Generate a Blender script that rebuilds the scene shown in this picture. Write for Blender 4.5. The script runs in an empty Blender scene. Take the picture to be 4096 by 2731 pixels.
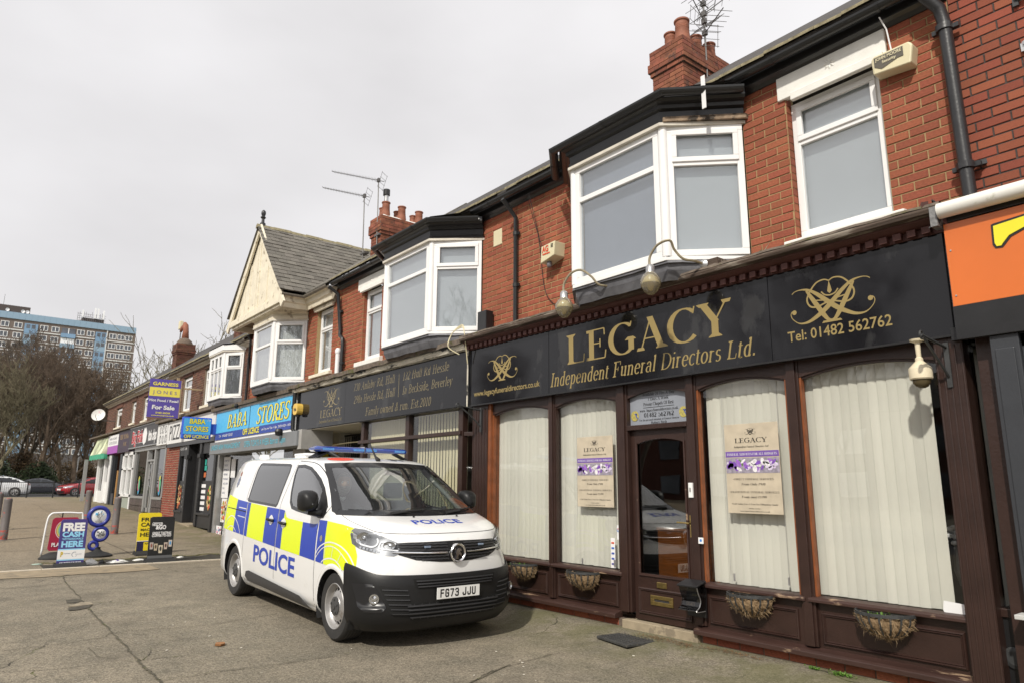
import bpy, bmesh, math, random
from math import sin, cos, pi, radians, sqrt
from mathutils import Vector, Matrix
from mathutils.bvhtree import BVHTree
from mathutils.geometry import tessellate_polygon
random.seed(7)
SC = bpy.context.scene
COL = SC.collection
# ------------------------------------------------------------------ camera, light
PITCH, ROLL, YAW, FPX = .20421, .005908, .675099, 2795.8
EYE = Vector((0, 0, 1.5))
def _basis():
 Rz = Matrix(((cos(ROLL), -sin(ROLL), 0), (sin(ROLL), cos(ROLL), 0), (0, 0, 1)))
 rt = Rz @ Vector((1, 0, 0)); up = Rz @ Vector((0, -cos(PITCH), sin(PITCH))); fw = Rz @ Vector((0, sin(PITCH), cos(PITCH)))
 X = sin(YAW) * rt - cos(YAW) * fw
 Y = cos(YAW) * rt + sin(YAW) * fw
 return Matrix((X, Y, up))
CB = _basis()
r_, d_, f_ = CB.col[0].copy(), CB.col[1].copy(), CB.col[2].copy()
cam_data = bpy.data.cameras.new('camera'); cam = bpy.data.objects.new('camera', cam_data); COL.objects.link(cam)
cm = Matrix.Identity(4)
for i in range(3):
 cm[i][0] = r_[i]; cm[i][1] = -d_[i]; cm[i][2] = -f_[i]; cm[i][3] = EYE[i]
cam.matrix_world = cm
cam_data.sensor_width = 36; cam_data.lens = FPX / 4096 * 36
cam_data.clip_start = .05; cam_data.clip_end = 2000
cam_data.dof.use_dof = True; cam_data.dof.focus_distance = 8.0; cam_data.dof.aperture_fstop = 3.5
SC.camera = cam
world = bpy.data.worlds.new('World'); SC.world = world; world.use_nodes = True
SUN_EL, SUN_AZ = radians(41), radians(200)      # azimuth measured from +Y towards +X
def world_nodes():
 nt = world.node_tree; nt.nodes.clear()
 N = nt.nodes.new; L = nt.links.new
 out = N('ShaderNodeOutputWorld'); bg = N('ShaderNodeBackground'); bg.inputs['Strength'].default_value = .1
 sky = N('ShaderNodeTexSky'); sky.sky_type = 'NISHITA'; sky.sun_disc = False
 sky.sun_elevation = SUN_EL; sky.sun_rotation = SUN_AZ; sky.dust_density = 4
 tc = N('ShaderNodeTexCoord'); mp = N('ShaderNodeMapping'); mp.inputs['Scale'].default_value = (1, 1, 2.2)
 n1 = N('ShaderNodeTexNoise'); n1.inputs['Scale'].default_value = 1.7; n1.inputs['Detail'].default_value = 5; n1.inputs['Roughness'].default_value = .45
 rp = N('ShaderNodeValToRGB')
 rp.color_ramp.elements[0].position = .3; rp.color_ramp.elements[0].color = (6.3, 6.15, 6.2, 1)
 rp.color_ramp.elements[1].position = .72; rp.color_ramp.elements[1].color = (8.75, 8.6, 8.7, 1)
 mix = N('ShaderNodeMix'); mix.data_type = 'RGBA'; mix.inputs['Factor'].default_value = .95
 # cloud cover is a little thinner (brighter) on the sun's side
 sx = N('ShaderNodeSeparateXYZ'); ma = N('ShaderNodeMath'); ma.operation = 'MULTIPLY_ADD'; ma.inputs[1].default_value = .11; ma.inputs[2].default_value = 1.03
 mul = N('ShaderNodeMix'); mul.data_type = 'RGBA'; mul.blend_type = 'MULTIPLY'; mul.inputs['Factor'].default_value = 1
 L(tc.outputs['Generated'], mp.inputs['Vector']); L(mp.outputs[0], n1.inputs['Vector']); L(n1.outputs['Fac'], rp.inputs['Fac'])
 L(tc.outputs['Generated'], sx.inputs[0]); L(sx.outputs['X'], ma.inputs[0])
 L(rp.outputs['Color'], mul.inputs['A']); L(ma.outputs[0], mul.inputs['B'])
 L(sky.outputs[0], mix.inputs['A']); L(mul.outputs['Result'], mix.inputs['B'])
 L(mix.outputs['Result'], bg.inputs['Color']); L(bg.outputs[0], out.inputs['Surface'])
world_nodes()
sun_data = bpy.data.lights.new('sun', 'SUN'); sun_data.energy = 3.0; sun_data.angle = radians(1.8); sun_data.color = (1, .945, .85)
sun = bpy.data.objects.new('sun', sun_data); COL.objects.link(sun)
sdir = Vector((sin(SUN_AZ) * cos(SUN_EL) * -1, cos(SUN_AZ) * cos(SUN_EL), sin(SUN_EL)))   # towards the sun
sdir = Vector((.34, -.66, .67)).normalized()
sun.rotation_euler = sdir.to_track_quat('Z', 'Y').to_euler()
SC.view_settings.view_transform = 'Standard'; SC.view_settings.look = 'None'
SC.view_settings.exposure = .30; SC.view_settings.gamma = 1; SC.view_settings.use_curve_mapping = False
SC.cycles.max_bounces = 8; SC.cycles.transparent_max_bounces = 16; SC.cycles.diffuse_bounces = 3; SC.cycles.glossy_bounces = 4
SC.cycles.use_denoising = True
# ------------------------------------------------------------------ materials
MATS = {}
def mat(name, col, rough=.6, metal=0, var=.12, vs=6, bump=0, bs=40, coat=0, spec=.5, rnd=0, dirt=None, stretch=None, emit=0):
 if name in MATS: return MATS[name]
 m = bpy.data.materials.new(name); m.use_nodes = True; nt = m.node_tree; N = nt.nodes.new; L = nt.links.new
 b = nt.nodes['Principled BSDF']; b.inputs['Roughness'].default_value = rough; b.inputs['Metallic'].default_value = metal
 b.inputs['Coat Weight'].default_value = coat; b.inputs['Coat Roughness'].default_value = .05
 b.inputs['Specular IOR Level'].default_value = spec
 tc = N('ShaderNodeTexCoord'); vec = tc.outputs['Object']
 if stretch:
  mp = N('ShaderNodeMapping'); mp.inputs['Scale'].default_value = stretch; L(vec, mp.inputs['Vector']); vec = mp.outputs[0]
 src = None
 rgb = N('ShaderNodeRGB'); rgb.outputs[0].default_value = (*col, 1); src = rgb.outputs[0]
 if var:
  n = N('ShaderNodeTexNoise'); n.inputs['Scale'].default_value = vs; n.inputs['Detail'].default_value = 6; L(vec, n.inputs['Vector'])
  hsv = N('ShaderNodeHueSaturation'); mr = N('ShaderNodeMapRange')
  mr.inputs['From Min'].default_value = .25; mr.inputs['From Max'].default_value = .75
  mr.inputs['To Min'].default_value = 1 - var; mr.inputs['To Max'].default_value = 1 + var
  L(n.outputs['Fac'], mr.inputs['Value']); L(src, hsv.inputs['Color']); L(mr.outputs[0], hsv.inputs['Value']); src = hsv.outputs[0]
 if rnd:
  oi = N('ShaderNodeObjectInfo'); at = N('ShaderNodeAttribute'); at.attribute_name = 'rnd'
  ad = N('ShaderNodeMath'); ad.operation = 'ADD'; L(oi.outputs['Random'], ad.inputs[0]); L(at.outputs['Fac'], ad.inputs[1])
  fr = N('ShaderNodeMath'); fr.operation = 'FRACT'; L(ad.outputs[0], fr.inputs[0])
  mr = N('ShaderNodeMapRange'); mr.inputs['To Min'].default_value = 1 - rnd; mr.inputs['To Max'].default_value = 1 + rnd * .7
  L(fr.outputs[0], mr.inputs['Value'])
  mh = N('ShaderNodeMapRange'); mh.inputs['To Min'].default_value = .5 - rnd * .03; mh.inputs['To Max'].default_value = .5 + rnd * .03
  ml = N('ShaderNodeMath'); ml.operation = 'MULTIPLY'; ml.inputs[1].default_value = 7.3; L(fr.outputs[0], ml.inputs[0])
  f2 = N('ShaderNodeMath'); f2.operation = 'FRACT'; L(ml.outputs[0], f2.inputs[0]); L(f2.outputs[0], mh.inputs['Value'])
  hsv = N('ShaderNodeHueSaturation'); L(src, hsv.inputs['Color']); L(mr.outputs[0], hsv.inputs['Value']); L(mh.outputs[0], hsv.inputs['Hue']); src = hsv.outputs[0]
 if dirt:       # (colour, scale, threshold, amount): worn or stained patches
  dc, ds, dt, da = dirt
  n = N('ShaderNodeTexNoise'); n.inputs['Scale'].default_value = ds; n.inputs['Detail'].default_value = 8; n.inputs['Roughness'].default_value = .65
  L(vec, n.inputs['Vector'])
  mr = N('ShaderNodeMapRange'); mr.inputs['From Min'].default_value = dt; mr.inputs['From Max'].default_value = dt + .06; mr.inputs['To Max'].default_value = da
  L(n.outputs['Fac'], mr.inputs['Value'])
  mx = N('ShaderNodeMix'); mx.data_type = 'RGBA'; mx.inputs['B'].default_value = (*dc, 1)
  L(mr.outputs[0], mx.inputs['Factor']); L(src, mx.inputs['A']); src = mx.outputs['Result']
 L(src, b.inputs['Base Color'])
 if bump:
  n = N('ShaderNodeTexNoise'); n.inputs['Scale'].default_value = bs; n.inputs['Detail'].default_value = 5; L(vec, n.inputs['Vector'])
  bp = N('ShaderNodeBump'); bp.inputs['Strength'].default_value = bump; bp.inputs['Distance'].default_value = .01
  L(n.outputs['Fac'], bp.inputs['Height']); L(bp.outputs[0], b.inputs['Normal'])
 if emit:
  b.inputs['Emission Color'].default_value = (*col, 1); b.inputs['Emission Strength'].default_value = emit
 MATS[name] = m
 return m
def glass(name, tint=(.85, .9, .9), ior=1.5, boost=1.0, rough=.0, haze=0, hazecol=(.6, .62, .65)):
 if name in MATS: return MATS[name]
 m = bpy.data.materials.new(name); m.use_nodes = True; nt = m.node_tree; nt.nodes.clear(); N = nt.nodes.new; L = nt.links.new
 out = N('ShaderNodeOutputMaterial'); tr = N('ShaderNodeBsdfTransparent'); tr.inputs[0].default_value = (*tint, 1)
 gl = N('ShaderNodeBsdfGlossy'); gl.inputs['Roughness'].default_value = rough
 fr = N('ShaderNodeFresnel'); ge = N('ShaderNodeNewGeometry'); mi = N('ShaderNodeMath'); mi.operation = 'MULTIPLY_ADD'
 mi.inputs[1].default_value = 1/ior - ior; mi.inputs[2].default_value = ior; L(ge.outputs['Backfacing'], mi.inputs[0]); L(mi.outputs[0], fr.inputs['IOR'])
 # wavy float of real panes
 tc = N('ShaderNodeTexCoord'); n = N('ShaderNodeTexNoise'); n.inputs['Scale'].default_value = 2.2; n.inputs['Detail'].default_value = 1
 bp = N('ShaderNodeBump'); bp.inputs['Strength'].default_value = .05; bp.inputs['Distance'].default_value = .02
 L(tc.outputs['Object'], n.inputs['Vector']); L(n.outputs['Fac'], bp.inputs['Height']); L(bp.outputs[0], gl.inputs['Normal'])
 mu = N('ShaderNodeMath'); mu.operation = 'MULTIPLY'; mu.inputs[1].default_value = boost; mu.use_clamp = True
 mx = N('ShaderNodeMixShader'); L(fr.outputs[0], mu.inputs[0]); L(mu.outputs[0], mx.inputs[0]); L(gl.outputs[0], mx.inputs[2])
 if haze:
  df = N('ShaderNodeBsdfDiffuse'); df.inputs[0].default_value = (*hazecol, 1); m2 = N('ShaderNodeMixShader'); m2.inputs[0].default_value = haze
  L(tr.outputs[0], m2.inputs[1]); L(df.outputs[0], m2.inputs[2]); L(m2.outputs[0], mx.inputs[1])
 else: L(tr.outputs[0], mx.inputs[1])
 L(mx.outputs[0], out.inputs[0]); MATS[name] = m
 return m
M = {}
M['brick'] = mat('red_brick', (.29, .083, .042), .85, var=.28, vs=9, bump=.35, bs=60, rnd=.16, dirt=((.5, .42, .36), 9, .70, .5))
M['brick2'] = mat('deep_red_brick', (.27, .072, .038), .85, var=.18, vs=25, bump=.35, bs=60, rnd=.18, dirt=((.05, .03, .025), 12, .68, .6))
M['brick_ch'] = mat('chimney_brick', (.235, .082, .046), .9, var=.35, vs=7, bump=.4, bs=50, rnd=.25, dirt=((.06, .045, .04), 6, .57, .7))
M['brick_dk'] = mat('sooty_brown_brick', (.125, .052, .032), .9, var=.25, vs=12, bump=.3, bs=50, rnd=.4, dirt=((.04, .03, .03), 6, .60, .7))
M['mortar'] = mat('sandy_mortar', (.35, .25, .125), .95, var=.2, vs=30, bump=.3, bs=90)
M['mortar_gr'] = mat('grey_mortar', (.14, .105, .08), .95, var=.3, vs=20, bump=.3, bs=90)
M['upvc'] = mat('white_plastic_frame', (.82, .82, .81), .3, var=.03, vs=3)
M['stone_white'] = mat('white_painted_stone', (.78, .77, .72), .7, var=.06, vs=8, bump=.15, bs=50, dirt=((.35, .30, .22), 4, .66, .5))
M['cream'] = mat('weathered_cream_paint', (.74, .68, .54), .7, var=.12, vs=6, bump=.2, bs=30, dirt=((.30, .24, .16), 5, .58, .75))
M['black_paint'] = mat('black_gloss_paint', (.016, .016, .017), .3, var=.2, vs=6, bump=.08, bs=20)
M['black_gutter'] = mat('black_gutter_plastic', (.02, .021, .022), .35, var=.15, vs=4)
M['pipe_iron'] = mat('black_iron_pipe', (.022, .022, .024), .38, var=.2, vs=9, bump=.15, bs=40, dirt=((.25, .28, .38), 14, .71, .6))
M['lead'] = mat('lead_flashing', (.13, .13, .14), .55, metal=.3, var=.35, vs=7, bump=.6, bs=9, dirt=((.35, .34, .32), 5, .6, .5))
M['wood'] = mat('brown_varnish_paint', (.035, .0175, .0135), .38, var=.2, vs=5, bump=.25, bs=30, stretch=(1, 1, 1), dirt=((.30, .20, .14), 11, .715, .55))
M['wood_worn'] = mat('worn_brown_sill', (.046, .022, .017), .5, var=.25, vs=5, bump=.4, bs=24, stretch=(.4, 1.5, 1.5), dirt=((.40, .28, .18), 7, .60, .75))
M['wood_red'] = mat('red_brown_edge', (.21, .065, .022), .45, var=.3, vs=8, bump=.2, bs=20)
M['old_timber'] = mat('weathered_grey_timber', (.075, .052, .038), .85, var=.5, vs=5, bump=.8, bs=22, stretch=(.35, 2.5, 2.5), dirt=((.30, .27, .22), 5, .55, .6))
M['oxide'] = mat('red_oxide_timber', (.085, .03, .024), .6, var=.2, vs=8, bump=.2)
M['felt'] = mat('mossy_roof_felt', (.15, .12, .095), .95, var=.4, vs=14, bump=.5, bs=60, dirt=((.085, .09, .02), 3, .56, .8))
M['sign_black'] = mat('glossy_black_sign', (.009, .009, .011), .06, var=.05, vs=1.5, spec=.36, dirt=((.035, .035, .036), 2.2, .56, .7), stretch=(1, 1, .5))
M['gold'] = mat('matt_gold_vinyl', (.30, .225, .085), .42, var=.04, vs=10)
M['gold_thin'] = mat('faded_gold_vinyl', (.27, .225, .13), .45, var=.1, vs=10)
M['blind'] = mat('cream_blind_fabric', (.68, .665, .595), .9, var=.07, vs=9, stretch=(1, 1, .35), rnd=.09)
M['blind_y'] = mat('yellowed_blind_fabric', (.62, .57, .38), .9, var=.06, vs=22)
M['venetian'] = mat('white_venetian_slats', (.72, .74, .75), .6, var=.02)
M['net'] = mat('white_net_curtain', (.68, .67, .62), .9, var=.12, vs=6, stretch=(8, 1, .5))
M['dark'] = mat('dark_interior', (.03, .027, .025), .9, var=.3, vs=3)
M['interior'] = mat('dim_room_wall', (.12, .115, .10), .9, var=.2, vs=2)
M['brass'] = mat('aged_brass', (.46, .34, .13), .3, metal=.9, var=.25, vs=30)
M['panelwood'] = mat('orange_pine_panel', (.30, .085, .016), .4, var=.35, vs=4, stretch=(1, 1, 7), bump=.1)
M['slate'] = mat('grey_slate', (.15, .138, .118), .8, var=.3, vs=10, bump=.4, bs=40, rnd=.24, dirt=((.27, .25, .17), 6, .62, .6))
M['slate_dk'] = mat('dark_roof_tile', (.055, .05, .047), .85, var=.3, vs=9, bump=.4, bs=30, rnd=.25)
M['lichen'] = mat('lichen_tile_edge', (.24, .21, .13), .95, var=.45, vs=18, bump=.7, bs=40)
M['terracotta'] = mat('terracotta_pot', (.27, .098, .055), .7, var=.2, vs=9, bump=.1)
M['metal'] = mat('galvanised_metal', (.5, .5, .5), .38, metal=.85, var=.2, vs=12)
M['aerial'] = mat('aerial_metal', (.16, .155, .15), .5, metal=.6, var=.2)
M['ivory'] = mat('aged_ivory_plastic', (.66, .60, .40), .45, var=.05, vs=5)
M['ivory_lt'] = mat('cream_camera_paint', (.70, .62, .45), .35, var=.04)
M['coir'] = mat('coconut_fibre', (.28, .19, .105), .95, var=.4, vs=30, bump=.6, bs=60)
M['coir2'] = mat('pale_coconut_fibre', (.40, .29, .17), .95, var=.35, vs=30)
M['iron'] = mat('grey_painted_iron', (.045, .047, .048), .5, var=.2, vs=12)
M['leaf'] = mat('fresh_green_leaf', (.11, .24, .03), .6, var=.35, vs=20, rnd=.3)
M['black_rub'] = mat('black_rubber', (.02, .02, .02), .75, var=.2, vs=20, bump=.2, bs=80)
M['glass_win'] = glass('window_glass', (.93, .95, .96), 1.5, 2.8, 0, .10, (.55, .60, .66))
M['glass_shop'] = glass('shop_window_glass', (.97, .975, .97), 1.5, 1.15)
M['glass_door'] = glass('door_pane_glass', (.8, .82, .8), 1.5, 2.6)
M['glass_dk'] = glass('dark_shop_glass', (.25, .27, .27), 1.5, 1.5)
M['glass_lamp'] = glass('smoked_lamp_glass', (.8, .74, .5), 1.5, 1.8, .1, .35, (.45, .40, .30))
M['green'] = mat('verdigris_flashing', (.35, .5, .35), .6, metal=.3, var=.4, vs=14, bump=.5, bs=15)
M['white'] = mat('white_print', (.80, .80, .80), .45, var=.02)
M['black'] = mat('black_print', (.015, .015, .016), .4, var=0)
M['orange'] = mat('orange_sign_panel', (.64, .155, .03), .28, var=.06, vs=2)
M['yellow'] = mat('yellow_print', (.80, .72, .03), .35, var=.03)
M['grey_door'] = mat('charcoal_paint', (.036, .039, .045), .4, var=.12, vs=5, bump=.1)
# ------------------------------------------------------------------ geometry helpers
class MB:
 """collects faces; every face may carry a material slot and a random value"""
 def __init__(s): s.v = []; s.f = []; s.mi = []; s.r = []
 def add(s, vs, fs, mi=0, r=0.0):
  o = len(s.v); s.v += [Vector(p) for p in vs]
  for f in fs: s.f.append([i + o for i in f]); s.mi.append(mi); s.r.append(r)
  return s
 def box(s, x0, x1, y0, y1, z0, z1, mi=0, r=0.0):
  if x0 > x1: x0, x1 = x1, x0
  if y0 > y1: y0, y1 = y1, y0
  if z0 > z1: z0, z1 = z1, z0
  return s.add([(x0,y0,z0),(x1,y0,z0),(x1,y1,z0),(x0,y1,z0),(x0,y0,z1),(x1,y0,z1),(x1,y1,z1),(x0,y1,z1)],
                     [(3,2,1,0),(4,5,6,7),(0,1,5,4),(1,2,6,5),(2,3,7,6),(3,0,4,7)], mi, r)
 def bar(s, a, b, w, h, up=(0,0,1), mi=0):
  a = Vector(a); b = Vector(b); d = (b - a).normalized(); u = Vector(up)
  sd = d.cross(u); sd = sd.normalized() if sd.length > 1e-6 else Vector((1,0,0)); u = sd.cross(d).normalized()
  p = [q + sd*i*w/2 + u*j*h/2 for q in (a, b) for i, j in ((-1,-1),(1,-1),(1,1),(-1,1))]
  return s.add(p, [(3,2,1,0),(4,5,6,7),(0,1,5,4),(1,2,6,5),(2,3,7,6),(3,0,4,7)], mi)
 def prism(s, poly, a, b, mi=0, r=0.0):
  """poly: outline points (vectors) offset by a and b"""
  n = len(poly); a = Vector(a); b = Vector(b); P = [Vector(p) for p in poly]
  vs = [p + a for p in P] + [p + b for p in P]
  tri = tessellate_polygon([P]); fs = [tuple(t) for t in tri] + [tuple(i + n for i in reversed(t)) for t in tri]
  fs += [(i, (i+1) % n, (i+1) % n + n, i + n) for i in range(n)]
  return s.add(vs, fs, mi, r)
 def tube(s, pts, r, n=8, mi=0, cap=True, rads=None):
  pts = [Vector(p) for p in pts]; N = len(pts); vs = []; prev = None
  for i, p in enumerate(pts):
   d = (pts[min(i+1, N-1)] - pts[max(i-1, 0)]).normalized()
   if prev is None:
    u = d.orthogonal().normalized()
   else:
    u = (prev - d * prev.dot(d)); u = u.normalized() if u.length > 1e-6 else d.orthogonal().normalized()
   prev = u; w = d.cross(u); rr = rads[i] if rads else r
   for k in range(n):
    a = 2*pi*k/n; vs.append(p + (u*cos(a) + w*sin(a)) * rr)
  fs = [(i*n + k, i*n + (k+1) % n, (i+1)*n + (k+1) % n, (i+1)*n + k) for i in range(N-1) for k in range(n)]
  if cap: fs += [tuple(range(n-1, -1, -1)), tuple((N-1)*n + k for k in range(n))]
  return s.add(vs, fs, mi)
 def lathe(s, prof, c, axis='Z', n=24, mi=0):
  """prof: (radius, height) list along the axis from c"""
  c = Vector(c); vs = []; m = len(prof)
  for r, h in prof:
   for k in range(n):
    a = 2*pi*k/n; x, y = r*cos(a), r*sin(a)
    vs.append(c + (Vector((x, y, h)) if axis == 'Z' else Vector((h, x, y)) if axis == 'X' else Vector((x, h, y))))
  fs = [(i*n + k, i*n + (k+1) % n, (i+1)*n + (k+1) % n, (i+1)*n + k) for i in range(m-1) for k in range(n)]
  return s.add(vs, fs, mi)
 def grid(s, rows, mi=0, closed=False):
  m = len(rows); n = len(rows[0]); vs = [p for r in rows for p in r]
  fs = [(i*n + j, i*n + (j+1) % n, (i+1)*n + (j+1) % n, (i+1)*n + j) for i in range(m-1) for j in range(n if closed else n-1)]
  return s.add(vs, fs, mi)
 def mesh(s, name, mats, smooth=False, off=None):
  me = bpy.data.meshes.new(name); o = Vector(off) if off is not None else Vector((0,0,0))
  me.from_pydata([v - o for v in s.v], [], s.f)
  for m in (mats if isinstance(mats, (list, tuple)) else [mats]): me.materials.append(m)
  if any(s.mi): me.polygons.foreach_set('material_index', s.mi)
  if any(s.r):
   at = me.attributes.new('rnd', 'FLOAT', 'FACE'); at.data.foreach_set('value', s.r)
  bm = bmesh.new(); bm.from_mesh(me)
  bmesh.ops.recalc_face_normals(bm, faces=bm.faces) if len(s.f) < 60000 else None
  bm.to_mesh(me); bm.free()
  if smooth is True: me.polygons.foreach_set('use_smooth', [True]*len(me.polygons))
  elif smooth:
   me.polygons.foreach_set('use_smooth', [True]*len(me.polygons)); me.set_sharp_from_angle(angle=radians(smooth))
  return me
def clusters(mb):
 par = list(range(len(mb.v)))
 def fd(i):
  while par[i] != i: par[i] = par[par[i]]; i = par[i]
  return i
 for f in mb.f:
  a = fd(f[0])
  for j in f[1:]: par[fd(j)] = a
 G = {}
 for k, f in enumerate(mb.f): G.setdefault(fd(f[0]), []).append(k)
 if not 2 <= len(G) <= 40: return None
 cl = []
 for fs in G.values():
  vs = [mb.v[i] for k in fs for i in mb.f[k]]; cl.append([fs, [min(v[i] for v in vs)-.004 for i in range(3)], [max(v[i] for v in vs)+.004 for i in range(3)]])
 ch = True
 while ch:
  ch = False
  for i in range(len(cl)):
   for j in range(i+1, len(cl)):
    if all(cl[i][1][k] <= cl[j][2][k] and cl[j][1][k] <= cl[i][2][k] for k in range(3)):
     a, b = cl[i], cl.pop(j); a[0] += b[0]; a[1] = [min(x, y) for x, y in zip(a[1], b[1])]; a[2] = [max(x, y) for x, y in zip(a[2], b[2])]; ch = True; break
   if ch: break
 if not 2 <= len(cl) <= 24 or max(max(c[2][k]-c[1][k] for k in range(3)) for c in cl) < .05: return None
 out = []
 for fs, _, _ in cl:
  m = MB(); ix = {}
  for k in fs:
   f = []
   for i in mb.f[k]:
    if i not in ix: ix[i] = len(m.v); m.v.append(mb.v[i])
    f.append(ix[i])
   m.f.append(f); m.mi.append(mb.mi[k]); m.r.append(mb.r[k])
  out.append(m)
 return out
NOSPLIT = ('letter', 'print', 'address', 'number', 'name', 'registration', 'mark', 'monogram', 'line', 'arcs', 'fingers', 'logo', 'menu', 'web', 'letter', 'lining', 'crest', 'creature', 'light_guide', 'mesh')
class Thing:
 def __init__(s, name, loc, label, cat, group=None, kind=None):
  s.loc = Vector(loc); o = bpy.data.objects.new(name, None); COL.objects.link(o); o.location = s.loc; o.empty_display_size = .2
  if label: o['label'] = label
  if cat: o['category'] = cat
  if group: o['group'] = group
  if kind: o['kind'] = kind
  s.o = o
 def part(s, name, mb, mats, smooth=False, parent=None, label=None, kind=None, bevel=0):
  if isinstance(mb, MB) and not kind and not any(w in name for w in NOSPLIT):
   c = clusters(mb)
   if c:
    r = [s.part(name, m, mats, smooth, parent, label, 'x', bevel) for m in c]
    return r[0]
  if kind == 'x': kind = None
  me = mb.mesh(name, mats, smooth, s.loc) if isinstance(mb, MB) else mb
  o = bpy.data.objects.new(name, me); COL.objects.link(o); o.parent = parent or s.o
  if label: o['label'] = label
  if kind: o['kind'] = kind
  if bevel:
   b = o.modifiers.new('bevel', 'BEVEL'); b.width = bevel; b.segments = 2; b.limit_method = 'ANGLE'; b.harden_normals = False
  return o
def single(name, mb, mats, label, cat, group=None, kind=None, smooth=False, loc=(0,0,0), bevel=0):
 me = mb.mesh(name, mats, smooth, loc); o = bpy.data.objects.new(name, me); COL.objects.link(o); o.location = loc
 if label: o['label'] = label
 if cat: o['category'] = cat
 if group: o['group'] = group
 if kind: o['kind'] = kind
 if bevel:
  b = o.modifiers.new('bevel', 'BEVEL'); b.width = bevel; b.segments = 2; b.limit_method = 'ANGLE'
 return o
def copy_tree(o, parent=None, loc=None, rotz=None, label=None):
 c = o.copy(); COL.objects.link(c); c.parent = parent
 if parent is None and loc is not None: c.location = loc
 if rotz is not None: c.rotation_euler = (0, 0, rotz)
 if label: c['label'] = label
 for ch in list(o.children): copy_tree(ch, c)
 return c
def V3(*a): return Vector(a)
def sm(t): t = max(0, min(1, t)); return t*t*(3-2*t)
def lerp_table(tab, x):
 if x <= tab[0][0]: return tab[0][1]
 for (a, va), (b, vb) in zip(tab, tab[1:]):
  if x <= b: return va + (vb - va) * (x - a) / (b - a)
 return tab[-1][1]
GT = [(-300, .55), (-85, .55), (-62, .55), (-50, .62), (-41, .68), (-34, .56), (-29, .45), (-24, .34), (-20.7, .19), (-16.5, .02), (-15, 0), (100, 0)]
def gz(x, y):
 return lerp_table(GT, x) - .063 * sm((x + 10.4) / 3.3) * sm((6.0 - y) / .7) * (1 if x > -10.4 else 0)
# ------------------------------------------------------------------ lettering
_tc = {}
def text2d(s, shear=0, space=1.0, bold=0.0):
 """sans text as (verts2d, faces), cap height normalised to 1"""
 k = (s, shear, space, bold)
 if k in _tc: return _tc[k]
 def get(t, b):
  cu = bpy.data.curves.new('t', 'FONT'); cu.body = t; cu.size = 1; cu.resolution_u = 3; cu.space_character = space; cu.offset = b
  ob = bpy.data.objects.new('t', cu); COL.objects.link(ob)
  dg = bpy.context.evaluated_depsgraph_get(); dg.update()
  me = bpy.data.meshes.new_from_object(ob.evaluated_get(dg)); v = [(p.co.x, p.co.y) for p in me.vertices]; f = [tuple(p.vertices) for p in me.polygons]
  bpy.data.objects.remove(ob); bpy.data.curves.remove(cu); bpy.data.meshes.remove(me)
  return v, f
 if 'cap' not in _tc:
  v, f = get('H', 0); _tc['cap'] = max(p[1] for p in v)
 v, f = get(s, bold * _tc['cap']); c = _tc['cap']
 v = [(x / c + shear * y / c, y / c) for x, y in v]; x0 = min(p[0] for p in v) if v else 0
 v = [(x - x0, y) for x, y in v]; _tc[k] = (v, f)
 return v, f
def arc(cx, cy, rx, ry, a0, a1, n=10):
 return [(cx + rx*cos(radians(a0 + (a1-a0)*i/n)), cy + ry*sin(radians(a0 + (a1-a0)*i/n))) for i in range(n+1)]
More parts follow.
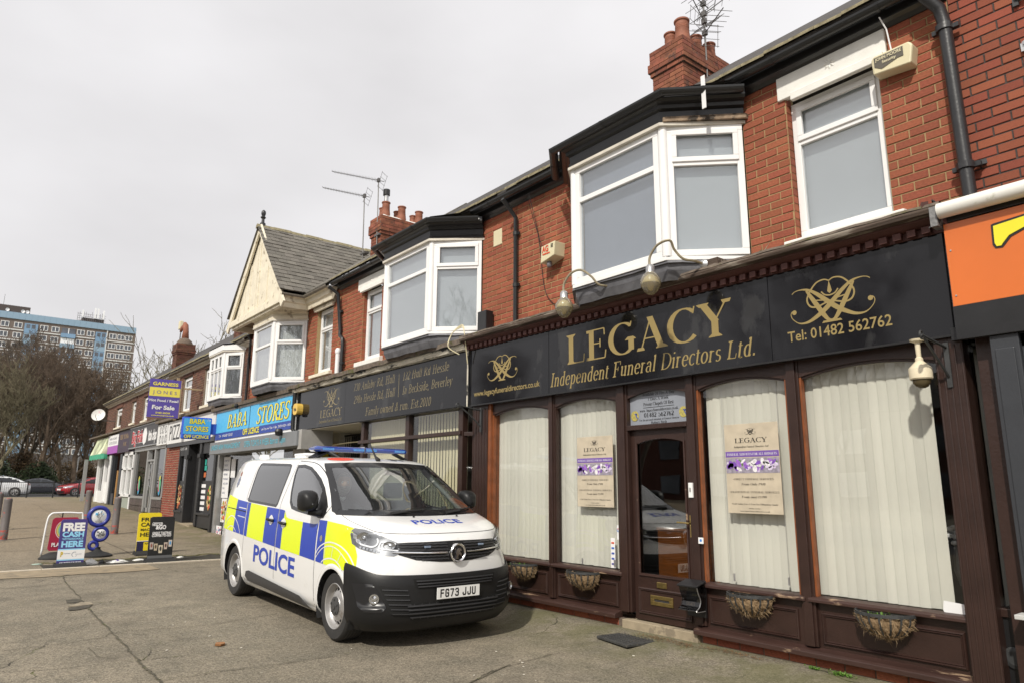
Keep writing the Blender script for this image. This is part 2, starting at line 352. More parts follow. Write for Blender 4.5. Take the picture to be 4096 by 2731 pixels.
def _gl():
 """serif stroke font: glyph -> (advance, [(points, mode)], [serif centres (x, y, halfwidth)]); mode a auto, k thick, n thin, d dot"""
 G = {}
 def g(c, adv, st, se=()): G[c] = (adv, st, se)
 A = arc
 g('L', .74, [([(.2,0),(.2,1)],'k'),([(.2,.02),(.66,.02)],'n'),([(.66,.02),(.68,.28)],'n')], [(.2,1,.17),(.2,0,.14)])
 g('E', .76, [([(.2,0),(.2,1)],'k'),([(.2,.02),(.66,.02)],'n'),([(.66,.02),(.69,.27)],'n'),([(.2,.98),(.64,.98)],'n'),([(.64,.98),(.65,.76)],'n'),([(.2,.52),(.5,.52)],'n'),([(.5,.38),(.5,.66)],'n')], [(.12,1,.1),(.12,0,.1)])
 g('F', .70, [([(.2,0),(.2,1)],'k'),([(.2,.98),(.64,.98)],'n'),([(.64,.98),(.65,.76)],'n'),([(.2,.52),(.48,.52)],'n'),([(.48,.38),(.48,.66)],'n')], [(.12,1,.1),(.2,0,.17)])
 g('G', .92, [(A(.48,.5,.38,.49,48,312,18),'a'),([(.73,.84),(.76,1.0)],'n'),([(.75,.1),(.75,.42)],'k')], [(.73,.42,.17)])
 g('C', .86, [(A(.48,.5,.38,.49,48,318,18),'a'),([(.73,.80),(.77,1.0)],'n')], [])
 g('A', .88, [([(.13,0),(.44,1)],'n'),([(.41,1),(.73,0)],'k'),([(.24,.35),(.60,.35)],'n')], [(.12,0,.12),(.74,0,.17)])
 g('Y', .84, [([(.12,1),(.43,.45)],'k'),([(.43,.45),(.72,1)],'n'),([(.42,0),(.42,.47)],'k')], [(.13,1,.16),(.72,1,.12),(.42,0,.17)])
 g('I', .40, [([(.2,0),(.2,1)],'k')], [(.2,1,.16),(.2,0,.16)])
 g('D', .90, [([(.2,0),(.2,1)],'k'),([(.1,.98),(.38,.98)]+A(.38,.5,.44,.48,88,-88,14)+[(.1,.02)],'a')], [])
 g('B', .76, [([(.2,0),(.2,1)],'k'),([(.1,.98),(.36,.98)]+A(.36,.75,.24,.23,88,-88,8)+[(.2,.52)],'a'),([(.3,.52),(.38,.52)]+A(.38,.27,.28,.25,88,-88,8)+[(.1,.02)],'a')], [])
 g('P', .70, [([(.2,0),(.2,1)],'k'),([(.1,.98),(.36,.98)]+A(.36,.73,.27,.25,88,-88,8)+[(.2,.48)],'a')], [(.2,0,.17)])
 g('R', .82, [([(.2,0),(.2,1)],'k'),([(.1,.98),(.36,.98)]+A(.36,.75,.26,.23,88,-88,8)+[(.2,.52)],'a'),([(.38,.5),(.72,.0)],'k')], [(.2,0,.15),(.76,0,.1)])
 g('H', .92, [([(.2,0),(.2,1)],'k'),([(.7,0),(.7,1)],'k'),([(.2,.52),(.7,.52)],'n')], [(.2,1,.15),(.2,0,.15),(.7,1,.15),(.7,0,.15)])
 g('T', .78, [([(.39,0),(.39,1)],'k'),([(.06,.98),(.72,.98)],'n'),([(.06,.98),(.05,.74)],'n'),([(.72,.98),(.73,.74)],'n')], [(.39,0,.17)])
 g('S', .66, [(A(.33,.74,.23,.24,40,215,9)+A(.33,.27,.25,.25,65,-145,12),'a'),([(.53,.78),(.54,.98)],'n'),([(.1,.2),(.09,.03)],'n')], [])
 g('N', .92, [([(.17,0),(.17,1)],'n'),([(.17,1),(.73,0)],'k'),([(.73,0),(.73,1)],'n')], [(.15,1,.13),(.17,0,.13),(.73,1,.13)])
 g('O', .92, [(A(.46,.5,.37,.49,0,360,22),'a')], [])
 g('U', .88, [([(.17,1),(.17,.35)]+A(.44,.33,.27,.32,180,360,10)+[(.71,1)],'a')], [(.17,1,.15),(.71,1,.12)])
 g('V', .86, [([(.12,1),(.43,0)],'k'),([(.43,0),(.74,1)],'n')], [(.13,1,.16),(.74,1,.12)])
 g('W', 1.2, [([(.1,1),(.36,0)],'k'),([(.36,0),(.6,.95)],'n'),([(.56,1),(.84,0)],'k'),([(.84,0),(1.08,1)],'n')], [(.12,1,.15),(1.08,1,.12)])
 g('M', 1.05, [([(.15,0),(.15,1)],'n'),([(.15,1),(.5,.05)],'k'),([(.5,.05),(.85,1)],'n'),([(.85,1),(.85,0)],'k')], [(.15,0,.13),(.85,0,.16),(.12,1,.1),(.88,1,.1)])
 g('Q', .92, [(A(.46,.5,.37,.49,0,360,22),'a'),([(.45,.05),(.75,-.18)],'k')], [])
 x = .66
 g('a', .56, [([(.1,.5)]+A(.25,.44,.15,.2,140,0,8)+[(.40,.06),(.5,.02)],'a'),(A(.24,.19,.17,.18,60,300,10),'a')], [])
 g('b', .60, [([(.15,.02),(.15,1.02)],'k'),(A(.31,.33,.19,.32,150,-150,14),'a')], [(.1,1.0,.06)])
 g('c', .50, [(A(.29,.33,.21,.32,45,315,14),'a')], [])
 g('d', .60, [([(.43,0),(.43,1.02)],'k'),(A(.28,.33,.19,.32,30,330,14),'a')], [(.38,1.0,.06),(.48,0,.05)])
 g('e', .53, [([(.1,.36),(.46,.36)],'n'),(A(.28,.33,.20,.32,8,318,16),'a')], [])
 g('f', .36, [([(.15,0),(.15,.78)]+A(.29,.8,.14,.2,180,60,6),'k'),([(.02,x),(.32,x)],'n')], [(.15,0,.11)])
 g('g', .58, [(A(.27,.42,.17,.22,0,360,14),'a'),(A(.27,.02,.2,.17,80,-260,14),'a'),([(.42,.6),(.52,.66)],'n')], [])
 g('h', .62, [([(.14,0),(.14,1.02)],'k'),([(.14,.5)]+A(.31,.46,.15,.18,140,0,6)+[(.46,0)],'a')], [(.1,1,.06),(.14,0,.1),(.46,0,.1)])
 g('i', .30, [([(.15,0),(.15,x)],'k'),([(.15,.86),(.15,.95)],'k')], [(.1,x,.06),(.15,0,.1)])
 g('k', .60, [([(.14,0),(.14,1.02)],'k'),([(.14,.25),(.45,.64)],'n'),([(.25,.38),(.5,0)],'k')], [(.1,1,.06),(.14,0,.1),(.5,0,.08)])
 g('l', .29, [([(.14,0),(.14,1.02)],'k')], [(.1,1,.06),(.14,0,.1)])
 g('m', .92, [([(.14,0),(.14,x)],'k'),([(.14,.5)]+A(.30,.46,.14,.18,140,0,6)+[(.44,0)],'a'),([(.45,.5)]+A(.61,.46,.14,.18,140,0,6)+[(.75,0)],'a')], [(.1,x,.06),(.14,0,.09),(.44,0,.09),(.75,0,.09)])
 g('n', .62, [([(.14,0),(.14,x)],'k'),([(.14,.5)]+A(.31,.46,.15,.18,140,0,6)+[(.46,0)],'a')], [(.1,x,.06),(.14,0,.1),(.46,0,.1)])
 g('o', .58, [(A(.29,.33,.21,.32,0,360,18),'a')], [])
 g('p', .60, [([(.15,-.3),(.15,x)],'k'),(A(.31,.33,.19,.32,150,-150,14),'a')], [(.1,x,.06),(.15,-.3,.1)])
 g('r', .46, [([(.14,0),(.14,x)],'k'),([(.14,.48),(.24,.62),(.38,.6)],'a')], [(.1,x,.06),(.14,0,.11)])
 g('s', .44, [(A(.22,.49,.14,.155,35,225,7)+A(.22,.17,.16,.165,60,-145,9),'a')], [])
 g('t', .36, [([(.14,.85),(.14,.12)]+A(.24,.12,.1,.1,180,300,5),'k'),([(.02,x),(.31,x)],'n')], [])
 g('u', .62, [([(.14,x),(.14,.2)]+A(.29,.2,.15,.18,180,330,6),'k'),([(.46,x),(.46,0)],'k')], [(.1,x,.06),(.42,x,.06),(.5,0,.05)])
 g('v', .56, [([(.08,x),(.28,0)],'k'),([(.28,0),(.48,x)],'n')], [(.09,x,.09),(.48,x,.07)])
 g('w', .80, [([(.08,x),(.25,0)],'k'),([(.25,0),(.40,x)],'n'),([(.38,x),(.56,0)],'k'),([(.56,0),(.72,x)],'n')], [(.09,x,.09),(.72,x,.07)])
 g('y', .56, [([(.08,x),(.28,0)],'k'),([(.48,x),(.22,-.22),(.08,-.28)],'n')], [(.09,x,.09),(.48,x,.07)])
 g('0', .58, [(A(.29,.49,.2,.48,0,360,20),'a')]); g('1', .5, [([(.26,0),(.26,.98)],'k'),([(.12,.82),(.26,.98)],'n')], [(.26,0,.14)])
 g('2', .56, [(A(.27,.73,.18,.24,160,-30,9)+[(.08,.04)],'a'),([(.08,.04),(.48,.04)],'k')])
 g('3', .56, [(A(.26,.75,.17,.22,150,-80,8)+A(.26,.27,.2,.26,85,-150,10),'a')])
 g('4', .58, [([(.38,0),(.38,.97)],'k'),([(.38,.97),(.06,.3)],'n'),([(.06,.28),(.54,.28)],'n')]); g('5', .56, [([(.46,.95),(.16,.95),(.13,.56)],'n'),(A(.25,.31,.21,.3,110,-150,12),'a')])
 g('6', .56, [(A(.46,.3,.36,.66,110,180,6),'a'),(A(.29,.28,.19,.28,0,360,14),'a')]); g('7', .54, [([(.08,.94),(.48,.94)],'n'),([(.48,.94),(.2,0)],'k')])
 g('8', .56, [(A(.28,.74,.16,.23,0,360,12),'a'),(A(.28,.26,.2,.26,0,360,14),'a')]); g('9', .56, [(A(.12,.68,.36,.66,-70,0,6),'a'),(A(.28,.70,.19,.27,0,360,14),'a')])
 g('.', .3, [([(.12,.0),(.12,.13)],'k')]); g(',', .3, [([(.14,.1),(.08,-.15)],'k')]); g(' ', .34, []); g('*', .4, [([(.2,.3),(.2,.7)],'k'),([(.05,.4),(.35,.6)],'n'),([(.05,.6),(.35,.4)],'n')])
 g('&', .8, [([(.7,.05),(.25,.68)]+A(.36,.8,.13,.17,200,-40,8)+[(.2,.4)]+A(.28,.22,.2,.22,130,320,8)+[(.62,.5)],'a')])
 g('|', .3, [([(.15,-.1),(.15,1.1)],'n')]); g('/', .4, [([(.02,0),(.38,1)],'n')]); g('-', .4, [([(.06,.35),(.34,.35)],'n')]); g(':', .3, [([(.12,.0),(.12,.12)],'k'),([(.12,.45),(.12,.57)],'k')])
 g('£', .6, [([(.2,.04),(.2,.7)]+A(.34,.74,.14,.23,180,30,7),'k'),([(.06,.04),(.52,.04)],'n'),([(.06,.45),(.4,.45)],'n')])
 return G
GL = _gl()
def stroke2d(pts, mode, T=.15, t=.045):
 """polyline -> ribbon whose width follows the pen direction"""
 n = len(pts); vs = []; fs = []
 for i, (x, y) in enumerate(pts):
  x0, y0 = pts[max(0, i-1)]; x1, y1 = pts[min(n-1, i+1)]
  dx, dy = x1 - x0, y1 - y0; l = sqrt(dx*dx + dy*dy) or 1; dx /= l; dy /= l
  w = T if mode == 'k' else t if mode == 'n' else t + (T - t) * abs(dy) ** 1.6
  if mode in 'kn' and abs(dx) > .2 and abs(dy) > .2:      # diagonal: cut ends level
   k = min(1.0 / abs(dy), 1.7); vs += [(x - w/2*k, y), (x + w/2*k, y)] if dy > 0 else [(x + w/2*k, y), (x - w/2*k, y)]
  else: vs += [(x - dy*-w/2*-1, y + dx*w/2), (x + dy*w/2, y - dx*w/2)]
 for i in range(n-1): fs.append((2*i, 2*i+1, 2*i+3, 2*i+2))
 return vs, fs
def serif2d(s, shear=0, track=0.0, T=.15, t=.045, serifs=True):
 vs = []; fs = []; X = 0; ly = 0
 for ch in s:
  ly = 0 if ly > 6 else ly
  adv, st, se = GL.get(ch) or GL.get(ch.upper()) or GL['o']
  for pts, mode in st:
   v, f = stroke2d(pts, mode, T, t); o = len(vs); ly += 1; vs += [(x + X, y, ly) for x, y in v]; fs += [tuple(i + o for i in q) for q in f]
  if serifs:
   for (x, y, hw) in se:
    o = len(vs); d = -1 if y > .5 else 1; ly += 1
    vs += [(a, b, ly) for a, b in ((X+x-hw, y), (X+x+hw, y), (X+x+hw*.95, y+d*t*.7), (X+x+T*.5, y+d*t*2.4), (X+x-T*.5, y+d*t*2.4), (X+x-hw*.95, y+d*t*.7))]; fs.append(tuple(range(o, o+6)))
  X += adv + track
 return [(x + shear*y, y, l) for x, y, l in vs], fs
def place2d(mb, v2, f2, O, R, U, h, xs=1.0, align='L', width=None, mi=0):
 """put 2D lettering on the plane through O spanned by R (right) and U (up); cap height h"""
 if not v2: return mb
 O = Vector(O); R = Vector(R).normalized(); U = Vector(U).normalized()
 x0 = min(p[0] for p in v2); x1 = max(p[0] for p in v2)
 if width: xs = width / ((x1 - x0) * h)
 dx = 0 if align == 'L' else -(x1 - x0)/2 if align == 'C' else -(x1 - x0)
 Nn = R.cross(U); mb.add([O + R*((p[0] - x0 + dx)*h*xs) + U*(p[1]*h) + Nn*(.00012*(p[2] if len(p) > 2 else 0)) for p in v2], f2, mi)
 return mb
FR = V3(1, 0, 0); UP = V3(0, 0, 1)
def sign_text(mb, s, x, z, y, h, font='sans', R=FR, **k):
 sh = k.pop('shear', 0); tr = k.pop('track', 0); b = k.pop('bold', 0); sp = k.pop('space', 1.0); T = k.pop('T', .15); t = k.pop('t', .045)
 v, f = text2d(s, sh, sp, b) if font == 'sans' else serif2d(s, sh, tr, T, t)
 return place2d(mb, v, f, (x, y, z) if not isinstance(x, Vector) else x, R, UP, h, **k)
def crom(pts, n=6, closed=False):
 out = []; N = len(pts)
 rng = range(N if closed else N-1)
 for i in rng:
  g = lambda k: pts[k % N] if closed else pts[max(0, min(N-1, k))]
  p0, p1, p2, p3 = g(i-1), g(i), g(i+1), g(i+2)
  for j in range(n):
   t = j/n; out.append(tuple(.5*((2*b) + (-a+c)*t + (2*a-5*b+4*c-d)*t*t + (-a+3*b-3*c+d)*t**3) for a, b, c, d in zip(p0, p1, p2, p3)))
 if not closed: out.append(tuple(pts[-1]))
 return out
def ribbon(pts, w):
 """2D ribbon with a width function or list"""
 n = len(pts); vs = []
 for i, (x, y) in enumerate(pts):
  x0, y0 = pts[max(0, i-1)]; x1, y1 = pts[min(n-1, i+1)]; dx, dy = x1-x0, y1-y0; l = sqrt(dx*dx+dy*dy) or 1
  ww = w(i/(n-1)) if callable(w) else w
  vs += [(x - dy/l*ww/2, y + dx/l*ww/2), (x + dy/l*ww/2, y - dx/l*ww/2)]
 return vs, [(2*i, 2*i+1, 2*i+3, 2*i+2) for i in range(n-1)]
def monogram(mb, O, R, U, h, bold=1.0, mi=0):
 """entwined double-letter emblem with a flame, 1 unit tall, 1.75 wide"""
 sw = lambda t: (.018 + .085 * max(0, sin(pi*min(1, max(0, (t-.12)/.62))))**1.5) * bold
 th = lambda t: (.024 + .014*sin(pi*t)) * bold
 parts = []
 for s in (1, -1):
  P = [(-.93,.80),(-.86,.85),(-.72,.87),(-.52,.83),(-.30,.68),(-.08,.48),(.14,.29),(.34,.16),(.56,.06),(.78,.06),(.94,.18),(.99,.30),(.94,.38),(.86,.34)]
  parts.append(ribbon([(s*x, y) for x, y in crom(P, 5)], sw))
  P = [(-.57,.82),(-.48,.68),(-.34,.44),(-.20,.20),(-.08,.04),(.02,.02)]
  parts.append(ribbon([(s*x, y) for x, y in crom(P, 5)], lambda t: (.03 + .075*sin(pi*min(1, t*1.05)))*bold))
  P = [(0,.95),(-.12,1.0),(-.30,.96),(-.46,.80),(-.56,.60),(-.50,.43),(-.34,.38),(-.15,.43),(.10,.50),(.36,.54)]
  parts.append(ribbon([(s*x, y) for x, y in crom(P, 5)], th))
  parts.append(ribbon([(s*x, y) for x, y in crom([(-.20,.72),(-.12,.63),(0,.60)], 4)], .03*bold))
  v = [(s*(.90 + .06*cos(a*pi/4)), .345 + .06*sin(a*pi/4)) for a in range(8)]; parts.append((v, [tuple(range(8))]))
 parts.append(([(0,.95),(-.035,.80),(-.055,.70),(0,.64),(.055,.70),(.035,.80)], [(0,1,2,3,4,5)]))
 parts.append(([(-.24,-.03),(.24,-.03),(.2,.02),(-.2,.02)], [(0,1,2,3)]))
 O = Vector(O); R = Vector(R).normalized(); U = Vector(U).normalized()
 for i, (v, f) in enumerate(parts):
  n = R.cross(U) * (.00012 * i)
  mb.add([O + R*(x*h) + U*(y*h) + n for x, y in v], f, mi)
 return mb
# ------------------------------------------------------------------ ground
def ground_material():
 m = bpy.data.materials.new('worn_forecourt_asphalt'); m.use_nodes = True; nt = m.node_tree; N = nt.nodes.new; L = nt.links.new
 b = nt.nodes['Principled BSDF']; b.inputs['Roughness'].default_value = .9; b.inputs['Specular IOR Level'].default_value = .25
 geo = N('ShaderNodeNewGeometry'); P = geo.outputs['Position']
 def noise(s, d=4, r=.55, v=P):
  n = N('ShaderNodeTexNoise'); n.inputs['Scale'].default_value = s; n.inputs['Detail'].default_value = d; n.inputs['Roughness'].default_value = r; L(v, n.inputs['Vector']); return n.outputs['Fac']
 def rng(v, a, b_, c=0, d=1):
  n = N('ShaderNodeMapRange'); n.inputs['From Min'].default_value = a; n.inputs['From Max'].default_value = b_; n.inputs['To Min'].default_value = c; n.inputs['To Max'].default_value = d; L(v, n.inputs['Value']); return n.outputs[0]
 def mix(f, a, b_, bt='MIX'):
  n = N('ShaderNodeMix'); n.data_type = 'RGBA'; n.blend_type = bt
  if isinstance(f, float): n.inputs['Factor'].default_value = f
  else: L(f, n.inputs['Factor'])
  for s, v in (('A', a), ('B', b_)):
   if isinstance(v, tuple): n.inputs[s].default_value = (*v, 1)
   else: L(v, n.inputs[s])
  return n.outputs['Result']
 def mth(op, a, b_):
  n = N('ShaderNodeMath'); n.operation = op
  for i, v in enumerate((a, b_)):
   if isinstance(v, (int, float)): n.inputs[i].default_value = v
   else: L(v, n.inputs[i])
  return n.outputs[0]
 sx = N('ShaderNodeSeparateXYZ'); L(P, sx.inputs[0])
 base = mix(rng(noise(.35, 5), .35, .65), (.185, .161, .122), (.250, .216, .163))
 base = mix(rng(noise(2.6, 6, .6), .40, .70), base, (.158, .141, .108))
 far = rng(sx.outputs['X'], -13, -22, 0, .8)
 base = mix(far, base, (.235, .185, .125))
 # stone chippings in the tarmac
 vo = N('ShaderNodeTexVoronoi'); vo.inputs['Scale'].default_value = 75; L(P, vo.inputs['Vector'])
 sc = N('ShaderNodeSeparateColor'); L(vo.outputs['Color'], sc.inputs[0])
 ch = rng(sc.outputs[0], 0, 1, .62, 1.34)
 base = mix(1.0, base, ch, 'MULTIPLY')
 pale = mth('MULTIPLY', rng(sc.outputs[1], .90, .93), rng(vo.outputs['Distance'], .40, .34))
 base = mix(mth('MULTIPLY', pale, .75), base, (.40, .36, .28))
 v2 = N('ShaderNodeTexVoronoi'); v2.inputs['Scale'].default_value = 9; L(P, v2.inputs['Vector'])
 s2 = N('ShaderNodeSeparateColor'); L(v2.outputs['Color'], s2.inputs[0])
 gum = mth('MULTIPLY', rng(s2.outputs[0], .80, .82), rng(v2.outputs['Distance'], .16, .12))
 base = mix(mth('MULTIPLY', gum, .55), base, (.34, .31, .26))
 # damp, mossy band along the shop fronts
 band = mth('MULTIPLY', rng(sx.outputs['Y'], 4.3, 5.8), rng(noise(1.7, 6, .65), .38, .58))
 base = mix(mth('MULTIPLY', band, .62), base, (.105, .105, .040))
 st = mth('MULTIPLY', rng(noise(.9, 7, .7), .55, .66), .45); base = mix(st, base, (.085, .075, .06))
 # cracks
 vc = N('ShaderNodeTexVoronoi'); vc.feature = 'DISTANCE_TO_EDGE'; vc.inputs['Scale'].default_value = .42
 nw = N('ShaderNodeTexNoise'); nw.inputs['Scale'].default_value = 2.5; nw.inputs['Detail'].default_value = 5; L(P, nw.inputs['Vector'])
 vm = N('ShaderNodeVectorMath'); vm.operation = 'MULTIPLY_ADD'; vm.inputs[1].default_value = (.45, .45, 0); L(nw.outputs['Color'], vm.inputs[0]); L(P, vm.inputs[2]); L(vm.outputs[0], vc.inputs['Vector'])
 ck = mth('MULTIPLY', rng(vc.outputs['Distance'], .004, .0015), rng(noise(.6, 3), .50, .58))
 base = mix(mth('MULTIPLY', ck, .85), base, mix(rng(noise(4), .5, .6), (.03, .027, .022), (.075, .085, .02)))
 L(base, b.inputs['Base Color'])
 bp = N('ShaderNodeBump'); bp.inputs['Strength'].default_value = .55; bp.inputs['Distance'].default_value = .006
 hh = mth('ADD', vo.outputs['Distance'], mth('MULTIPLY', noise(7, 6), 1.4)); hh = mth('SUBTRACT', hh, mth('MULTIPLY', ck, 1.5)); L(hh, bp.inputs['Height']); L(bp.outputs[0], b.inputs['Normal'])
 return m
M['ground'] = ground_material()
def nonuni(a, b, pts):
 s = {a, b}
 for lo, hi, st in pts:
  k = lo
  while k <= hi: s.add(round(k, 3)); k += st
 return sorted(x for x in s if a <= x <= b)
gx = nonuni(-300, 60, [(-300, -90, 30), (-90, -42, 4), (-42, -12, 1), (-12, -4, .3), (-4, 60, 4)])
gy = nonuni(-60, 150, [(-60, -4, 7), (-4, 4.8, .8), (4.8, 6.4, .1), (6.4, 30, 4), (30, 150, 20)])
mb = MB(); mb.grid([[V3(x, y, gz(x, y) + .006*sin(x*1.3+y*2.1)*sin(y*1.7-x*.4)*(1 if -14 < x < 0 and y < 5.5 else 0)) for y in gy] for x in gx])
single('forecourt_ground', mb, M['ground'], None, None, kind='structure', smooth=True)
M['road'] = mat('road_asphalt', (.055, .055, .056), .85, var=.25, vs=1.5, bump=.2, bs=60)
def strip(name, x0, x1, y0, y1, m, dz, nx=1, ny=1, kind='structure'):
 mb = MB(); mb.grid([[V3(x0+(x1-x0)*i/nx, y0+(y1-y0)*j/ny, gz(x0+(x1-x0)*i/nx, y0+(y1-y0)*j/ny)+dz) for j in range(ny+1)] for i in range(nx+1)])
 return single(name, mb, m, None, None, kind=kind)
strip('side_road', -83, -63, -60, 120, M['road'], .012, 1, 1)
strip('main_road', -300, 60, -16, -7, M['road'], .012, 300, 1)
M['grass'] = mat('rough_park_grass', (.075, .10, .028), .95, var=.5, vs=1.2, bump=.5, bs=12)
strip('park_ground', -300, -84, -58, 120, M['grass'], .02, 1, 1)
# stone edging strip and open channel across the forecourt
M['kerb'] = mat('pale_edging_stone', (.33, .27, .185), .9, var=.2, vs=9, bump=.35, bs=50, dirt=((.17, .14, .10), 5, .55, .7))
M['patch'] = mat('sandy_concrete_patch', (.27, .215, .14), .92, var=.22, vs=5, bump=.3, bs=60, dirt=((.14, .12, .09), 3, .56, .7))
kt = Thing('edging_strip', (-15.3, 2, 0), None, None, kind='structure')
y = -2.0; k = 0; kb = None
while y < 5.9:
 w = .9; yy = y + .45
 mb = MB().box(-15.33, -15.24, y+.005, min(y+w, 5.9)-.005, gz(-15.3, yy)-.05, gz(-15.3, yy)+.022)
 kt.part('edging_stone', mb, mat('pale_edge', (.52, .46, .37), .9, var=.15, vs=14, bump=.2), bevel=.006); y += w
mb = MB(); mb.grid([[V3(-15.24 + 1.05*i/4 + (.06*sin(j*1.7) if i == 4 else 0), -1 + 4.3*j/14, gz(-15, 1) + .009) for j in range(15)] for i in range(5)])
kt.part('concrete_patch', mb, M['patch'])
M['channel'] = mat('dirty_channel', (.035, .030, .022), .95, var=.6, vs=7, bump=.6, bs=30, dirt=((.10, .10, .03), 6, .58, .8))
mb = MB()
rows = []
for j in range(40):
 y = 1.65 + (5.4-1.65)*j/39; a = -16.35 + .1*sin(j*.9) + .25*sm((2.2-y)/.5); rows.append([V3(a, y, gz(a, y)+.006), V3(-15.33, y, gz(-15.4, y)+.004)])
mb.grid(rows); kt.part('channel_bed', mb, M['channel'])
# broken slab edge with moss along the channel
mb = MB(); random.seed(3)
for j in range(60):
 y = 1.7 + 3.6*j/60; a = -16.40 + .1*sin(j*.6); mb.box(a-random.random()*.05, a+.05, y, y+.055, -.01, gz(a, y)+.012+random.random()*.012)
kt.part('channel_edge', mb, mat('mossy_concrete_edge', (.13, .12, .05), .95, var=.5, vs=12, bump=.4))
# concrete bay joints of the far forecourt
mb = MB()
for x in (-18.6, -22, -25.5, -29, -32.5, -36): mb.grid([[V3(x + .05*sin(y*1.3)+w, y, gz(x, y)+.006) for y in [-6+.5*q for q in range(24)]] for w in (0, .022)])
for y in (.3, 3.3): mb.grid([[V3(x, y + .06*sin(x)+w, gz(x, y)+.006) for x in [-38+.5*q for q in range(43)]] for w in (0, .02)])
kt.part('joint', mb, mat('dark_joint', (.10, .08, .055), .95, var=.5, vs=3))
# square cover by the door, with a raised chequer tread
c = V3(-5.20, 5.70, 0); z = gz(c.x, c.y)
t = Thing('access_cover', (c.x, c.y, z), 'black ribbed metal access cover in the ground in front of the brown door', 'manhole cover')
R1 = V3(.25, -.045, 0); R2 = V3(.03, .21, 0)
t.part('frame', MB().prism([c-R1-R2, c+R1-R2, c+R1+R2, c-R1+R2], (0, 0, z-.01), (0, 0, z+.014)), mat('cover_iron', (.06, .06, .058), .7, metal=.2, var=.3, vs=20, dirt=((.16, .13, .09), 10, .6, .6)), bevel=.004)
mb = MB()
for i in range(15):
 for j in range(7):
  p = c + R1*(-.82 + 1.62*i/14) + R2*(-.78 + 1.55*j/6); a = (1 if (i+j) % 2 else -1)*.9; d = V3(cos(a), sin(a), 0)*.022; mb.bar(p-d+V3(0,0,z+.016), p+d+V3(0,0,z+.016), .009, .006)
t.part('tread', mb, mat('tread_metal', (.07, .07, .07), .5, metal=.5, var=.3), kind='stuff')
# ------------------------------------------------------------------ masonry
def holes_cells(x0, x1, z0, z1, holes):
 xs = sorted({x0, x1} | {h[0] for h in holes if x0 < h[0] < x1} | {h[1] for h in holes if x0 < h[1] < x1})
 zs = sorted({z0, z1} | {h[2] for h in holes if z0 < h[2] < z1} | {h[3] for h in holes if z0 < h[3] < z1})
 for a, b in zip(xs, xs[1:]):
  for c, d in zip(zs, zs[1:]):
   mx, mz = (a+b)/2, (c+d)/2
   if not any(h[0] < mx < h[1] and h[2] < mz < h[3] for h in holes): yield a, b, c, d
UNIT = None
def unit_brick():
 global UNIT
 if UNIT is None:
  e = .03; mb = MB()
  mb.add([(-.5,0,-.5),(.5,0,-.5),(.5,0,.5),(-.5,0,.5),(-.5+e*.4,-.3,-.5+e),(.5-e*.4,-.3,-.5+e),(.5-e*.4,-.3,.5-e),(-.5+e*.4,-.3,.5-e)],
               [(4,5,6,7),(0,1,5,4),(1,2,6,5),(2,3,7,6),(3,0,4,7)])
  UNIT = mb
 return UNIT
_bm = {}
def brick_obj(parent, loc_root, m, c, sx, sz, depth, axis='Y', name='brick'):
 """one brick: shared mesh, scaled; outer face looks towards -Y (axis Y) or +X (axis X)"""
 if m.name not in _bm:
  me = unit_brick().mesh('brick', m); _bm[m.name] = me
 o = bpy.data.objects.new(name, _bm[m.name]); COL.objects.link(o); o.parent = parent
 o.location = V3(*c) - loc_root; o.scale = (sx, depth/.3, sz)
 a = random.uniform(-.004, .004)
 o.rotation_euler = (0, a, 0) if axis == 'Y' else (a, 0, pi/2)
 return o
def brickwork(parent, root, m, x0, x1, z0, z1, y, holes=(), nmax=300, L=.25, H=.082, J=.0115, proud=.007, name='brick', keep=None):
 """stretcher bond: the first nmax as objects, the rest joined; returns how many objects were made"""
 pcs = []; k = 0; z = z0
 while z < z1 - .02:
  h = min(H, z1 - z); off = (L/2 if k % 2 else 0) + random.uniform(-.006, .006); x = math.floor((x0 - off)/L)*L + off
  zc = z + h/2
  bl = sorted([(q[0], q[1]) for q in holes if q[2] < zc < q[3]])
  while x < x1:
   a, b = max(x, x0), min(x + L, x1)
   segs = [(a, b)]
   for p, q in bl:
    segs = [s2 for s in segs for s2 in ((s[0], min(s[1], p)), (max(s[0], q), s[1])) if s2[1] - s2[0] > .03]
   for a2, b2 in segs:
    if b2 - a2 > .03: pcs.append(((a2+b2)/2, zc, b2-a2-J, h-J))
   x += L
  z += H; k += 1
 if keep: pcs.sort(key=keep)
 rest = MB()
 for i, (xc, zc, w, h) in enumerate(pcs):
  dp = proud + random.uniform(-.0015, .0025)
  if i < nmax: brick_obj(parent, root, m, (xc, y, zc), w, h, dp, name=name)
  else:
   e = .004; rest.add([(xc-w/2,y,zc-h/2),(xc+w/2,y,zc-h/2),(xc+w/2,y,zc+h/2),(xc-w/2,y,zc+h/2),(xc-w/2+e,y-dp,zc-h/2+e),(xc+w/2-e,y-dp,zc-h/2+e),(xc+w/2-e,y-dp,zc+h/2-e),(xc-w/2+e,y-dp,zc+h/2-e)],
                          [(4,5,6,7),(0,1,5,4),(1,2,6,5),(2,3,7,6),(3,0,4,7)], 0, random.random())
 return min(len(pcs), nmax), rest
def brick_wall(T, m, mm, x0, x1, z0, z1, y, holes, nmax, th=.28, keep=None, label=None):
 mb = MB()
 for a, b, c, d in holes_cells(x0, x1, z0, z1, holes): mb.box(a, b, y, y+th, c, d)
 w = T.part('wall', mb, mm, label=label)
 n, rest = brickwork(w, V3(0,0,0)+T.loc, m, x0, x1, z0, z1, y, holes, nmax, keep=keep)
 if rest.f: T.part('brick_courses', rest, m, parent=w, kind='stuff')
 return w
